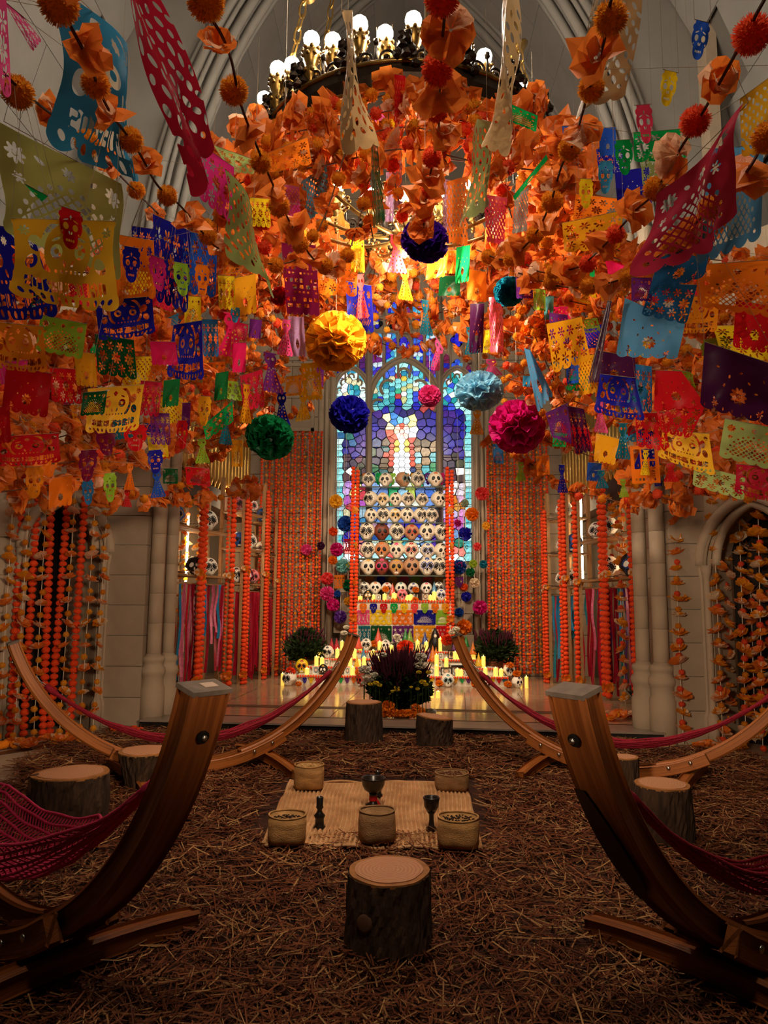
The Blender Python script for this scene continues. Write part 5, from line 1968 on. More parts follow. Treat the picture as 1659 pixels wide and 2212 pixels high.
# paper cones
CONE = {'red': '#c82030', 'green': '#2a9040', 'lime': '#90b840', 'orange': '#f08a28', 'purple': '#7a3a90', 'blue': '#2a4aa8', 'sky': '#4a98c8', 'yellow': '#f0c830', 'coral': '#f06048', 'pink': '#e05a98'}
for px, py, hp, Y, c, lab in [(716, 1400, 22, 10.72, 'red', 'red paper cone behind the black-eyed skull'), (727, 1402, 24, 10.72, 'red', 'red paper cone between the skull and the hammock arm'), (774, 1400, 30, 10.85, 'coral', 'coral paper cone beside the tower post'),
                             (817, 1390, 34, 10.93, 'coral', 'coral paper cone behind the orange bloom'), (785, 1425, 26, 10.66, 'sky', 'blue paper cone under the grinning skull'), (771, 1442, 26, 10.46, 'yellow', 'yellow paper cone on the second step'),
                             (757, 1425, 18, 10.66, 'pink', 'pink paper cone beside the slim hammock arm'), (918, 1390, 26, 10.93, 'blue', 'dark blue paper cone before the gold banner'), (876, 1385, 28, 10.93, 'green', 'green paper cone before the purple banner'),
                             (885, 1386, 28, 10.93, 'lime', 'lime paper cone before the purple banner'), (935, 1428, 34, 10.62, 'orange', 'orange paper cone on the third step near the black figure'), (942, 1428, 30, 10.6, 'orange', 'orange paper cone beside a tall candle'),
                             (928, 1424, 26, 10.66, 'purple', 'violet paper cone on the third step below the black figure'), (981, 1404, 26, 10.85, 'purple', 'purple paper cone by the slim hammock arm'), (1022, 1412, 26, 10.66, 'orange', 'orange paper cone beyond the slim hammock arm'),
                             (1034, 1438, 28, 10.46, 'yellow', 'yellow paper cone at the step end by the potted shrub'), (1007, 1396, 24, 10.8, 'green', 'green paper cone above the crimson hammock'), (848, 1285, 26, 11.12, 'coral', 'coral paper cone on the plinth by the pink skull'),
                             (938, 1280, 24, 11.12, 'sky', 'sky blue paper cone on the plinth'), (966, 1282, 26, 11.14, 'sky', 'teal paper cone beside the tower post')]:
    p = at(px, py, Y)
    k = ppm(p)
    t = thing('paper_cone', lab, 'paper cone', p, group='paper cones on the altar')
    mt = paper('cone_' + c, CONE[c], 0.35)
    m = MB()
    h = hp / k
    m.lathe([(h * 0.27, 0), (h * 0.22, h * 0.25), (h * 0.1, h * 0.65), (0.001, h)], 9)
    m.build('cone', mt, t)
    m = MB()
    m.lathe([(h * 0.3, -0.008), (h * 0.33, 0.004), (h * 0.25, 0.012)], 9)
    m.build('frilled_hem', mt, t)

# ------------------------------------------------------------------ pompoms on threads at the sides of the altar
for px, py, r, c, lab in [(726, 1083, 15, 'gold', 'yellow'), (746, 1131, 17, 'blue', 'blue'), (720, 1148, 10, 'vermilion', 'vermilion'), (728, 1187, 15, 'magenta', 'magenta'), (693, 1179, 9, 'plum', 'dark plum'), (662, 1187, 12, 'pink', 'pink'),
                          (719, 1210, 10, 'orange', 'orange'), (741, 1223, 16, 'aqua', 'pale aqua'), (707, 1250, 14, 'coral', 'coral'), (752, 1265, 13, 'green', 'dark green'), (707, 1282, 16, 'pink', 'bright pink'), (729, 1283, 8, 'blue', 'small blue'),
                          (720, 1307, 14, 'magenta', 'deep pink'), (751, 1299, 9, 'gold', 'small yellow'), (735, 1333, 14, 'purple', 'lilac'), (1041, 1066, 15, 'coral', 'coral'), (1004, 1087, 9, 'sage', 'sage green'), (1019, 1111, 15, 'orange', 'orange'),
                          (1050, 1136, 9, 'gold', 'small yellow'), (989, 1130, 8, 'magenta', 'small magenta'), (1005, 1153, 15, 'navy', 'navy blue'), (1031, 1181, 9, 'coral', 'small coral'), (1022, 1218, 9, 'lime', 'lime green'), (1044, 1219, 9, 'teal', 'teal'),
                          (1016, 1236, 10, 'green', 'dark green'), (992, 1225, 16, 'blue', 'blue'), (1025, 1259, 11, 'cream', 'cream'), (1002, 1268, 9, 'vermilion', 'vermilion'), (1007, 1289, 11, 'navy', 'indigo'), (992, 1323, 10, 'blue', 'small blue'),
                          (1037, 1312, 16, 'magenta', 'magenta'), (1003, 1354, 17, 'orange', 'large orange')]:
    side = 'left' if px < 870 else 'right'
    pompom(px, py, r, 11.43 if px < 680 else 11.25, c, '%s tissue pompom on a thread, %s of the shelf tower' % (lab, side), 'pompoms beside the altar', thread=1.7)

# ------------------------------------------------------------------ planted flowers
LEAF = [pbr('leaf_dark', '#1c2814', 0.8, noise=0.3, scale=20, spec=0.08), pbr('leaf_mid', '#2c3a1a', 0.8, noise=0.3, scale=20, spec=0.08)]
BURG = pbr('celosia', '#4a1226', 0.85, noise=0.5, scale=40)
TERRA = pbr('terracotta', '#7a4226', 0.8)
BLACKP = pbr('plastic_pot', '#14120f', 0.5)
WHITEM = pbr('mum_white', '#f0e8d4', 0.8)
YELM = pbr('mum_yellow', '#e8cc2c', 0.8)
def leafy(p, r, h, n, seed, mats, name='foliage'):
    rnd = random.Random(seed)
    m = MB()
    for i in range(n):
        a, q = rnd.uniform(0, 6.28), math.sqrt(rnd.random())
        z = h * rnd.random()
        rr = r * q * math.sin(math.pi * min(0.95, 0.25 + z / h * 0.7))
        c = Vector((rr * math.cos(a), rr * math.sin(a), z))
        d = Vector((math.cos(a) + rnd.uniform(-.6, .6), math.sin(a) + rnd.uniform(-.6, .6), rnd.uniform(-.2, 1.0))).normalized()
        s = d.orthogonal().normalized()
        L = rnd.uniform(0.045, 0.085)
        w = L * 0.28
        m.add([c, c + d * L * 0.5 + s * w, c + d * L, c + d * L * 0.5 - s * w], [(0, 1, 2, 3)], mi=i % 2)
    o = m.build(name, mats, p)
    o['kind'] = 'stuff'
    return o
def spikes(parent, c, r, h, n, seed, mat, name='flower_spikes'):
    rnd = random.Random(seed)
    m = MB()
    for i in range(n):
        a, q = rnd.uniform(0, 6.28), math.sqrt(rnd.random())
        b = Vector((r * q * math.cos(a), r * q * math.sin(a), rnd.uniform(0, h * 0.55)))
        d = Vector((math.cos(a) * q * 0.5, math.sin(a) * q * 0.5, 1)).normalized()
        L = rnd.uniform(0.3, 0.5) * h
        m.tube([Vector(c) + b, Vector(c) + b + d * L * 0.5, Vector(c) + b + d * L], [0.006, 0.013, 0.002], 5)
    o = m.build(name, mat, parent)
    o['kind'] = 'stuff'
    return o
def mum(p, r, mat, label, group):
    t = thing('chrysanthemum', label, 'flower', p, group=group)
    link_obj('petals', random.choice(POMS_S), t, rot=(0, 0, random.uniform(0, 6)), scale=(r, r, r * 0.62), mat=mat)
    m = MB()
    m.tube([(0, 0, -min(max(r * 2.4, 0.3), max(0.004, p[2] - DZ))), (0, 0, 0)], 0.004, 5)
    m.build('stem', LEAF[1], t)
    return t
PF = 8.35
t = thing('flower_planter', 'black pot with spiky burgundy celosia and dark leaves before the altar', 'plant', atz(868, 1543, DZ))
g = Vector(t.location)
k = ppm(g)
m = MB()
m.lathe([(0.075, 0), (0.095, 0.13), (0.1, 0.135), (0.09, 0.12)], 16)
m.build('pot', BLACKP, t)
o = leafy(t, 0.31, 0.40, 2600, 3, LEAF)
o.location = (-0.02, 0.05, 0.1)
spikes(t, (-0.03, 0.1, 0.2), 0.26, 0.52, 300, 4, BURG)
m = MB()
m.ball((0, 0.08, 0.3), 0.23, 3, noise=0.1, scale=(1, 0.8, 0.85))
m.build('leaf_mass', LEAF[0], t)
for i, (px, py, rp) in enumerate([(800, 1478, 6), (812, 1475, 7), (820, 1480, 6), (857, 1485, 6), (848, 1493, 5), (841, 1498, 4), (888, 1484, 4), (913, 1473, 8), (920, 1479, 6), (902, 1488, 5), (858, 1490, 6), (926, 1452, 6), (905, 1452, 6)]):
    p = at(px, py, g.y - 0.25)
    mum(p, rp / ppm(p), YELM, 'small yellow chrysanthemum head, %s in the flower planter' % ORD[i], 'yellow chrysanthemums in the planter')
for px, py, rp, Y, lab in [(788, 1446, 14, 9.0, 'white chrysanthemum high beside the burgundy flowers'), (798, 1463, 15, 8.9, 'large white chrysanthemum drooping beside the burgundy flowers'), (809, 1457, 8, 9.0, 'smaller white chrysanthemum behind the drooping one'),
                           (786, 1475, 7, 8.9, 'white chrysanthemum bud near the terracotta skull'), (908, 1419, 15, 9.0, 'cream chrysanthemum above the planter'), (908, 1436, 15, 8.95, 'wide white chrysanthemum beside the planter top'),
                           (827, 1414, 9, 9.0, 'cream chrysanthemum behind the burgundy spikes'), (748, 1355, 7, 10.7, 'cream chrysanthemum above the hammock arm tip'), (743, 1367, 8, 10.7, 'cream chrysanthemum at the hammock arm tip'),
                           (985, 1359, 9, 10.7, 'white chrysanthemum over the slim arm end'), (976, 1366, 8, 10.7, 'white chrysanthemum tucked behind the slim arm end'), (857, 1375, 9, 10.8, 'cream chrysanthemum before the purple banner'),
                           (861, 1383, 8, 10.8, 'cream chrysanthemum above the vermilion bloom')]:
    p = at(px, py, g.y - 0.12 if Y < 9.5 else Y)
    mum(p, rp / ppm(p), WHITEM, lab, 'white chrysanthemums at the altar')
for px, sd, lab in [(660, 1, 'bushy green shrub in a terracotta pot by the marigold curtain'), (1070, 2, 'bushy shrub with burgundy tips in a pot beyond the slim hammock stand')]:
    b = at(px, 1440, 10.75)
    b.z = 0.24
    t = thing('potted_shrub', lab, 'plant', b)
    m = MB()
    m.box((0, 0, -0.065), (0.24, 0.24, 0.125))
    m.build('stand', CLOTH, t)
    m = MB()
    m.lathe([(0.09, 0), (0.115, 0.14), (0.125, 0.145), (0.125, 0.17), (0.11, 0.165)], 18)
    m.build('pot', TERRA, t)
    o = leafy(t, 0.3, 0.44, 1300, sd, LEAF)
    o.location = (0, 0, 0.15)
    m = MB()
    m.ball((0, 0, 0.38), 0.2, 3, noise=0.1, scale=(1, 1, 0.95))
    m.build('leaf_mass', LEAF[0], t)
    spikes(t, (0, 0, 0.36), 0.26, 0.3, 60 if sd == 1 else 120, sd, BURG)
# ring of marigold heads round the planter
for i in range(11):
    a = math.pi * (1.0 + i / 10)
    p = g + Vector((0.2 * math.cos(a), 0.13 * math.sin(a) - 0.14, 0.05))
    mari_head(p, 0.05, MO, 'orange marigold head, %s round the black flower pot' % ORD[i], 'marigold heads round the flower pot')
for i, (px, py, r) in enumerate([(838, 1528, 16), (832, 1540, 12), (838, 1522, 12), (898, 1528, 10), (895, 1540, 11)]):
    p = at(px, py, g.y - 0.22)
    mari_head(p, r / ppm(p), MO, 'larger orange marigold, %s heaped beside the black flower pot' % ORD[i], 'marigolds heaped at the flower pot')
for i, (px, py, r) in enumerate([(931, 1505, 9), (936, 1515, 8), (928, 1494, 8)]):
    p = at(px, py, g.y + 0.1)
    p.z = DZ + r / ppm(p) * 0.5
    mum(p, r / ppm(p), WHITEM, 'cream chrysanthemum, %s in the row trailing onto the dais' % ORD[i], 'chrysanthemums trailing on the dais')

# ================================================================== ribbon shelves, marigold curtains, organ pipes
TWIG = pbr('twig', '#5a4634', 0.9)
RIBC = {'crimson': '#a01028', 'pink': '#d86a88', 'blue': '#2a86b8', 'purple': '#5a2a70', 'teal': '#2a7a88', 'red': '#c01830', 'orange': '#e05a30', 'cobalt': '#2a58b0'}
def ribm(c):
    return pbr('ribbon_' + c, RIBC[c], 0.35, noise=0.3, scale=30, spec=0.4)
def base_at(px, py):
    return atz(px, py, DZ)
LAMPM = glow('tube_lamp', '#ffdfae', 40.0)
def shelf_unit(label, side, a, b, top, shelves, ribbons, rib_z, skulls, strands_, lampat=None, depth=0.34, sl='near'):
    """open rack: a, b the feet of its two front posts"""
    d = (b - a).normalized()
    n = Vector((-d.y, d.x, 0))
    if n.x * side < 0:
        n = -n
    L = (b - a).length
    t = thing('shelf_rack', label, 'shelf', a)
    for s in (0, L):
        for q in (0, depth):
            m = MB()
            p = d * s + n * q
            m.box(p + Vector((0, 0, (top - DZ) / 2)), (0.045, 0.045, top - DZ), Matrix.Rotation(math.atan2(d.y, d.x), 3, 'Z'))
            m.build('post', RAWWOOD, t)
    rot = Matrix.Rotation(math.atan2(d.y, d.x), 3, 'Z')
    for z in shelves:
        for q in (0.06, 0.17, 0.28):
            m = MB()
            m.box(d * (L / 2) + n * q + Vector((0, 0, z - DZ - 0.018)), (L + 0.1, 0.10, 0.024), rot)
            pl = m.build('shelf_plank', RAWWOOD, t)
        for k in range(9):
            m = MB()
            s0 = random.uniform(-0.15, L * 0.7)
            p = d * s0 + n * random.uniform(-0.08, 0.2) + Vector((0, 0, z - DZ + 0.004))
            m.tube([p, p + d * random.uniform(0.15, 0.3) + n * random.uniform(-.06, .06) + Vector((0, 0, random.uniform(0, .03))), p + d * random.uniform(0.35, 0.6) + n * random.uniform(-.1, .1) + Vector((0, 0, random.uniform(0, .07)))], [0.006, 0.005, 0.002], 5)
            m.build('twig', TWIG, t)
    # ribbon rail
    m = MB()
    m.tube([d * -0.02 + n * 0.05 + Vector((0, 0, rib_z - DZ)), d * (L + 0.02) + n * 0.05 + Vector((0, 0, rib_z - DZ))], 0.012, 8)
    m.build('rail', RAWWOOD, t, smooth=True)
    rt = thing('ribbon_bunch', 'satin ribbons tied on the rail of the ' + label.split(' of ')[0].replace('wooden shelf rack', 'rack'), 'ribbons', a)
    rt['label'] = ribbons[1]
    for k in range(ribbons[2]):
        c = random.choice(ribbons[0])
        s = L * (k + 0.5) / ribbons[2] + random.uniform(-.02, .02)
        q = 0.04 + random.uniform(-0.03, 0.06)
        ln = (rib_z - DZ) * (random.uniform(0.35, 0.95) if c not in ('crimson', 'red') else random.uniform(0.8, 0.99))
        w = random.uniform(0.026, 0.046)
        tw = random.uniform(-1.2, 1.2)
        m = MB()
        vs = []
        for i in range(13):
            f = i / 12
            ang = tw * math.sin(f * 3 + k) * 0.8
            c0 = d * (s + 0.012 * math.sin(f * 5 + k)) + n * (q + 0.014 * math.sin(f * 7 + k * 2)) + Vector((0, 0, rib_z - DZ - ln * f))
            ax = Vector((math.cos(ang), 0.6 * math.sin(ang), 0)) * (w / 2)
            vs += [c0 - ax, c0 + ax]
        m.add(vs, [(2 * i, 2 * i + 1, 2 * i + 3, 2 * i + 2) for i in range(12)])
        m.build('ribbon', ribm(c), rt)
    for (s, z, h, base, acc, rz, lab) in skulls:
        p = a + d * (L * s) + n * 0.14
        face = math.atan2(-p.x, p.y)
        skull((p.x, p.y, z + 0.002), h * 1.2, lab, base, acc, rz=-face * 0.0 + rz, group='skulls on the shelf racks')
    for i, (s, q, z0, z1, dia, lab) in enumerate(strands_):
        p = a + d * (L * s) + n * q
        st = thing('marigold_garland', lab, 'garland', (p.x, p.y, z1), group='marigold garlands on the rack posts')
        strand_mari(st, (0, 0, z0 - z1), (0, 0, 0), dia)
        for w in range(2):
            link_obj('paper_flower', FLOWERS[5 + w % 2], st, (0, -dia * 0.5, (z0 - z1) * (0.05 + 0.5 * w)), (math.pi / 2, 0, 0), dia * 0.7)
    if lampat:
        m = MB()
        p = d * (L * lampat[0]) + n * (depth + 0.05)
        m.lathe([(0.014, lampat[1] - DZ), (0.014, lampat[2] - DZ)], 10, p)
        m.build('tube_lamp', LAMPM, t)
    return t
zA = [1.58, 2.18]
LA, LB = base_at(352, 1512), base_at(486, 1481)
shelf_unit('wooden shelf rack nearest the pillar with pink ribbons below', -1, LA, LB, 2.75, zA, (['crimson', 'crimson', 'pink', 'crimson', 'pink', 'crimson', 'blue', 'red', 'pink', 'purple'], 'crimson and pink satin ribbons hanging under the rack beside the pillar', 34), 1.46,
           [(0.2, 2.18, 0.21, 'blue', 'gold', 0.6, 'blue and white skull on the upper shelf beside the pillar'), (0.75, 2.18, 0.23, 'white', 'black', 0.5, 'white skull with black scrollwork on the upper rack shelf'),
            (0.15, 1.58, 0.2, 'clay', 'black', 0.4, 'brown clay skull on the lower shelf beside the pillar'), (0.55, 1.58, 0.2, 'black', 'black', 0.3, 'black and white striped skull on the lower rack shelf'), (0.8, 1.58, 0.2, 'white', 'black', 0.6, 'white skull with curled lines on the lower rack shelf')],
           [(0.0, -0.05, 2.8, DZ, 0.075, 'marigold garland down the rack post beside the grey pillar'), (0.42, -0.06, 2.8, DZ + 0.02, 0.085, 'thick marigold garland between the clay skull and the striped skull'), (0.47, -0.06, 2.7, DZ + 0.02, 0.085, 'second thick marigold garland next to the striped skull'),
            (1.0, -0.05, 2.8, DZ, 0.085, 'marigold garland on the inner post of the pillar-side rack'), (1.0, 0.02, 2.8, DZ, 0.07, 'marigold garland doubled behind the inner rack post')], lampat=(0.7, 1.5, 2.4))
LC, LD = base_at(516, 1479), base_at(562, 1468)
shelf_unit('wooden shelf rack with crimson foil ribbons next to the organ pipes', -1, LC, LD, 3.0, [1.5, 2.0, 2.52], (['crimson', 'crimson', 'red', 'crimson'], 'crimson foil ribbons hanging under the rack by the organ pipes', 20), 1.38,
           [(0.25, 2.52, 0.19, 'pink', 'black', 0.4, 'pale pink skull on the top shelf under the organ pipes'), (0.7, 2.52, 0.2, 'white', 'red', 0.4, 'white skull with red dots on the top shelf under the organ pipes'), (0.2, 2.0, 0.19, 'blue', 'blue', 0.4, 'light blue skull on the middle shelf under the organ pipes'),
            (0.7, 2.0, 0.2, 'white', 'black', 0.4, 'white skull with a toothy grin on the middle shelf under the organ pipes'), (0.1, 1.5, 0.19, 'white', 'black', 0.4, 'white skull with black spots on the lowest foil-ribbon shelf'), (0.6, 1.5, 0.19, 'black', 'pink', 0.4, 'black skull on the lowest foil-ribbon shelf'), (0.9, 1.5, 0.18, 'pink', 'red', 0.4, 'pink skull on the lowest foil-ribbon shelf')],
           [(0.0, -0.05, 3.0, DZ, 0.07, 'marigold garland on the front post of the foil-ribbon rack'), (0.12, -0.05, 2.9, DZ, 0.065, 'marigold garland twinned on the foil-ribbon rack'), (1.0, -0.05, 2.9, DZ, 0.065, 'marigold garland on the far post of the foil-ribbon rack'), (1.08, -0.05, 2.8, DZ, 0.06, 'outer marigold garland on the far post of the foil-ribbon rack')], lampat=(0.5, 1.6, 2.9))  # tube lamp added here to brighten the rack's inside
LE, LF = base_at(570, 1466), base_at(590, 1461)
shelf_unit('narrow wooden shelf rack in the corner by the marigold curtain', -1, LE, LF, 2.7, [1.42, 1.95, 2.45], (['crimson', 'red'], 'dark crimson ribbons in the corner by the marigold curtain', 8), 1.3,
           [(0.3, 2.45, 0.18, 'blue', 'black', 0.3, 'grey blue skull on the narrow corner rack'), (0.3, 1.95, 0.17, 'white', 'red', 0.3, 'small white skull on the narrow corner rack')],
           [(1.0, -0.05, 2.75, DZ, 0.06, 'marigold garland on the narrow corner rack')])
RA, RB = base_at(1386, 1532), base_at(1258, 1490)
shelf_unit('wooden shelf rack with blue ribbons beside the pillar', 1, RA, RB, 2.75, [1.56, 2.08], (['crimson', 'blue', 'crimson', 'teal', 'pink', 'purple', 'crimson', 'blue', 'red'], 'blue and crimson satin ribbons hanging under the rack opposite the pink ones', 34), 1.44,
           [(0.82, 2.08, 0.2, 'white', 'maroon', -0.5, 'white skull with maroon eyes on the upper shelf above the blue ribbons'), (0.62, 2.08, 0.23, 'white', 'teal', -0.5, 'white skull with teal paint on the upper shelf above the blue ribbons'),
            (0.62, 1.56, 0.24, 'white', 'black', -0.4, 'large white skull covered in fine drawing above the blue ribbons'), (0.25, 1.56, 0.24, 'black', 'blue', -0.4, 'dark blue black skull on the lower shelf near the pillar')],
           [(0.0, -0.06, 2.8, DZ, 0.075, 'marigold garland on the rack post in front of the plain pillar'), (0.42, -0.06, 2.8, DZ + 0.02, 0.085, 'thick marigold garland in front of the dark blue skull'), (0.48, -0.06, 2.75, DZ + 0.02, 0.085, 'second thick marigold garland beside the large drawn skull'),
            (1.0, -0.05, 2.7, DZ, 0.08, 'marigold garland on the inner post of the blue-ribbon rack'), (1.04, 0.02, 2.65, DZ, 0.075, 'marigold garland doubled on the inner post of the blue-ribbon rack')], lampat=(0.5, 1.5, 2.4))
RC, RD = base_at(1232, 1486), base_at(1190, 1476)
shelf_unit('wooden shelf rack with cobalt ribbons next to the marigold curtain', 1, RC, RD, 2.85, [1.48, 1.95, 2.45], (['blue', 'cobalt', 'crimson', 'teal', 'crimson', 'orange'], 'cobalt and teal ribbons hanging under the inner rack', 18), 1.36,
           [(0.55, 2.45, 0.22, 'white', 'teal', -0.4, 'pale aqua-tinted skull on the top shelf of the inner rack'), (0.1, 1.95, 0.22, 'blue', 'blue', -0.5, 'bright blue skull on the middle shelf of the inner rack'), (0.6, 1.95, 0.2, 'white', 'red', -0.4, 'white skull with red ringed eyes on the inner rack'),
            (0.35, 1.48, 0.21, 'white', 'black', -0.4, 'white skull with leaf drawing on the lowest shelf of the inner rack'), (0.7, 1.48, 0.19, 'white', 'black', -0.4, 'white skull with big dark eyes on the lowest shelf of the inner rack')],
           [(0.0, -0.05, 2.8, DZ, 0.075, 'marigold garland on the front post of the cobalt-ribbon rack'), (0.16, -0.05, 2.7, DZ, 0.07, 'marigold garland twinned on the cobalt-ribbon rack'), (1.0, -0.05, 2.6, DZ, 0.065, 'marigold garland on the far post of the cobalt-ribbon rack'), (1.12, -0.05, 2.5, DZ, 0.06, 'outer marigold garland on the far post of the cobalt-ribbon rack')], lampat=(0.5, 1.6, 2.8))  # this rack's tube lamp is added for a brighter interior

# ------------------------------------------------------------------ marigold curtains on the back wall
def curtain_meshes():
    out = []
    H = 3.75
    for v in range(5):
        m = MB()
        rnd = random.Random(v)
        if v < 2:                                   # dense vermilion beads
            n = int(H / 0.047)
            for i in range(n):
                m.ball((0, 0, -H * i / n), 0.0245 * rnd.uniform(.9, 1.1), 1, noise=0.15)
        else:                                       # amber flowers and beads on a thread
            z = 0.0
            k = 0
            while z > -H:
                if k % 2:
                    m.ball((0, 0, z), 0.024, 1, mi=1, noise=0.15)
                else:
                    for q in range(5):
                        a = rnd.uniform(0, 6.28)
                        m.add([(0, 0, z + 0.01), (0.05 * math.cos(a), 0.05 * math.sin(a), z - 0.015 + rnd.uniform(-.02, .02)), (0.045 * math.cos(a + 0.9), 0.045 * math.sin(a + 0.9), z + 0.015 + rnd.uniform(-.02, .02))], [(0, 1, 2)], mi=2)
                z -= 0.072 * rnd.uniform(.85, 1.15)
                k += 1
            m.tube([(0, 0, 0), (0, 0, -H)], 0.003, 4, mi=1)
        out.append(m.mesh('blossoms', [MARI, MARIO, ORANGE]))
    return out
CURT = curtain_meshes()
def curtain(px0, px1, py_top, n, side):
    for i in range(n):
        px = px0 + (px1 - px0) * (i + 0.5) / n + random.uniform(-1.5, 1.5)
        p = at(px, py_top, WB - 0.12)
        v = [0, 2, 1, 3, 0, 4][i % 6]
        t = thing('marigold_strand', ('vermilion bead strand' if v < 2 else 'amber flower strand') + ', %s in the marigold curtain %s' % (ORD[i], side), 'garland', (p.x, p.y, p.z), group='strands of the marigold curtains')
        o = link_obj('blossoms', CURT[v], t, rot=(0, 0, random.uniform(0, 6)), scale=(1, 1, (p.z - DZ - 0.02) / 3.75))
        o['kind'] = 'stuff'
        m = MB()
        m.ball((0, 0, 0), 0.012, 1)
        m.build('hook', IRON, t)
curtain(566, 700, 934, 19, 'by the organ pipes and yellow pompom')
curtain(1050, 1184, 950, 19, 'below the magenta pompom')
for px, side in ((706, 'left'), (1052, 'right')):
    pass

# ------------------------------------------------------------------ organ pipes
BRASS = pbr('organ_brass', '#b8924c', 0.35, 0.7, noise=0.15, scale=8)
CASE = pbr('organ_case', '#3a261a', 0.6, noise=0.2, scale=8)
def organ(label, side, a, b, z0, z1, n, rise):
    t = thing('pipe_organ', label, 'pipe organ', (a.x, a.y, z0))
    m = MB()
    d = b - a
    mid = d / 2
    m.add([(0, 0, -0.28), (d.x, d.y, rise - 0.28), (d.x, d.y, rise), (0, 0, 0), (side * 0.25, 0.1, -0.28), (d.x + side * 0.25, d.y + 0.1, rise - 0.28), (d.x + side * 0.25, d.y + 0.1, rise), (side * 0.25, 0.1, 0)],
          [(0, 1, 2, 3), (4, 7, 6, 5), (0, 4, 5, 1), (3, 2, 6, 7), (0, 3, 7, 4), (1, 5, 6, 2)])
    m.build('case_rail', CASE, t)
    r = (b - a).length / n * 0.46
    for i in range(n):
        f = (i + 0.5) / n
        h = (z1 - z0) * (0.8 + 0.2 * math.sin(i * 0.7))
        pm = MB()
        pm.lathe([(r * 0.35, rise * f), (r, rise * f + 0.12), (r, rise * f + h)], 12, (d.x * f, d.y * f, 0), cap=True)
        pi = pm.build('pipe', BRASS, t, smooth=True)
    return t
organ('brass organ pipes on the chancel wall behind the green pompom', -1, Vector((-3.0, 9.0, 0)), Vector((-2.45, 11.2, 0)), 3.0, 5.2, 22, -0.25)
organ('brass organ pipes on the chancel wall behind the magenta pompom', 1, Vector((3.0, 8.7, 0)), Vector((2.5, 11.2, 0)), 3.0, 5.2, 24, -0.25)

# ------------------------------------------------------------------ hanging strands before the side walls
def mixed_strand(label, p_top, p_bot, spacing, fr, pr, flowers, yarns, group, cordmat=None, both=1, tilt=1.0):
    """flowers and pompoms in turn on a thread; every one a part"""
    t = thing('flower_garland', label, 'garland', p_top, group=group)
    d = p_bot - p_top
    L = d.length
    m = MB()
    m.tube([(0, 0, 0), d], 0.0035, 4)
    m.build('cord', cordmat or WHITECORD, t)
    n = int(L / spacing)
    for i in range(n):
        f = (i + 0.4 + random.uniform(-.15, .15)) / n
        p = d * f + Vector((random.uniform(-.012, .012), random.uniform(-.012, .012), 0))
        if i % 2 == 0:
            s = fr * random.uniform(0.8, 1.2)
            link_obj('paper_flower', random.choice(flowers), t, p, (random.uniform(-.7, .7) * tilt, random.uniform(-.7, .7) * tilt, random.uniform(0, 6)), s)
        else:
            link_obj('yarn_pompom', random.choice(YARN_S), t, p, None, pr * random.uniform(0.9, 1.1), random.choice(yarns))
    return t
GL = 'strands hanging before the doorways'
# beside the left doorway: bottom px, top px, kind, label
left = [(12, 70, 1592, 1085, 'm'), (-25, 22, 1600, 1085, 'f'), (30, 82, 1588, 1070, 'm'), (24, 62, 1596, 1070, 'x'), (62, 78, 1585, 1060, 'm')]
def wall_strand(kind, bx, by, tx, ty, Yoff, label, dia=0.075):
    b = atz(bx, by, 0.03)
    tp = at(tx, ty, b.y + Yoff)
    if kind == 'm':
        t = thing('marigold_garland', label, 'garland', tp, group=GL)
        strand_mari(t, (0, 0, 0), b - tp, dia, 0.8)
    else:
        mixed_strand(label, tp, b, 0.1 if bx < 800 else 0.07, 0.062 if bx < 800 else 0.08, 0.03, FLOWERS[5:] + FLOWERS[:2], [YARNY, YARNO] if bx < 800 else [YARNR, YARNO], GL)
    return b
SL = [('m', 4, 1590, 18, 1060), ('f', -4, 1608, 30, 1055), ('m', 22, 1596, 48, 1058), ('f', 30, 1605, 66, 1040), ('m', 50, 1592, 82, 1058), ('f', 72, 1600, 102, 1050), ('m', 92, 1590, 112, 1060), ('m', 107, 1588, 148, 1060), ('f', 128, 1592, 164, 1050),
      ('m', 150, 1585, 184, 1070), ('f', 172, 1588, 208, 1055), ('f', 200, 1585, 234, 1060), ('m', 215, 1566, 232, 1075), ('m', 240, 1558, 254, 1065), ('m', 246, 1562, 277, 1075)]
for i, (k, bx, by, tx, ty) in enumerate(SL):
    wall_strand(k, bx, by, tx, ty, 0.1, ('vermilion marigold strand' if k == 'm' else 'amber flower and pompom strand') + ', %s from the edge before the darker arched doorway' % ORD[i])
SR = [('f', 1476, 1606, 1456, 1095), ('f', 1508, 1596, 1492, 1100), ('f', 1520, 1590, 1508, 1095), ('f', 1562, 1610, 1540, 1085), ('f', 1570, 1600, 1566, 1075), ('f', 1612, 1612, 1596, 1095), ('f', 1632, 1604, 1616, 1080), ('f', 1648, 1625, 1637, 1080), ('f', 1668, 1610, 1655, 1085)]
for i, (k, bx, by, tx, ty) in enumerate(SR):
    wall_strand(k, bx, by, tx, ty, 0.1, 'large orange flower and coral pompom strand, %s from the pillar with twin shafts' % ORD[i])
# strands in front of the racks
for i, (bx, by, tx, ty) in enumerate([(368, 1512, 383, 1075), (385, 1505, 398, 1080)]):
    wall_strand('f', bx, by, tx, ty, 0.05, 'flower strand hanging over the clay skull rack, %s from the pillar' % ORD[i])
for i, (bx, by, tx, ty) in enumerate([(1352, 1535, 1332, 1085), (1392, 1530, 1378, 1090)]):
    wall_strand('f', bx, by, tx, ty, 0.05, 'pale flower strand hanging over the dark blue skull rack, %s from the ribbons' % ORD[i])
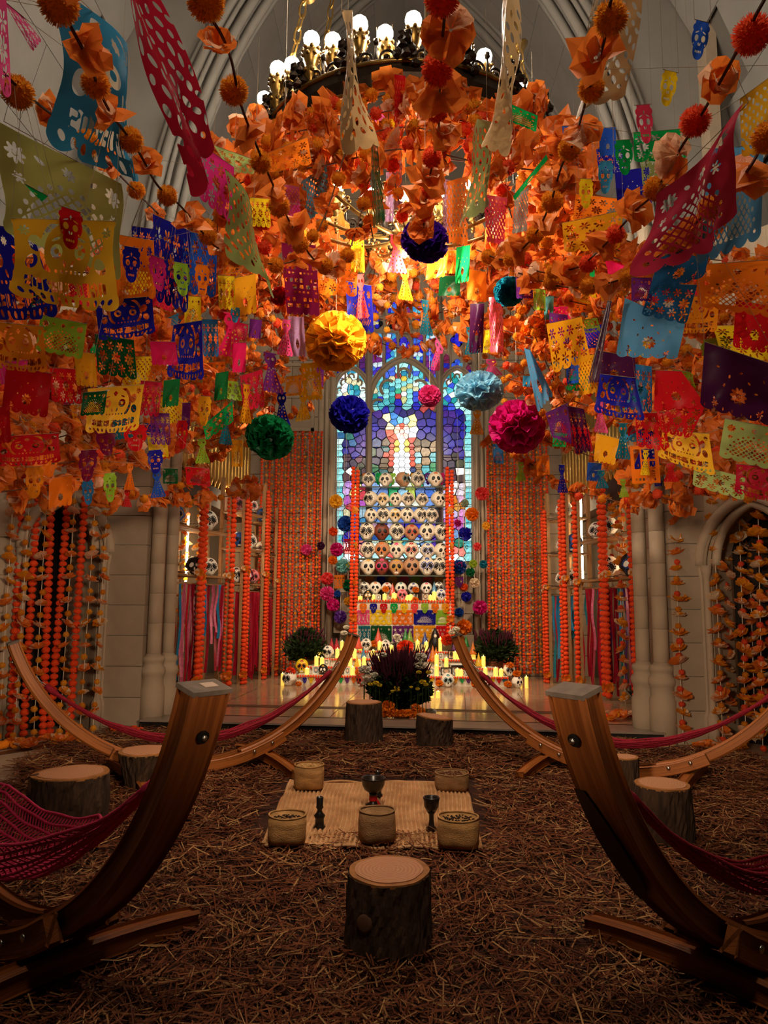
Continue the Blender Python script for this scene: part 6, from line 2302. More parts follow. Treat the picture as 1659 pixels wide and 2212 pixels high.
# strands hung at the back of the open racks
for side, (a, b), n_, nm in ((-1, (LA, LB), 5, 'rack of pink ribbons'), (1, (RA, RB), 5, 'rack of blue ribbons')):
    d = (b - a).normalized()
    nn_ = Vector((-d.y, d.x, 0))
    nn_ = -nn_ if nn_.x * side < 0 else nn_
    for k in range(n_):
        p = a + d * ((b - a).length * (k + 0.5) / n_) + nn_ * 0.4
        mixed_strand('amber flower strand, %s along the back of the %s' % (ORD[k], nm), Vector((p.x, p.y, 2.7)), Vector((p.x, p.y, 1.5)), 0.085, 0.06, 0.03, FLOWERS[5:], [YARNO, YARNR], 'strands at the back of the racks')
# heaps of blossoms where the strands meet the floor
for i, (px0, px1, py, lab) in enumerate([(-10, 75, 1608, 'heap of orange blossoms on the floor at the darker doorway edge'), (95, 205, 1600, 'heap of amber blossoms on the floor under the arched doorway'), (240, 305, 1578, 'trail of vermilion marigolds at the pillar foot'),
                                         (1500, 1600, 1614, 'heap of orange blossoms on the floor by the twin-shaft pillar'), (1290, 1370, 1546, 'heap of pale blossoms at the foot of the blue-ribbon rack'), (345, 420, 1506, 'heap of amber blossoms at the foot of the pink-ribbon rack')]):
    z = 0.02 if py > 1555 else DZ + 0.02
    c = atz((px0 + px1) / 2, py, z)
    t = thing('blossom_heap', lab, 'blossoms', c, group='blossom heaps on the floor')
    nn = int((px1 - px0) / 5)
    for k in range(nn):
        p = atz(px0 + (px1 - px0) * (k + 0.5) / nn, py + random.uniform(-6, 4), z + 0.02) - c
        if random.random() < 0.55 and i not in (2,):
            link_obj('paper_flower', random.choice(FLOWERS), t, p, (random.uniform(-.5, .5), random.uniform(-.5, .5), random.uniform(0, 6)), random.uniform(.05, .075))
        else:
            link_obj('marigold', random.choice(MARIG), t, p, (0.3, 0.2, random.uniform(0, 6)), random.uniform(.034, .045), MARIO if i in (0, 1, 3) else MARI)

# ================================================================== cut-paper banners: real sheets with real holes
FONT = {'D': ('11110', '10001', '10001', '10001', '10001', '10001', '11110'), 'I': ('01110', '00100', '00100', '00100', '00100', '00100', '01110'), 'A': ('01110', '10001', '10001', '11111', '10001', '10001', '10001'),
        'E': ('11111', '10000', '10000', '11110', '10000', '10000', '11111'), 'M': ('10001', '11011', '10101', '10101', '10001', '10001', '10001'), 'U': ('10001', '10001', '10001', '10001', '10001', '10001', '01110'),
        'R': ('11110', '10001', '10001', '11110', '10100', '10010', '10001'), 'T': ('11111', '00100', '00100', '00100', '00100', '00100', '00100'), 'O': ('01110', '10001', '10001', '10001', '10001', '10001', '01110'),
        'S': ('01111', '10000', '10000', '01110', '00001', '00001', '11110'), ' ': ('00000',) * 7}
def C(x, y, cx, cy, r):
    return r - np.hypot(x - cx, y - cy)
def EL(x, y, cx, cy, rx, ry, a=0.0):
    c, s = math.cos(a), math.sin(a)
    dx, dy = x - cx, y - cy
    p, q = (dx * c + dy * s) / rx, (-dx * s + dy * c) / ry
    return (1 - np.hypot(p, q)) * min(rx, ry)
def BX(x, y, x0, x1, y0, y1):
    return np.minimum(np.minimum(x - x0, x1 - x), np.minimum(y - y0, y1 - y))
def U_(*a):
    r = a[0]
    for b in a[1:]:
        r = np.maximum(r, b)
    return r
def FL(x, y, cx, cy, r, n=6, rot=0.0):
    """flower of petal holes"""
    out = C(x, y, cx, cy, r * 0.2)
    for k in range(n):
        a = rot + 2 * math.pi * k / n
        out = np.maximum(out, EL(x, y, cx + math.cos(a) * r * 0.62, cy + math.sin(a) * r * 0.62, r * 0.36, r * 0.19, a))
    return out
def text_field(x, y, x0, x1, y0, y1, text):
    cols = []
    for ch in text:
        g = FONT[ch]
        for c in range(5):
            cols.append([int(g[r][c]) for r in range(7)])
        cols.append([0] * 7)
    B = np.array(cols[:-1]).T.astype(float)          # 7 x n
    gx = (x - x0) / (x1 - x0) * B.shape[1] - 0.5
    gy = (y - y0) / (y1 - y0) * 7 - 0.5
    ix, iy = np.clip(np.floor(gx).astype(int), 0, B.shape[1] - 2), np.clip(np.floor(gy).astype(int), 0, 5)
    fx, fy = np.clip(gx - ix, 0, 1), np.clip(gy - iy, 0, 1)
    v = (B[iy, ix] * (1 - fx) + B[iy, ix + 1] * fx) * (1 - fy) + (B[iy + 1, ix] * (1 - fx) + B[iy + 1, ix + 1] * fx) * fy
    return (v - 0.42) * (y1 - y0) / 7
def scallop(x, y, A, y0, n, r):
    """hem of n scallops below y0"""
    f = BX(x, y, 0.0, A, -1, y0)
    w = A / n
    for k in range(n):
        f = np.maximum(f, EL(x, y, w * (k + 0.5), y0 - 0.005, w * 0.52, r))
    return f
def tpl_lattice(x, y, A):
    out = scallop(x, y, A, 0.89, 5, 0.1)
    h = []
    cx, cy, R = A / 2, 0.92, 0.62
    ring = np.hypot((x - cx) / (A * 0.42), (y - cy) / R)
    g1 = np.abs(((x + y) * 9.5) % 1 - 0.5) * 2
    g2 = np.abs(((x - y) * 9.5) % 1 - 0.5) * 2
    cell = 0.74 - np.maximum(g1, g2)
    h.append(np.minimum(np.minimum(cell * 0.06, (0.86 - ring) * 0.3), 0.86 - y))
    for k in range(15):
        a = math.pi * (0.03 + 0.94 * k / 14)
        h.append(C(x, y, cx + math.cos(a) * A * 0.42 * 0.95, cy - math.sin(a) * R * 0.95, 0.026))
    for s in (0.13, 0.87):
        h.append(FL(x, y, A * s, 0.2, 0.1, 8))
        h.append(FL(x, y, A * s, 0.42, 0.06, 6))
    h.append(FL(x, y, A * 0.5, 0.18, 0.07, 7))
    for s in (0.3, 0.7):
        h.append(EL(x, y, A * s, 0.17, 0.05, 0.022, 0.6 if s < .5 else -0.6))
    return np.minimum(out, -U_(*h))
def tpl_skull(x, y, A, text='DIA DE MUERTOS'):
    yb = 0.72 + 0.10 * (1 - ((x / A - 0.5) * 2) ** 2)
    out = np.minimum(BX(x, y, 0.01 * A, 0.99 * A, -1, 2), yb + 0.09 - y)
    for k in range(5):
        out = np.maximum(out, EL(x, y, A * (0.1 + 0.2 * k), 0.82 + 0.08 * (1 - ((0.1 + 0.2 * k - 0.5) * 2) ** 2), A * 0.105, 0.13))
    h = []
    # open ground round the head
    for s in (-1, 1):
        h.append(EL(x, y, A * (0.5 + s * 0.33), 0.28, A * 0.055, 0.1, 0.3 * s))
        h.append(EL(x, y, A * (0.5 + s * 0.36), 0.5, A * 0.05, 0.09, -0.3 * s))
        h.append(FL(x, y, A * (0.5 + s * 0.41), 0.13, 0.07, 7))
        h.append(np.minimum(np.minimum(C(x, y, A * 0.5, 0.36, 0.40), -EL(x, y, A * 0.5, 0.36, A * 0.255, 0.33)), np.minimum(s * (x - A * 0.5) - A * 0.08, 0.6 - y)))
        h.append(np.minimum(C(x, y, A * (0.5 + s * 0.13), 0.36, 0.085), -C(x, y, A * (0.5 + s * 0.13), 0.36, 0.035)))
        h.append(EL(x, y, A * (0.5 + s * 0.045), 0.5, 0.02, 0.05, 0.3 * s))
        h.append(EL(x, y, A * (0.5 + s * 0.14), 0.22, 0.07, 0.016, 0.35 * s))
        h.append(EL(x, y, A * (0.5 + s * 0.22), 0.58, 0.06, 0.018, -0.7 * s))
    for k in range(6):
        h.append(BX(x, y, A * (0.345 + 0.055 * k), A * (0.345 + 0.055 * k) + 0.035, 0.575, 0.615))
    h.append(FL(x, y, A * 0.5, 0.15, 0.06, 8))
    # lettering band
    band = np.minimum(np.minimum(y - (yb - 0.1), yb + 0.055 - y), BX(x, y, A * 0.1, A * 0.9, -1, 2))
    yy = y - yb
    t = text_field(x, yy, A * 0.1, A * 0.9, -0.105, 0.06, text)
    h.append(np.minimum(band, -t))
    for k in range(12):
        px = 0.08 + 0.84 * k / 11
        ybk = 0.72 + 0.10 * (1 - ((px - 0.5) * 2) ** 2)
        h.append(EL(x, y, A * px, ybk + 0.125, 0.022, 0.045, (px - 0.5) * 1.6))
    return np.minimum(out, -U_(*h))
def tpl_floral(x, y, A):
    out = scallop(x, y, A, 0.88, 4, 0.11)
    h = []
    for j, r in enumerate((0.22, 0.5, 0.76)):
        n = 4 if j % 2 == 0 else 3
        for k in range(n):
            h.append(FL(x, y, A * (k + 0.5 + (0 if j % 2 == 0 else 0.0)) / n, r, 0.125 if j != 1 else 0.155, 8 if j == 1 else 6, j * 0.4))
    for k in range(9):
        h.append(EL(x, y, A * (k + 0.5) / 9, 0.9, 0.014, 0.04))
        h.append(C(x, y, A * (k + 0.5) / 9, 0.35, 0.014))
        h.append(C(x, y, A * (k + 0.5) / 9, 0.635, 0.014))
    return np.minimum(out, -U_(*h))
def tpl_sparse(x, y, A):
    out = scallop(x, y, A, 0.9, 5, 0.09)
    h = [FL(x, y, A * 0.5, 0.66, 0.14, 10), FL(x, y, A * 0.2, 0.86, 0.06, 6), FL(x, y, A * 0.8, 0.86, 0.06, 6)]
    for k in range(8):
        h.append(EL(x, y, A * (k + 0.5) / 8, 0.92, 0.01, 0.03))
    for k, (px, py) in enumerate(((.2, .3), (.8, .32), (.3, .55), (.72, .55), (.18, .78), (.83, .8), (.5, .3), (.62, .42), (.36, .4))):
        h.append(EL(x, y, A * px, py, 0.03, 0.016, k))
    return np.minimum(out, -U_(*h))
def tpl_slits(x, y, A):
    out = scallop(x, y, A, 0.95, 5, 0.05)
    h = []
    r = np.random.default_rng(5)
    for j in range(11):
        for k in range(6):
            h.append(EL(x, y, A * (k + 0.5 + (0.25 if j % 2 else -0.25)) / 6, 0.1 + 0.075 * j, 0.045 * r.uniform(.6, 1.1), 0.02, 1.2 + r.uniform(-.7, .7)))
    return np.minimum(out, -U_(*h))
def tpl_skullcut(x, y, A):
    c = A / 2
    out = U_(EL(x, y, c, 0.40, A * 0.47, 0.34), EL(x, y, c, 0.72, A * 0.30, 0.26), BX(x, y, c - A * 0.38, c + A * 0.38, -0.02, 0.12), EL(x, y, A * 0.16, 0.17, A * 0.15, 0.09), EL(x, y, A * 0.84, 0.17, A * 0.15, 0.09))
    h = []
    for s in (-1, 1):
        h.append(EL(x, y, c + s * A * 0.19, 0.43, A * 0.11, 0.085, 0.3 * s))
        h.append(EL(x, y, c + s * A * 0.045, 0.58, A * 0.03, 0.045, 0.3 * s))
        h.append(EL(x, y, c + s * A * 0.2, 0.28, A * 0.12, 0.018, 0.35 * s))
        h.append(EL(x, y, c + s * A * 0.33, 0.58, A * 0.03, 0.03))
    for k in range(4):
        h.append(BX(x, y, c - A * 0.17 + A * 0.088 * k, c - A * 0.17 + A * 0.088 * k + A * 0.065, 0.735, 0.80))
    h.append(U_(BX(x, y, c - 0.012, c + 0.012, 0.14, 0.25), BX(x, y, c - 0.04, c + 0.04, 0.175, 0.2)))
    return np.minimum(out, -U_(*h))
def tpl_church(x, y, A):
    out = scallop(x, y, A, 0.95, 6, 0.04)
    h = []
    for j in range(9):
        n = (6, 8, 5, 9, 7, 5, 8, 6, 4)[j]
        for k in range(n):
            if (k * 7 + j * 3) % 5:
                w = A / n
                h.append(BX(x, y, w * k + w * 0.2, w * k + w * 0.78, 0.12 + 0.088 * j, 0.12 + 0.088 * j + (0.055 if j % 3 else 0.03)))
    return np.minimum(out, -U_(*h))
def tpl_figure(x, y, A):
    """dress-shaped skeleton cutout"""
    c = A / 2
    wd = A * (0.14 + 0.36 * np.clip((y - 0.3) / 0.6, 0, 1) ** 1.2)
    out = U_(np.minimum(np.minimum(wd - np.abs(x - c), y - 0.28), 0.93 - y), EL(x, y, c, 0.16, A * 0.28, 0.16), BX(x, y, c - A * 0.3, c + A * 0.3, -0.02, 0.04))
    for k in range(5):
        out = np.maximum(out, EL(x, y, A * (0.1 + 0.2 * k), 0.93, A * 0.1, 0.05))
    h = []
    for s in (-1, 1):
        h.append(EL(x, y, c + s * A * 0.11, 0.15, A * 0.07, 0.04))
        for j in range(6):
            h.append(EL(x, y, c + s * A * (0.09 + 0.035 * j), 0.38 + 0.09 * j, A * 0.05, 0.022, 0.6 * s))
    for k in range(5):
        h.append(EL(x, y, A * (0.14 + 0.18 * k), 0.9, A * 0.025, 0.04))
    for j in range(4):
        h.append(EL(x, y, c, 0.42 + 0.12 * j, A * 0.03, 0.03))
    return np.minimum(out, -U_(*h))
def tpl_frame(x, y, A):
    out = BX(x, y, 0, A, -1, 1)
    h = [BX(x, y, A * 0.12, A * 0.34, 0.1, 0.62), BX(x, y, A * 0.4, A * 0.86, 0.1, 0.36), BX(x, y, A * 0.4, A * 0.6, 0.42, 0.8), BX(x, y, A * 0.66, A * 0.86, 0.42, 0.62)]
    for k in range(6):
        h.append(BX(x, y, A * (0.12 + 0.13 * k), A * (0.12 + 0.13 * k) + A * 0.08, 0.86, 0.93))
    for k in range(3):
        h.append(BX(x, y, A * 0.68, A * 0.84, 0.67 + 0.06 * k, 0.7 + 0.06 * k))
    return np.minimum(out, -U_(*h))
TPL = {'lattice': (tpl_lattice, 1.25), 'skull': (tpl_skull, 1.35), 'floral': (tpl_floral, 1.2), 'sparse': (tpl_sparse, 1.2), 'slits': (tpl_slits, 0.8), 'cut': (tpl_skullcut, 0.72), 'church': (tpl_church, 0.7), 'figure': (tpl_figure, 0.6), 'frame': (tpl_frame, 0.75)}
_TC = {}
def template(kind, nx, ny):
    """(uv points, polygons) of the cut sheet by marching over a grid"""
    key = (kind, nx, ny)
    if key in _TC:
        return _TC[key]
    fn, A = TPL[kind]
    us = np.linspace(0, 1, nx + 1)
    vsl = np.linspace(0, 1, ny + 1)
    Ug, Vg = np.meshgrid(us, vsl)
    F = fn(Ug * A, Vg, A)
    if kind not in ('cut', 'figure'):
        F = np.where(Vg < 0.045, np.maximum(F, 0.02), F)
    F[0, :] = np.maximum(F[0, :], 0.001) if kind not in ('cut', 'figure') else F[0, :]
    pts, polys, vid, eid = [], [], {}, {}
    def corner(i, j):
        if (i, j) not in vid:
            vid[(i, j)] = len(pts)
            pts.append((us[i], vsl[j]))
        return vid[(i, j)]
    def edge(a, b):
        k = (a, b) if a < b else (b, a)
        if k not in eid:
            fa, fb = F[a[1], a[0]], F[b[1], b[0]]
            t = fa / (fa - fb)
            eid[k] = len(pts)
            pts.append((us[a[0]] + (us[b[0]] - us[a[0]]) * t, vsl[a[1]] + (vsl[b[1]] - vsl[a[1]]) * t))
        return eid[k]
    P = F > 0
    for j in range(ny):
        for i in range(nx):
            cs = ((i, j), (i + 1, j), (i + 1, j + 1), (i, j + 1))
            ins = [P[c[1], c[0]] for c in cs]
            if not any(ins):
                continue
            pg = []
            for k in range(4):
                a, b = cs[k], cs[(k + 1) % 4]
                if ins[k]:
                    pg.append(corner(*a))
                if ins[k] != ins[(k + 1) % 4]:
                    pg.append(edge(a, b))
            if len(pg) >= 3:
                polys.append(pg)
    _TC[key] = (np.array(pts), polys)
    return _TC[key]
HUE = {'pink': '#e0508c', 'sky blue': '#3c98cc', 'crimson': '#c4203c', 'pale green': '#d0d678', 'mustard': '#f0b830', 'red': '#c41820', 'green': '#1c7038', 'navy': '#1e1e94', 'orange': '#ee7a1c', 'magenta': '#cc2a78', 'lime': '#96c438',
       'gold': '#eaa41e', 'hot pink': '#ec2468', 'maroon': '#6e1438', 'purple': '#6a2878', 'teal': '#1c6a80', 'silver': '#c4c2bc', 'tan': '#d0ae78', 'lilac': '#b08ab4', 'yellow': '#f0ce20', 'steel blue': '#2a6ca4', 'dark green': '#14502a',
       'coral': '#f04c48', 'emerald': '#14a850', 'blue': '#2450b4', 'plum': '#44163e', 'olive': '#a6bc70', 'aqua': '#5ab0b0', 'light blue': '#5a9ccc', 'rose': '#d83c5c', 'amber': '#e68a1c'}
KINDN = {'lattice': 'lattice banner', 'skull': 'lettered skull banner', 'floral': 'flower-pattern banner', 'sparse': 'plain banner', 'slits': 'slitted foil banner', 'cut': 'skull cutout', 'church': 'arcaded banner', 'figure': 'skirted cutout', 'frame': 'open frame banner'}
LANDM = [(725, 738, 'big yellow pompom'), (583, 945, 'dark green pompom'), (755, 895, 'royal blue pompom'), (1035, 845, 'pale blue pompom'), (1117, 922, 'magenta pompom'), (1160, 712, 'orange pompom'), (928, 855, 'pink pompom'),
         (1100, 630, 'teal pompom'), (918, 530, 'violet pompom'), (870, 150, 'chandelier bulbs'), (110, 1150, 'darker doorway arch'), (1590, 1140, 'right-hand doorway arch'), (325, 1120, 'grey pillar'), (1430, 1120, 'twin-shaft pillar'),
         (100, 320, 'pale green lattice banner'), (140, 600, 'mustard lettered banner'), (360, 200, 'long crimson banner'), (1520, 380, 'great rose banner'), (1590, 830, 'plum banner'), (1405, 720, 'light blue banner'), (545, 520, 'long olive banner'), (655, 610, 'maroon arcaded banner'),
         (1340, 860, 'navy lettered banner'), (270, 690, 'navy banner over the lime lattice'), (240, 880, 'low mustard banner'), (1300, 110, 'shiny tan banner'), (180, 1010, 'maroon skull cutout'), (1470, 890, 'red banner')]
def relation(px, py, skip=None):
    best = min((l for l in LANDM if l[2] != skip), key=lambda l: (l[0] - px) ** 2 + (l[1] - py) ** 2)
    dx, dy = px - best[0], py - best[1]
    if abs(dx) > 2 * abs(dy):
        d = 'left of' if dx < 0 else 'right of'
    elif abs(dy) > 2 * abs(dx):
        d = 'above' if dy < 0 else 'below'
    else:
        d = ('above' if dy < 0 else 'below') + (' and left of' if dx < 0 else ' and right of')
    return d + ' the ' + best[2]
PENDING = {}
def relabel(o, head, px, py):
    """collect things that want a place in their label; settled at the end so that each label is its own"""
    PENDING.setdefault((head, relation(px, py)), []).append((py, px, o))
def settle_labels():
    for (head, rel), lst in PENDING.items():
        lst.sort(key=lambda q: (q[0], q[1]))
        n = len(lst)
        for i, (_y, _x, o) in enumerate(lst):
            if n == 1:
                o['label'] = '%s %s' % (head, rel)
            elif n == 2:
                o['label'] = '%s %s %s' % (('upper', 'lower')[i], head, rel)
            else:
                o['label'] = '%s %s, %s' % (head, rel, 'topmost' if i == 0 else 'lowest' if i == n - 1 else ORD[i] + ' from top')
NB = 0
TIES = []
def banner(corners, hue, kind, dist, mirror=False, curl=0.075, foil=False, dz=0.0, label=None, name='paper_banner', group='cut-paper banners under the vault', thread=0.3):
    """a cut sheet spanned by four photo corners (tl, tr, br, bl) at a distance from the camera; dist may be one number or (left, right)"""
    global NB
    NB += 1
    dl, dr = dist if hasattr(dist, '__len__') else (dist, dist * 1.0)
    tl, tr, br, bl = [atd(q[0], q[1], d) for q, d in zip(corners, (dl, dr, dr * (1 + dz), dl * (1 + dz)))]
    cen = (tl + tr + br + bl) / 4
    size = max((corners[1][0] - corners[0][0]) ** 2 + (corners[1][1] - corners[0][1]) ** 2, (corners[3][0] - corners[0][0]) ** 2 + (corners[3][1] - corners[0][1]) ** 2) ** 0.5
    if size > 140:
        nx, ny = 96, 76
    elif size > 70:
        nx, ny = 60, 48
    elif size > 38:
        nx, ny = 36, 32
    else:
        nx, ny = 24, 22
    pts, polys = template(kind, nx, ny)
    u, v = pts[:, 0].copy(), pts[:, 1]
    if mirror:
        u = 1 - u
    T = [np.array(q - cen) for q in (tl, tr, br, bl)]
    P = (np.outer((1 - u) * (1 - v), T[0]) + np.outer(u * (1 - v), T[1]) + np.outer(u * v, T[2]) + np.outer((1 - u) * v, T[3]))
    nrm = (tr - tl).cross(bl - tl)
    if nrm.length > 0:
        nrm.normalize()
    S = max((tr - tl).length, (bl - tl).length)
    ph = RNG.uniform(0, 6.28, 4)
    disp = S * curl * (np.sin(u * (4 + 3 * RNG.random()) + ph[0]) * (0.25 + v) + 0.5 * np.sin(v * 5 + ph[1] + u * 3) + 0.25 * np.sin(u * 13 + v * 9 + ph[2]) * v)
    P += np.outer(disp, np.array(nrm))
    me = bpy.data.meshes.new('cut_sheet')
    me.from_pydata(P.tolist(), [], polys)
    me.materials.append(paper(('foil_' if foil else 'sheet_') + hue.replace(' ', '_'), HUE[hue], 0.3 if foil else 0.58, 0.2 if foil else 0.004, 0.5 if foil else 0.15, 10))
    me.polygons.foreach_set('use_smooth', [True] * len(me.polygons))
    me.update()
    t = thing(name, label, 'paper banner' if kind not in ('cut', 'figure') else 'paper cutout', cen, group=group)
    o = bpy.data.objects.new('cut_sheet', me)
    COL.objects.link(o)
    o.parent = t
    if thread:
        TIES.append((t, cen, tl, tr, S))
    cx, cy = sum(q[0] for q in corners) / 4, sum(q[1] for q in corners) / 4
    if label is None:
        relabel(t, '%s %s' % (hue, KINDN[kind]), cx, cy)
    return t
def bb(x0, y0, x1, y1, sk=0, tilt=0):
    """box corners with sideways skew of the foot and tilt of the head line"""
    w = x1 - x0
    if y0 < 1100 and w < 140:
        sk += random.uniform(-.14, .14) * w
        tilt += random.uniform(-.1, .1) * w
    return ((x0, y0 - tilt), (x1, y0 + tilt), (x1 + sk, y1 + tilt), (x0 + sk, y1 - tilt))
def defd(px, py):
    """distance at which the canopy hangs around a photo place, where nothing nearer is known"""
    if 610 < px < 1080:
        return float(np.interp(py, [150, 350, 560, 720, 900], [5.0, 5.0, 5.6, 6.4, 7.4]))
    return float(np.interp(py, [100, 400, 600, 800, 950, 1050], [2.6, 3.1, 3.6, 4.5, 5.6, 6.2]))
Q = banner
# --- left side, from the top
Q(((-75, -40), (14, 0), (26, 218), (-60, 190)), 'pink', 'floral', 1.9)
Q(((6, 0), (52, 38), (91, 88), (72, 114)), 'pink', 'floral', 2.0, curl=0.02)
Q(((150, -25), (266, 92), (332, 410), (138, 330)), 'sky blue', 'skull', (2.3, 2.9), True, label='sky blue lettered skull banner seen from below beside the long crimson banner')
Q(((274, -30), (330, -25), (462, 330), (400, 440)), 'crimson', 'slits', (2.0, 2.4), curl=0.06, label='long crimson slitted banner hanging edgewise from the top')
Q(((8, 262), (252, 396), (252, 612), (22, 500)), 'pale green', 'lattice', (2.3, 2.6), label='large pale green lattice banner with round flowers against the vault')
Q(((24, 472), (250, 478), (264, 682), (24, 642)), 'mustard', 'skull', (2.2, 2.35), True, label='large mustard skull banner with reversed lettering at the frame edge')
Q(bb(126, 452, 180, 540, 4, 10), 'red', 'cut', 2.25)
Q(((52, 396), (104, 424), (90, 436), (62, 408)), 'emerald', 'sparse', 2.2, curl=0.02)
Q(((-70, 480), (70, 496), (132, 690), (-50, 690)), 'navy', 'skull', 2.75, True)
Q(((246, 505), (332, 520), (337, 645), (250, 665)), 'orange', 'lattice', 3.2)
Q(bb(264, 534, 304, 612, 2, 6), 'navy', 'cut', 2.9)
Q(bb(320, 555, 359, 630, 3, 5), 'magenta', 'cut', 2.9)
Q(bb(372, 568, 410, 641), 'lime', 'cut', 2.9)
Q(bb(420, 572, 453, 641), 'orange', 'cut', 2.95)
Q(((330, 462), (412, 500), (406, 682), (336, 652)), 'navy', 'floral', 3.4)
Q(bb(284, 492, 342, 580, 6), 'navy', 'floral', 3.5)
Q(bb(395, 505, 470, 640, 4), 'blue', 'floral', 3.7)
Q(((204, 650), (330, 640), (336, 722), (214, 738)), 'navy', 'skull', 3.2, True, label='navy skull banner with lettering above the dark green banner and lime lattice')
Q(bb(88, 690, 188, 768), 'lime', 'lattice', 3.0)
Q(bb(204, 728, 289, 816), 'dark green', 'floral', 3.3)
Q(bb(160, 762, 205, 836), 'gold', 'sparse', 3.1)
Q(bb(324, 738, 380, 790), 'hot pink', 'sparse', 3.5)
Q(((374, 702), (436, 692), (441, 824), (360, 816)), 'navy', 'skull', 3.7, True)
Q(bb(-20, 700, 94, 802), 'amber', 'skull', 2.9, True)
Q(bb(14, 798, 112, 896), 'red', 'sparse', 3.0)
Q(bb(108, 796, 172, 872), 'red', 'floral', 3.3)
Q(bb(-30, 880, 20, 960), 'red', 'sparse', 3.1)
Q(bb(-10, 780, 60, 830), 'magenta', 'sparse', 3.3)
Q(((190, 840), (312, 830), (298, 932), (184, 938)), 'mustard', 'skull', 3.4, True, label='mustard skull banner with lettering low among the garlands')
Q(bb(180, 846, 232, 898), 'dark green', 'lattice', 3.2)
Q(bb(304, 824, 350, 900, -2), 'crimson', 'floral', 3.9)
Q(bb(354, 820, 389, 880), 'green', 'sparse', 4.0)
Q(bb(204, 928, 250, 985), 'maroon', 'cut', 3.9)
Q(bb(266, 916, 319, 976), 'red', 'cut', 3.9)
Q(bb(170, 972, 213, 1042), 'maroon', 'cut', 3.7, label='maroon skull cutout hanging before the arch of the darker doorway')
Q(bb(324, 892, 366, 962), 'purple', 'floral', 4.3)
Q(bb(318, 944, 360, 988), 'yellow', 'lattice', 4.4)
Q(bb(317, 972, 352, 1024), 'navy', 'cut', 4.1)
Q(bb(322, 1018, 354, 1076, 2), 'blue', 'figure', 4.15)
Q(bb(54, 1008, 96, 1078), 'amber', 'cut', 3.8)
Q(bb(106, 1030, 156, 1096), 'orange', 'sparse', 4.0)
Q(bb(175, 1038, 202, 1092), 'steel blue', 'cut', 4.1)
Q(bb(222, 1022, 252, 1086), 'lime', 'cut', 4.1)
Q(bb(270, 1000, 293, 1060), 'orange', 'figure', 4.3)
Q(bb(264, 1058, 286, 1096), 'red', 'figure', 4.4)
Q(((-15, 945), (128, 935), (132, 1000), (-10, 1010)), 'red', 'skull', 3.4, True)
Q(bb(92, 980, 126, 1032), 'orange', 'cut', 3.7)
Q(bb(352, 1012, 384, 1046), 'dark green', 'lattice', 4.6)
Q(bb(400, 1010, 452, 1050), 'red', 'lattice', 4.8)
# --- between the long crimson banner and the yellow pompom
Q(((430, 308), (506, 362), (500, 486), (430, 430)), 'magenta', 'floral', 3.2)
Q(((486, 364), (548, 452), (598, 650), (508, 560)), 'olive', 'slits', (2.9, 3.2), label='long olive green slitted banner below the garland pompoms')
Q(((462, 314), (552, 346), (548, 378), (498, 372)), 'olive', 'floral', 3.6)
Q(((574, 332), (664, 296), (674, 356), (580, 374)), 'orange', 'floral', 4.2)
Q(((650, 392), (706, 358), (712, 440), (664, 482)), 'teal', 'slits', 4.6, foil=True)
Q(((608, 524), (682, 530), (691, 686), (620, 680)), 'maroon', 'church', 4.4, label='maroon arcaded banner hanging above the big yellow pompom')
Q(bb(540, 428, 582, 492, 4), 'yellow', 'floral', 4.0)
Q(bb(604, 400, 646, 470), 'magenta', 'slits', 4.4, foil=True)
Q(bb(688, 566, 772, 640, 4), 'orange', 'floral', 5.6)
Q(bb(764, 592, 792, 690, 2), 'coral', 'figure', 5.6)
Q(bb(746, 612, 802, 716, 6), 'navy', 'lattice', 6.2)
Q(bb(602, 690, 636, 770), 'pink', 'figure', 5.2)
Q(bb(622, 684, 656, 772, 6), 'lilac', 'sparse', 5.8)
Q(bb(436, 690, 470, 772), 'steel blue', 'floral', 4.2)
Q(bb(398, 640, 434, 704), 'yellow', 'lattice', 3.8)
Q(bb(470, 596, 506, 670), 'yellow', 'floral', 4.1)
Q(bb(504, 596, 552, 682), 'gold', 'sparse', 4.3)
Q(bb(498, 664, 520, 698), 'sky blue', 'cut', 4.3)
Q(bb(504, 740, 532, 806), 'hot pink', 'sparse', 4.6)
Q(bb(560, 762, 606, 850, 2), 'purple', 'figure', 5.2)
Q(bb(540, 690, 566, 732), 'purple', 'sparse', 4.9)
Q(((518, 812), (566, 798), (572, 880), (526, 890)), 'crimson', 'floral', 4.9)
Q(bb(520, 830, 546, 916), 'gold', 'figure', 4.8)
Q(bb(650, 784, 690, 866, 2), 'yellow', 'lattice', 6.0)
Q(bb(640, 846, 672, 910, -2), 'yellow', 'figure', 6.0)
Q(bb(618, 812, 652, 856), 'gold', 'lattice', 5.9)
Q(bb(680, 784, 700, 836), 'purple', 'lattice', 6.6)
Q(bb(466, 804, 494, 866), 'green', 'sparse', 4.7)
Q(((438, 920), (502, 866), (504, 912), (446, 952)), 'emerald', 'floral', 4.9)
Q(bb(428, 856, 458, 922), 'gold', 'cut', 4.6)
Q(bb(474, 890, 502, 962), 'teal', 'figure', 5.0)
Q(bb(420, 948, 452, 1002), 'lime', 'figure', 5.1)
Q(bb(590, 848, 626, 926), 'navy', 'figure', 5.8)
Q(bb(380, 908, 406, 972), 'red', 'cut', 4.9)
Q(bb(500, 950, 524, 1010), 'gold', 'lattice', 5.6)
Q(bb(394, 870, 412, 930), 'purple', 'sparse', 5.0)
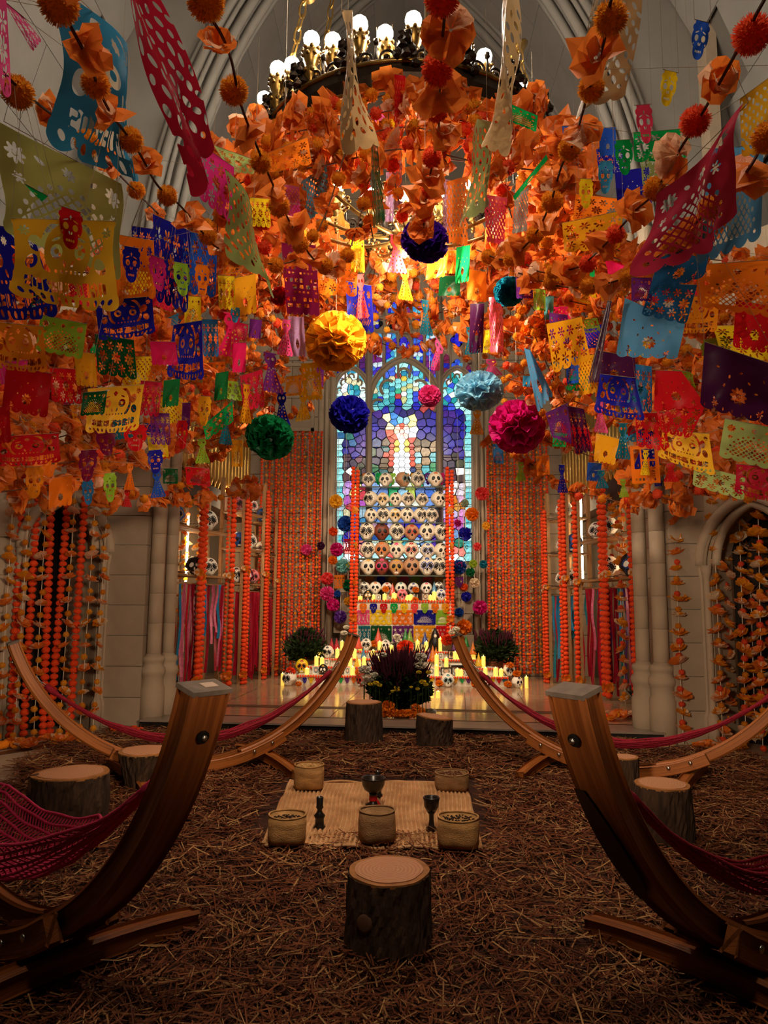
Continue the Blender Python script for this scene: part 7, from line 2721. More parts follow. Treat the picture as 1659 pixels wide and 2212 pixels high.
# --- the middle, under the chandelier
Q(((738, 22), (752, 24), (786, 320), (768, 336)), 'tan', 'slits', (3.4, 3.6), foil=True)
Q(((1098, -12), (1112, 0), (1084, 300), (1062, 342)), 'tan', 'slits', (3.3, 3.5), foil=True)
Q(((838, 240), (862, 244), (862, 346), (842, 340)), 'yellow', 'lattice', 5.2)
Q(((852, 160), (876, 164), (868, 316), (852, 310)), 'red', 'slits', 5.0)
Q(bb(812, 236, 846, 276), 'pink', 'lattice', 5.4)
Q(((800, 278), (814, 290), (832, 480), (806, 492)), 'dark green', 'slits', 4.4, foil=True)
Q(bb(850, 330, 868, 452), 'plum', 'slits', 5.0, foil=True)
Q(bb(834, 372, 852, 480), 'lilac', 'slits', 5.2, foil=True)
Q(bb(956, 388, 978, 502), 'lilac', 'slits', 4.8, foil=True)
Q(((964, 392), (1012, 380), (1010, 532), (966, 526)), 'orange', 'slits', 4.6, foil=True)
Q(((1042, 258), (1052, 262), (1046, 440), (1006, 500)), 'olive', 'slits', (4.2, 4.0), foil=True)
Q(((1044, 420), (1096, 428), (1088, 530), (1052, 524)), 'crimson', 'slits', 4.5, foil=True)
Q(((1112, 424), (1142, 404), (1138, 500), (1106, 506)), 'silver', 'slits', 4.2, foil=True)
Q(((1108, 424), (1180, 334), (1184, 344), (1112, 434)), 'emerald', 'sparse', 4.0, curl=0.01)
Q(bb(834, 506, 876, 592, 6), 'red', 'figure', 5.8)
Q(bb(858, 580, 890, 650), 'yellow', 'figure', 6.2)
Q(bb(986, 532, 1016, 612), 'emerald', 'sparse', 5.6)
Q(bb(924, 560, 966, 602), 'orange', 'sparse', 6.0)
Q(bb(960, 540, 986, 592), 'orange', 'lattice', 5.8)
Q(bb(1008, 584, 1050, 652), 'orange', 'sparse', 5.8)
Q(bb(756, 512, 786, 590), 'yellow', 'lattice', 5.6)
Q(((934, 714), (966, 766), (948, 802), (930, 802)), 'pink', 'figure', 6.6)
Q(bb(904, 648, 932, 726), 'teal', 'figure', 6.6)
Q(bb(950, 596, 996, 640), 'dark green', 'sparse', 6.2)
# --- right of the window
Q(bb(1016, 656, 1046, 764, -4), 'plum', 'sparse', 6.2)
Q(bb(1056, 642, 1086, 762), 'rose', 'slits', 6.0, foil=True)
Q(bb(1044, 712, 1062, 764), 'yellow', 'lattice', 6.2)
Q(bb(1000, 706, 1030, 766), 'teal', 'figure', 6.6)
Q(bb(1114, 600, 1150, 646), 'purple', 'lattice', 5.0)
Q(bb(1152, 624, 1178, 672), 'lime', 'lattice', 5.2)
Q(bb(1176, 640, 1196, 692), 'aqua', 'sparse', 5.3)
Q(bb(1186, 678, 1226, 742), 'purple', 'lattice', 4.8)
Q(((1180, 700), (1256, 684), (1276, 780), (1196, 808)), 'gold', 'floral', 4.4)
Q(bb(1248, 768, 1288, 852), 'gold', 'slits', 4.6)
Q(bb(1222, 772, 1252, 830), 'blue', 'lattice', 5.0)
Q(((1132, 752), (1146, 756), (1196, 856), (1162, 894)), 'light blue', 'sparse', 4.8)
Q(bb(1130, 812, 1146, 836), 'sky blue', 'sparse', 5.0)
Q(bb(1040, 776, 1080, 812, 4), 'pink', 'figure', 6.4)
Q(((1178, 892), (1226, 870), (1236, 962), (1194, 946)), 'purple', 'lattice', 4.6)
Q(((1224, 876), (1262, 884), (1278, 976), (1244, 984)), 'plum', 'floral', 4.5)
Q(bb(1196, 936, 1226, 966), 'emerald', 'floral', 4.8)
Q(((1350, 644), (1480, 700), (1462, 778), (1330, 772)), 'light blue', 'sparse', 3.0, label='broad light blue plain banner with a glossy rolled edge')
Q(((1312, 650), (1322, 650), (1290, 830), (1268, 832)), 'plum', 'sparse', 3.1, curl=0.02, foil=True)
Q(((1286, 756), (1372, 772), (1374, 832), (1280, 826)), 'plum', 'sparse', 3.2)
Q(((1296, 808), (1372, 816), (1394, 912), (1282, 892)), 'navy', 'skull', 3.1, label='navy skull banner lettered around its hem beside the red banner')
Q(bb(1360, 788, 1408, 890, 4), 'steel blue', 'floral', 3.5)
Q(((1416, 800), (1472, 802), (1528, 880), (1412, 890)), 'red', 'sparse', 3.1, label='glossy red plain banner below the broad light blue one')
Q(((1414, 872), (1524, 876), (1490, 948), (1430, 936)), 'red', 'floral', 3.15)
Q(((1372, 894), (1432, 890), (1448, 978), (1376, 966)), 'red', 'floral', 3.4)
Q(((1522, 738), (1690, 794), (1672, 926), (1512, 880)), 'plum', 'sparse', 2.5, label='dark plum plain banner by the frame edge with a scalloped hem')
Q(((1418, 420), (1617, 222), (1606, 480), (1402, 606)), 'rose', 'lattice', (2.5, 2.1), label='great rose lattice banner slanting across the orange garlands')
Q(((1598, 214), (1700, 140), (1700, 330), (1602, 340)), 'mustard', 'slits', 2.3)
Q(((1536, 322), (1650, 312), (1644, 520), (1500, 580)), 'light blue', 'lattice', 2.6)
Q(((1420, 560), (1545, 500), (1520, 600), (1400, 640)), 'steel blue', 'sparse', 2.8)
Q(bb(1370, 226, 1408, 312, 4), 'rose', 'cut', 2.8)
Q(((1500, 42), (1536, 50), (1524, 136), (1484, 126)), 'blue', 'cut', 2.4)
Q(((1432, 150), (1466, 158), (1456, 236), (1418, 226)), 'yellow', 'cut', 2.6)
Q(bb(1326, 302, 1366, 380), 'emerald', 'cut', 3.0)
Q(bb(1292, 348, 1326, 420), 'sky blue', 'cut', 3.1)
Q(bb(1250, 386, 1282, 452), 'yellow', 'cut', 3.2)
Q(((1368, 286), (1494, 277), (1480, 346), (1370, 352)), 'emerald', 'floral', 3.4)
Q(((1384, 340), (1460, 322), (1452, 396), (1388, 404)), 'olive', 'floral', 3.5)
Q(bb(1294, 276, 1330, 338), 'blue', 'sparse', 3.8)
Q(bb(1214, 272, 1256, 300), 'blue', 'lattice', 4.4)
Q(bb(1288, 322, 1344, 376), 'navy', 'floral', 4.0)
Q(bb(1328, 366, 1402, 452, 4), 'navy', 'sparse', 3.9)
Q(bb(1244, 424, 1342, 484), 'orange', 'floral', 4.0)
Q(((1290, -30), (1382, -10), (1346, 212), (1228, 262)), 'tan', 'slits', (2.5, 2.4), foil=True, label='shiny tan slitted banner catching the light beside the arch')
Q(((1088, 218), (1162, 250), (1158, 286), (1096, 262)), 'emerald', 'lattice', 4.4)
Q(((1214, 482), (1346, 454), (1338, 540), (1220, 546)), 'gold', 'floral', 3.3)
Q(((1408, 612), (1506, 616), (1482, 702), (1384, 682)), 'steel blue', 'floral', 2.9)
Q(bb(1364, 600, 1408, 652), 'purple', 'lattice', 2.9)
Q(((1500, 572), (1690, 560), (1675, 690), (1508, 664)), 'orange', 'lattice', 2.9)
Q(bb(1590, 656, 1680, 760), 'red', 'sparse', 3.0)
Q(((1540, 704), (1690, 700), (1690, 790), (1556, 760)), 'yellow', 'floral', 3.2)
Q(bb(1456, 640, 1556, 720), 'amber', 'skull', 3.1)
Q(((1430, 930), (1532, 936), (1546, 1032), (1420, 988)), 'mustard', 'skull', 3.4)
Q(((1566, 904), (1700, 930), (1690, 1024), (1552, 988)), 'olive', 'lattice', 3.1)
Q(((1500, 1004), (1612, 1032), (1606, 1082), (1496, 1050)), 'olive', 'floral', 3.5)
Q(((1590, 1002), (1710, 1014), (1700, 1092), (1586, 1066)), 'crimson', 'skull', 3.2)
Q(bb(1360, 962, 1421, 1044), 'orange', 'frame', 4.2)
Q(bb(1385, 972, 1405, 1028), 'yellow', 'figure', 4.1)
Q(bb(1412, 984, 1428, 1052), 'navy', 'figure', 4.3)
Q(bb(1432, 1000, 1464, 1042), 'red', 'figure', 4.2)
Q(((1288, 936), (1338, 948), (1328, 1006), (1282, 996)), 'gold', 'sparse', 4.0)
Q(bb(1330, 914, 1362, 994, -2), 'teal', 'figure', 3.7)
Q(bb(1280, 868, 1310, 936), 'pink', 'figure', 4.3)
Q(bb(1202, 1004, 1224, 1066), 'navy', 'figure', 5.6)
Q(bb(1064, 960, 1086, 1002), 'steel blue', 'lattice', 6.4)
Q(bb(1114, 998, 1136, 1040), 'lime', 'figure', 6.0)
Q(bb(1284, 1016, 1312, 1056), 'teal', 'figure', 4.8)
Q(bb(1158, 984, 1186, 1028), 'orange', 'lattice', 5.8)
Q(bb(1016, 884, 1046, 940), 'gold', 'figure', 6.6)
Q(bb(1270, 1000, 1300, 1040), 'blue', 'sparse', 5.0)
Q(bb(1335, 1035, 1356, 1075), 'lime', 'figure', 4.8)
# --- strips of cut paper on the altar
HL = 'cut-paper strips on the altar'
_row = ['orange', 'navy', 'red', 'emerald', 'yellow', 'coral', 'lime', 'orange', 'gold']
for i, h in enumerate(_row):
    x = 776 + 22.2 * i
    Q(bb(x, 1304, x + 17, 1325), h, 'cut', (at(x, 1310, 10.96) - EYE).length, curl=0.01, thread=0, label='%s skull cutout, %s along the plinth front' % (h, ORD[i]), group=HL)
_r1 = [('pink', 772, 798), ('yellow', 799, 846), ('orange', 847, 893), ('navy', 894, 941), ('lime', 942, 969)]
_r2 = [('teal', 774, 800), ('dark green', 801, 846), ('purple', 848, 893), ('gold', 894, 941), ('red', 942, 970)]
for nm, rr, y0, y1 in (('upper', _r1, 1318, 1350), ('lower', _r2, 1352, 1388)):
    for h, x0, x1 in rr:
        Q(bb(x0, y0, x1, y1), h, 'lattice' if h in ('navy', 'lime', 'dark green') else 'floral', (at((x0 + x1) / 2, y0, 10.985) - EYE).length, curl=0.008, thread=0, label='%s cut-paper square in the %s row of the plinth cloth' % (h, nm), group=HL)
for i, h in enumerate(['orange', 'navy', 'emerald', 'red', 'lime', 'teal', 'amber', 'gold', 'sky blue', 'purple', 'lime', 'hot pink']):
    x = 782 + 15 * i
    Q(bb(x, 1022, x + 13.5, 1048), h, 'cut', (at(x, 1022, 11.36) - EYE).length, curl=0.01, thread=0, label='%s small skull cutout, %s in the strip behind the top tower shelf' % (h, ORD[i]), group=HL)
for i, h in enumerate(['amber', 'navy', 'gold', 'rose', 'lime', 'coral', 'gold']):
    x = 788 + 25 * i
    Q(bb(x, 1246, x + 20, 1268), h, 'cut', (at(x, 1246, 11.38) - EYE).length, curl=0.01, thread=0, label='%s small skull cutout, %s in the strip under the lowest tower shelf' % (h, ORD[i]), group=HL)
for i, (x, h) in enumerate([(658, 'navy'), (672, 'yellow'), (686, 'red'), (736, 'emerald'), (750, 'purple'), (764, 'orange'), (776, 'lime'), (932, 'yellow'), (946, 'red'), (984, 'gold'), (998, 'emerald'), (1012, 'purple'), (1064, 'yellow'), (1078, 'red'), (1090, 'teal')]):
    Q(bb(x - 5, 1464, x + 5, 1476), h, 'cut', (at(x, 1464, 10.13) - EYE).length, curl=0.01, thread=0, label='tiny %s cutout, %s along the foot of the lowest altar step' % (h, ORD[i]), group=HL)
for x0, y0, x1, y1, h, lab in [(742, 1164, 760, 1192, 'red', 'red flower-pattern cutout beside the shelf tower above the magenta pompom'), (742, 1214, 756, 1228, 'yellow', 'yellow skull cutout over the aqua pompom'), (722, 1242, 744, 1272, 'orange', 'orange flower-pattern cutout between coral and green pompoms'),
                               (984, 1214, 1000, 1232, 'magenta', 'magenta skull cutout over the blue pompom'), (982, 1246, 1002, 1270, 'purple', 'lilac skull cutout beside the vermilion pompom')]:
    Q(bb(x0, y0, x1, y1), h, 'cut' if 'skull' in lab else 'floral', (at(x0, y0, 11.2) - EYE).length, curl=0.02, thread=0.3, label=lab, group='cutouts beside the altar')

# ================================================================== chandelier
BRASSC = pbr('chandelier_brass', '#8a6a34', 0.35, 0.85, noise=0.4, scale=20)
DARKBR = pbr('chandelier_bronze', '#2e2218', 0.45, 0.7, noise=0.4, scale=25)
GLOBE = glow('globe_glow', '#fff0d8', 200.0)
CHC = Vector((0.0, 5.2, 4.5))
CHR = 1.06
ch = thing('chandelier', 'great ring chandelier of dark scrolled bronze with glowing globe bulbs', 'chandelier', CHC)
def ringpts(r, z, n=64):
    return [(r * math.cos(2 * math.pi * k / n), r * math.sin(2 * math.pi * k / n), z) for k in range(n)]
m = MB()
n = 64
vs = []
for r, z in ((CHR - 0.03, -0.06), (CHR + 0.03, -0.08), (CHR + 0.05, 0.0), (CHR + 0.03, 0.08), (CHR - 0.03, 0.06)):
    vs += ringpts(r, z, n)
m.add(vs, [(i * n + k, i * n + (k + 1) % n, ((i + 1) % 5) * n + (k + 1) % n, ((i + 1) % 5) * n + k) for i in range(5) for k in range(n)])
m.build('ring_band', DARKBR, ch)
for z, r in ((-0.09, 0.014), (0.09, 0.018)):
    m = MB()
    m.tube(ringpts(CHR + 0.03, z), r, 6, closed=True)
    m.build('ring_bead', BRASSC, ch, smooth=True)
# scrolls standing on the band and a scrolled bowl inside it
def scroll(cx, cz, s, turns=1.4, flip=1):
    return [(cx + flip * s * (1 - t * 0.75) * math.cos(t * turns * 6.28), cz + s * (1 - t * 0.75) * math.sin(t * turns * 6.28)) for t in [k / 18 for k in range(19)]]
sm = MB()
for fl in (-1, 1):
    pts = scroll(fl * 0.09, 0.1, 0.075, 1.3, fl)
    sm.tube([(a, 0, b) for a, b in pts], [0.014 - 0.0004 * k for k in range(19)], 6)
    sm.ball((fl * 0.09, 0, 0.1), 0.026, 1)
sm.tube([(0, 0, 0), (0, 0, 0.24)], [0.02, 0.01], 6)
sm.ball((0, 0, 0.26), 0.03, 1, scale=(1, 1, 1.5))
SCR = sm.mesh('scroll', [DARKBR], True)
for k in range(18):
    a = 2 * math.pi * k / 18
    link_obj('scroll', SCR, ch, (CHR * math.cos(a), CHR * math.sin(a), 0.07), (0, 0, a + math.pi / 2), 0.72)
fn = MB()
for q in range(14):
    a = q * 2.4
    fn.ball((0.05 * math.cos(a) * (1 - q / 20), 0.05 * math.sin(a) * (1 - q / 20), 0.012 * q), 0.026, 1, noise=0.2)
FIN = fn.mesh('finial', [DARKBR])
for k in range(18):
    a = 2 * math.pi * (k + 0.5) / 18
    link_obj('finial', FIN, ch, ((CHR + 0.04) * math.cos(a), (CHR + 0.04) * math.sin(a), 0.06), None, 1.25)
for k in range(10):                                         # bowed straps below, gathered to a boss
    a = 2 * math.pi * k / 10
    m = MB()
    m.tube([((CHR * (1 - t) + 0.08 * t) * math.cos(a), (CHR * (1 - t) + 0.08 * t) * math.sin(a), -0.08 - 0.42 * math.sin(t * 1.57)) for t in [j / 10 for j in range(11)]], 0.016, 6)
    for t in (0.25, 0.55, 0.8):
        r = CHR * (1 - t) + 0.08 * t
        z = -0.08 - 0.42 * math.sin(t * 1.57)
        for q in range(6):
            b = q * 1.05
            m.ball((r * math.cos(a) + 0.045 * math.cos(b) * -math.sin(a), r * math.sin(a) + 0.045 * math.cos(b) * math.cos(a), z + 0.045 * math.sin(b)), 0.016, 1)
    m.build('scroll_strap', BRASSC, ch, smooth=True)
m = MB()
m.lathe([(0.01, -0.66), (0.05, -0.62), (0.11, -0.54), (0.12, -0.48), (0.05, -0.42)], 16)
m.build('boss', BRASSC, ch, smooth=True)
# bulbs: those seen from the camera are set where the photo shows them, the far ones by symmetry
cup = MB()
cup.lathe([(0.012, -0.34), (0.03, -0.32), (0.02, -0.29), (0.05, -0.25), (0.055, -0.2), (0.035, -0.17), (0.05, -0.13), (0.06, -0.08), (0.05, -0.04), (0.03, -0.02)], 12)
for q in range(7):
    for zz in (-0.22, -0.1, -0.05):
        a = q * 0.9 + zz * 10
        cup.ball((0.055 * math.cos(a), 0.055 * math.sin(a), zz), 0.016, 1)
CUP = cup.mesh('bulb_holder', [BRASSC], True)
gb = MB()
gb.ball((0, 0, 0), 1.0, 2)
GLB = gb.mesh('globe', [GLOBE], True)
bulbs = [atz(x, y, CHC.z + 0.42) for x, y in ((571, 222), (600, 158), (631, 149), (673, 95), (719, 98), (777, 62), (832, 82), (893, 53), (1004, 86), (1046, 132), (1117, 195), (1136, 204))]
for k in range(9):
    a = math.radians(20 + 140 * k / 8)
    bulbs.append(CHC + Vector((CHR * 0.98 * math.cos(a), CHR * 0.98 * math.sin(a), 0.42)))
for b in bulbs:
    l = b - CHC
    arm = link_obj('bulb_holder', CUP, ch, l)
    link_obj('globe', GLB, arm, (0, 0, 0.03), None, 0.055)
    h = Vector((l.x, l.y, 0))
    m = MB()
    e = h.normalized() * CHR - h
    m.tube([(0, 0, -0.33), (e.x * 0.4, e.y * 0.4, -0.40), (e.x, e.y, -0.33 - 0.02)], 0.014, 6)
    m.build('arm', DARKBR, arm, smooth=True)
for k in range(5):                                          # chains with discs
    a = math.radians(-90 + 72 * k + 20)
    p0 = Vector((CHR * math.cos(a), CHR * math.sin(a), 0.1))
    p1 = Vector((0.25 * math.cos(a), 0.25 * math.sin(a), 5.0))
    m = MB()
    L = (p1 - p0).length
    nn = int(L / 0.11)
    d = (p1 - p0).normalized()
    s = d.orthogonal().normalized()
    q = d.cross(s)
    for i in range(nn):
        c = p0 + d * (L * (i + 0.5) / nn)
        ax = s if i % 2 else q
        m.tube([c + d * (0.07 * math.cos(b)) + ax * (0.026 * math.sin(b)) for b in [2 * math.pi * w / 8 for w in range(8)]], 0.008, 4, closed=True)
    o = m.build('chain', BRASSC, ch)
    m = MB()
    m.lathe([(0.02, -0.012), (0.085, -0.008), (0.085, 0.008), (0.02, 0.014)], 18, p0 + d * 1.0, rot=Vector((d.x, d.y, 0.2)).normalized().to_track_quat('Z', 'Y').to_matrix())
    m.build('chain_disc', BRASSC, o, smooth=True)

# ================================================================== garlands of tissue flowers and yarn pompoms
ANCH = []
def garland(head, pts, label=None, step=0.13, fr=0.075, pr=0.042, yarn=(YARNO, YARNO, YARNR), folded=True, group='flower garlands of the canopy', cordr=0.004, jitter=0.02, cluster=1, sub=YARN):
    path = smoothpath(pts, 12 * len(pts))
    ANCH.extend(path[::4])
    root = path[0]
    t = thing('flower_garland', label, 'garland', root, group=group)
    m = MB()
    m.tube([p - root for p in path], cordr, 5)
    m.build('cord', CORD, t)
    q = resample(path, step)
    best, bd = None, 1e9
    for i, p in enumerate(q):
        px, py, w = proj(p)
        if w < 0.3 or px < -420 or px > IW + 420 or py < -420 or py > 1500:
            continue
        if 0 < px < IW and 0 < py and (best is None or abs(px - IW / 2) + abs(py - 600) < bd):
            best, bd = (px, py), abs(px - IW / 2) + abs(py - 600)
        tan = (q[min(i + 1, len(q) - 1)] - q[max(i - 1, 0)]).normalized()
        e = tan.to_track_quat('Z', 'Y')
        j = Vector((random.uniform(-jitter, jitter), random.uniform(-jitter, jitter), random.uniform(-jitter, jitter)))
        if i % 2 == 0:
            for c in range(cluster):
                s = fr * random.uniform(0.8, 1.2)
                rot = (e @ Euler((random.uniform(-.5, .5), random.uniform(-.5, .5) + (math.pi if random.random() < .5 else 0), random.uniform(0, 6))).to_quaternion()).to_euler()
                link_obj('paper_flower', random.choice(FOLDED if (folded and random.random() < 0.7) else FLOWERS[:5]), t, p - root + j * (1 + 2 * c), rot, s)
        else:
            link_obj('yarn_pompom', random.choice(sub), t, p - root + j * 0.5, (random.uniform(0, 6),) * 3, pr * random.uniform(0.9, 1.1), random.choice(yarn))
    if label is None and best is not None:
        relabel(t, head, *best)
    elif label is None:
        relabel(t, head, 830, 100)
    return t
def PD(*a):
    return [atd(x, y, d) for x, y, d in a]
# strings that pass close to the camera
garland('', PD((95, -110, 1.75), (140, 30, 1.95), (188, 125, 2.1), (232, 232, 2.4), (296, 322, 2.65), (340, 400, 2.85), (390, 445, 3.0), (440, 505, 3.2), (470, 535, 3.35), (540, 565, 3.7), (640, 560, 4.0), (700, 470, 4.2), (745, 330, 4.4)), yarn=(YARNO,), label='near flower garland falling past the sky blue banner', step=0.185, fr=0.06, pr=0.04)
garland('', PD((400, -120, 1.9), (440, 10, 2.05), (478, 75, 2.15), (500, 132, 2.25), (520, 225, 2.4), (553, 312, 2.6), (590, 400, 2.85), (632, 490, 3.2), (690, 570, 3.6), (745, 560, 4.0), (790, 430, 4.3)), yarn=(YARNO,), label='near flower garland falling past the long crimson banner', step=0.185, fr=0.06, pr=0.04)
garland('', PD((975, -110, 1.9), (962, 20, 2.05), (955, 100, 2.2), (950, 195, 2.45), (948, 268, 2.7), (936, 345, 2.9), (925, 400, 3.15), (918, 450, 3.4), (915, 500, 3.7)), label='near flower garland falling down the middle to the violet pompom', step=0.155, fr=0.066, pr=0.04, yarn=(YARNR,))
garland('', PD((1350, -110, 1.85), (1320, 0, 1.95), (1305, 90, 2.1), (1277, 178, 2.3), (1240, 305, 2.6), (1213, 360, 2.75), (1185, 450, 3.05), (1145, 520, 3.4), (1090, 560, 3.8), (1030, 540, 4.2)), yarn=(YARNO,), label='near flower garland falling past the shiny tan banner', step=0.185, fr=0.06, pr=0.04)
garland('', PD((1690, -70, 1.95), (1640, 20, 2.05), (1588, 118, 2.15), (1520, 240, 2.35), (1466, 328, 2.55), (1412, 418, 2.75), (1370, 458, 2.9), (1300, 535, 3.2), (1240, 580, 3.5), (1160, 585, 3.9), (1090, 530, 4.2)), label='near flower garland slanting in front of the great rose banner', step=0.185, fr=0.06, pr=0.04, yarn=(YARNR, YARNO))
garland('', PD((1740, 240, 2.0), (1659, 300, 2.15), (1612, 372, 2.3), (1545, 440, 2.45), (1495, 490, 2.65), (1442, 540, 2.85), (1380, 580, 3.05), (1320, 610, 3.3), (1220, 620, 3.7), (1120, 590, 4.1)), label='near flower garland crossing the great rose banner lower down', step=0.185, fr=0.06, pr=0.04, yarn=(YARNO,))
garland('', PD((-80, 60, 2.1), (20, 170, 2.3), (90, 230, 2.5), (180, 300, 2.9), (260, 380, 3.3), (350, 470, 3.8)), label='thin flower string between the pink and sky blue banners', step=0.3, fr=0.05)
# rings of blossoms wound round the chandelier
for k, (r, z, n) in enumerate(((1.12, -0.16, 3), (0.96, -0.24, 2), (1.24, -0.36, 2), (0.84, -0.34, 2), (1.36, -0.56, 2), (1.46, -0.76, 2))):
    pts = [CHC + Vector((r * (1 + 0.05 * math.sin(5 * a)) * math.cos(a), r * (1 + 0.05 * math.sin(5 * a)) * math.sin(a), z + 0.06 * math.sin(7 * a))) for a in [2 * math.pi * q / 20 for q in range(21)]]
    garland('', pts, label='%s ring of orange tissue flowers wound round the chandelier' % ('outer', 'inner', 'drooping', 'innermost', 'wider drooping', 'lowest', 'topmost sparse')[k], step=0.1 if k < 6 else 0.17, fr=0.09, cluster=2, jitter=0.06, group='blossom rings of the chandelier', sub=YARN_S, pr=0.045)
# garlands radiating from the chandelier to the walls
random.seed(21)
RAD = []
for k in range(54):
    ang = math.radians(-180 + 360 * k / 54 + random.uniform(-3, 3))
    dx, dy = math.sin(ang), -math.cos(ang)                     # ang 0 points to the camera
    if abs(ang) < math.radians(80) or abs(ang) > math.radians(146):
        continue
    # reach to the wall
    tmax = 6.0
    for lim, comp, org in ((3.5, dx, 0.0),):
        if abs(comp) > 1e-3:
            tmax = min(tmax, lim / abs(comp))
    if dy > 0.2:
        tmax = min(tmax, (7.0 - CHC.y + 2.4 * abs(dx)) / dy if abs(dx) > 0.5 else (7.6 - CHC.y) / dy)
    tmax = max(tmax, 1.9)
    far = dy > 0.3
    ze = random.uniform(2.3, 3.1) if not (far and abs(dx) < 0.55) else random.uniform(3.3, 3.9)
    z0 = CHC.z - 0.15
    sag = random.uniform(0.35, 0.7) * min(1, tmax / 3.2)
    pts = []
    for j in range(9):
        f = j / 8
        r = CHR * 1.05 + (tmax - CHR * 1.05) * f
        z = z0 + (ze - z0) * (f ** 0.85) - sag * 4 * f * (1 - f) * 0.5
        pts.append(CHC + Vector((dx * r, dy * r, 0)) * 1.0 + Vector((0.06 * math.sin(j * 2 + k), 0, z - CHC.z)))
    garland('long flower garland', pts, step=0.105, fr=0.07, pr=0.038, jitter=0.03, cluster=1, sub=YARN_S if (dy > 0 or abs(dx) > 0.8) else YARN, yarn=(YARNO, YARNO, YARNR, YARNY))
# steep swags close round the chandelier rim
for k in range(38):
    ang = 2 * math.pi * k / 38
    c, s = math.cos(ang), math.sin(ang)
    a = CHC + Vector((CHR * 1.03 * c, CHR * 1.03 * s, -0.1))
    L = random.uniform(0.7, 1.25) if s < 0.3 else random.uniform(0.5, 0.9)
    r1, r2 = CHR * random.uniform(1.08, 1.22), CHR * random.uniform(1.1, 1.45)
    garland('blossom swag of the chandelier', [a, CHC + Vector((r1 * c, r1 * s, -L * 0.45)), CHC + Vector((r2 * math.cos(ang + .1), r2 * math.sin(ang + .1), -L))], step=0.085, fr=0.085, pr=0.044, jitter=0.05, sub=YARN_S, group='swags of the chandelier rim')
# swags along the walls and lower hanging strings
for i, (pp, lab) in enumerate([(((-40, 1010, 4.4), (60, 1050, 4.8), (160, 1045, 5.2), (250, 1065, 5.6), (340, 1075, 6.0), (430, 1080, 6.4), (520, 1065, 6.8), (560, 1040, 7.2)), 'low flower swag along the darker doorway wall'),
                               (((-40, 900, 3.6), (80, 860, 4.0), (180, 800, 4.4), (280, 730, 4.8), (360, 680, 5.2)), 'flower swag rising across the red banners'),
                               (((-40, 990, 3.8), (70, 950, 4.2), (190, 900, 4.6), (300, 850, 5.0), (400, 760, 5.4)), 'flower swag rising below the red banners'),
                               (((0, 1030, 4.2), (130, 1000, 4.8), (260, 960, 5.3), (380, 900, 5.8), (470, 830, 6.3), (540, 760, 6.8)), 'long flower swag rising towards the hot pink banner'),
                               (((340, 1085, 6.0), (440, 1010, 6.3), (520, 920, 6.6), (590, 810, 6.8), (650, 700, 7.0)), 'flower swag rising from the racks behind the green pompom'),
                               (((1060, 960, 6.6), (1110, 985, 6.4), (1160, 1010, 6.1), (1200, 1040, 5.9), (1230, 1062, 5.8)), 'flower swag passing below the magenta pompom'),
                               (((1180, 850, 5.6), (1230, 900, 5.4), (1280, 960, 5.2), (1330, 1010, 5.1), (1400, 1060, 5.0), (1460, 1085, 5.0)), 'flower swag falling past the plum banner to the twin-shaft pillar'),
                               (((1230, 1062, 5.8), (1300, 1075, 5.7), (1370, 1090, 5.6), (1430, 1075, 5.4), (1500, 1060, 5.2), (1600, 1075, 4.8), (1680, 1060, 4.6)), 'low flower swag along the twin-shaft pillar wall'),
                               (((1700, 880, 3.4), (1600, 820, 3.7), (1500, 770, 4.0), (1420, 700, 4.4), (1350, 640, 4.8)), 'flower swag crossing the plum banner'),
                               (((1700, 980, 3.7), (1600, 940, 4.0), (1500, 900, 4.4), (1400, 830, 4.9), (1300, 740, 5.4), (1230, 660, 5.8)), 'flower swag behind the red banners'),
                               (((1040, 700, 6.4), (1080, 760, 6.2), (1130, 840, 6.0), (1190, 900, 5.8), (1250, 960, 5.6)), 'flower swag falling behind the pale blue pompom'),
                               (((1120, 640, 5.4), (1170, 760, 5.4), (1215, 860, 5.4), (1260, 940, 5.4)), 'flower swag falling beside the orange pompom'),
                               (((570, 880, 6.6), (640, 900, 6.8), (690, 830, 7.0), (720, 760, 7.2)), 'short flower swag beside the yellow banners'),
                               (((1440, 1040, 5.2), (1480, 1050, 5.1), (1530, 1070, 5.0)), 'bunch of flowers over the twin-shaft pillar')]):
    garland('', PD(*pp), label=lab, step=0.095, fr=0.062, pr=0.035, jitter=0.04, cluster=2 if i in (0, 7, 13) else 1, sub=YARN_S, group='flower swags of the walls', yarn=(YARNO, YARNO, YARNR))
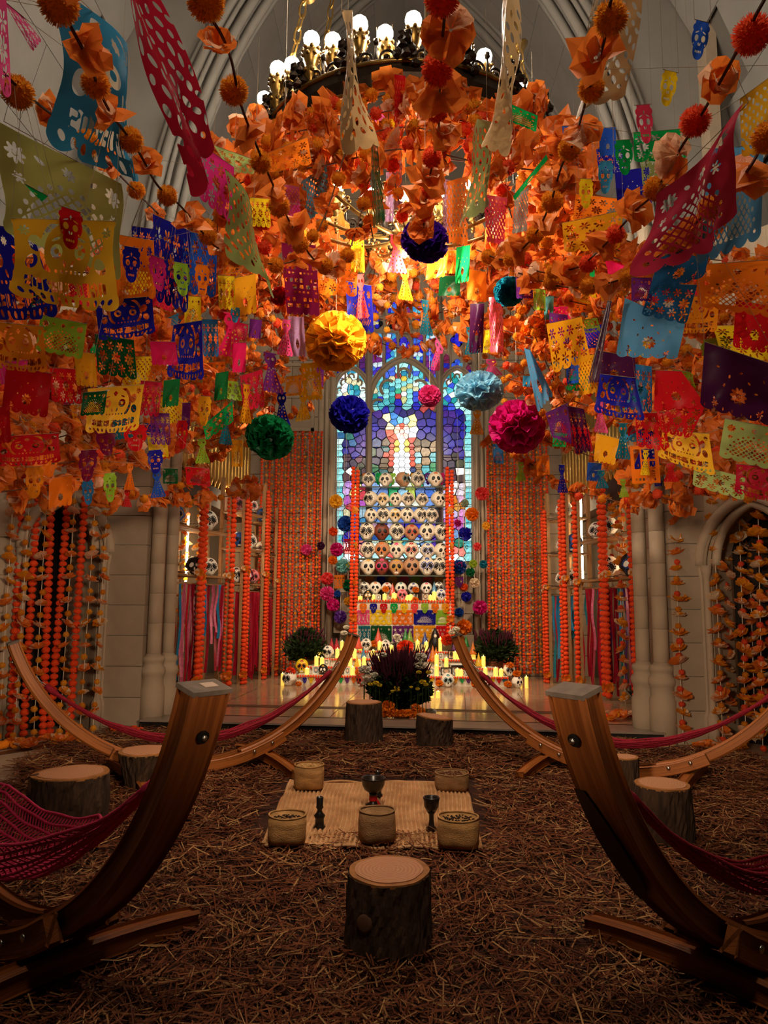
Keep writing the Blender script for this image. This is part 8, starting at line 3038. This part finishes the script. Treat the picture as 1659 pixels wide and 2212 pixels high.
# the thick of the canopy on both sides
random.seed(5)
for k in range(52):
    side = -1 if k % 2 else 1
    f = (k // 2) / 25
    ys = 560 + 480 * f + random.uniform(-30, 30)
    d0 = random.uniform(3.7, 4.8)
    ye = ys - random.uniform(60, 330) * (0.5 + 0.5 * f)
    d1 = random.uniform(5.6, 6.8)
    xe = random.uniform(430, 640)
    pp = []
    for j in range(6):
        g = j / 5
        x = -50 + (xe + 50) * g
        y = ys + (ye - ys) * g + 46 * math.sin(g * 3.14)
        pp.append((x if side < 0 else 1700 - x * 0.96, y, d0 + (d1 - d0) * g))
    garland('flower garland', PD(*pp), step=0.11, fr=0.066, pr=0.036, jitter=0.05, sub=YARN_S, yarn=(YARNO, YARNO, YARNR), group='flower garlands in the thick of the canopy')
for k in range(74):
    left = k % 2
    x = random.uniform(0, 500) if left else random.uniform(1190, 1659)
    y = random.uniform(560, 930)
    d = random.uniform(4.6, 6.4)
    w = random.uniform(0.12, 0.2) * FPX / d
    kind = random.choice(['floral', 'lattice', 'cut', 'sparse', 'figure', 'skull', 'cut', 'slits'])
    h = w / TPL[kind][1]
    hue = random.choice(['orange', 'red', 'gold', 'navy', 'magenta', 'purple', 'emerald', 'sky blue', 'crimson', 'yellow', 'amber', 'orange', 'hot pink', 'lime', 'teal'])
    sk = random.uniform(-.2, .2) * w
    banner(bb(x, y, x + w, y + h, sk, random.uniform(-.15, .15) * w), hue, kind, (d, d * random.uniform(.97, 1.03)), curl=0.07)
# strings hanging straight down before the window
for i, (px, y0, y1, Y) in enumerate([(636, 520, 770, 6.6), (762, 560, 700, 6.2), (836, 540, 740, 6.4), (818, 540, 650, 5.8), (900, 540, 760, 6.6), (925, 560, 690, 6.4), (982, 560, 680, 6.2), (1008, 590, 780, 6.8), (550, 620, 780, 6.0), (500, 640, 800, 5.6), (1065, 660, 800, 6.2), (1115, 660, 850, 6.0), (1100, 640, 760, 6.4),
                                     (590, 560, 700, 6.0), (570, 640, 740, 6.4), (1210, 640, 720, 5.4), (940, 560, 760, 7.0),
                                     (1130, 640, 800, 5.6), (1085, 650, 900, 6.6), (1150, 740, 940, 6.2), (1195, 690, 900, 6.0), (1235, 720, 960, 5.8), (1045, 700, 830, 6.8), (1025, 600, 720, 6.2), (610, 700, 880, 6.6), (655, 680, 860, 6.8), (540, 780, 960, 6.4), (480, 760, 930, 6.2), (690, 740, 850, 7.0)]):
    a, b = at(px, y0, Y), at(px, y1, Y)
    b = Vector((a.x, a.y, b.z))
    garland('hanging flower string', [a, (a + b) / 2 + Vector((0.01, 0, 0)), b], step=0.11, fr=0.055, pr=0.036, sub=YARN_S, group='hanging strings before the window', yarn=(YARNY, YARNO), cordr=0.003)
# ================================================================== large tissue pompoms under the canopy
BP = 'large tissue pompoms of the hall'
HALLP = []
for px, py, r, d, c, lab, sq, th in [(725, 738, 66, 6.0, 'gold', 'big yellow tissue pompom hanging on a thread before the window tracery', 0.95, 2.2), (583, 945, 52, 5.1, 'green', 'dark green tissue pompom hanging above the marigold curtain', 0.9, 2.6), (755, 895, 44, 6.5, 'navy', 'royal blue tissue pompom before the narrow stained-glass light', 0.9, 2.6),
                                     (928, 855, 25, 6.7, 'pink', 'small pink tissue pompom before the middle light', 0.95, 2.6), (1035, 845, 52, 6.4, 'sky', 'pale blue tissue pompom with darker underside', 0.72, 2.4), (1117, 922, 60, 6.0, 'magenta', 'large magenta tissue pompom below the pale blue one', 0.95, 2.6),
                                     (1160, 712, 36, 6.0, 'orange', 'orange tissue pompom beside the gold banner', 0.85, 2.0), (1100, 630, 33, 5.2, 'teal', 'teal tissue pompom under the heavy garlands', 0.9, 1.4), (918, 520, 52, 4.0, 'violet', 'violet tissue pompom under the middle garland', 0.85, 1.2),
                                     (605, 640, 22, 4.6, 'red', 'dark red tissue pompom behind the olive banner tip', 0.9, 1.6)]:
    p = atd(px, py, d)
    HALLP.append(pompom(px, py, r, p.y, c, lab, BP, 0, sq))
# threads: every banner and pompom is tied to the nearest garland above it, or straight up
AN = np.array([tuple(p) for p in ANCH])
def tie(p, reach=1.3, rad=0.5):
    p = Vector(p)
    d = AN - np.array(p)
    q = np.hypot(d[:, 0], d[:, 1]) * 1.6 + d[:, 2]
    ok = (d[:, 2] > 0.03) & (np.hypot(d[:, 0], d[:, 1]) < rad)
    if ok.any():
        k = int(np.argmin(np.where(ok, q, 1e9)))
        if q[k] < reach * 2:
            return Vector(AN[k])
    return p + Vector((0, 0, 0.6))
for t in HALLP:
    p = Vector(t.location)
    a = tie(p + Vector((0, 0, 0.2)), 3.0, 0.45)
    if (a - p).length < 0.85:
        a = p + Vector((0, 0, 2.4))
    m = MB()
    m.tube([(0, 0, 0.05), (0, 0, max(0.9, a.z - p.z))], 0.0012, 4)
    m.build('thread', WHITECORD, t)
for t, cen, tl, tr, S in TIES:
    m = MB()
    a, b = tie(tl), tie(tr)
    m.tube([tl - cen, a - cen], 0.0007, 3)
    m.tube([tr - cen, b - cen], 0.0007, 3)
    m.tube([tl - cen, tr - cen], 0.0012, 4)
    m.build('hanging_thread', THREAD, t)
settle_labels()
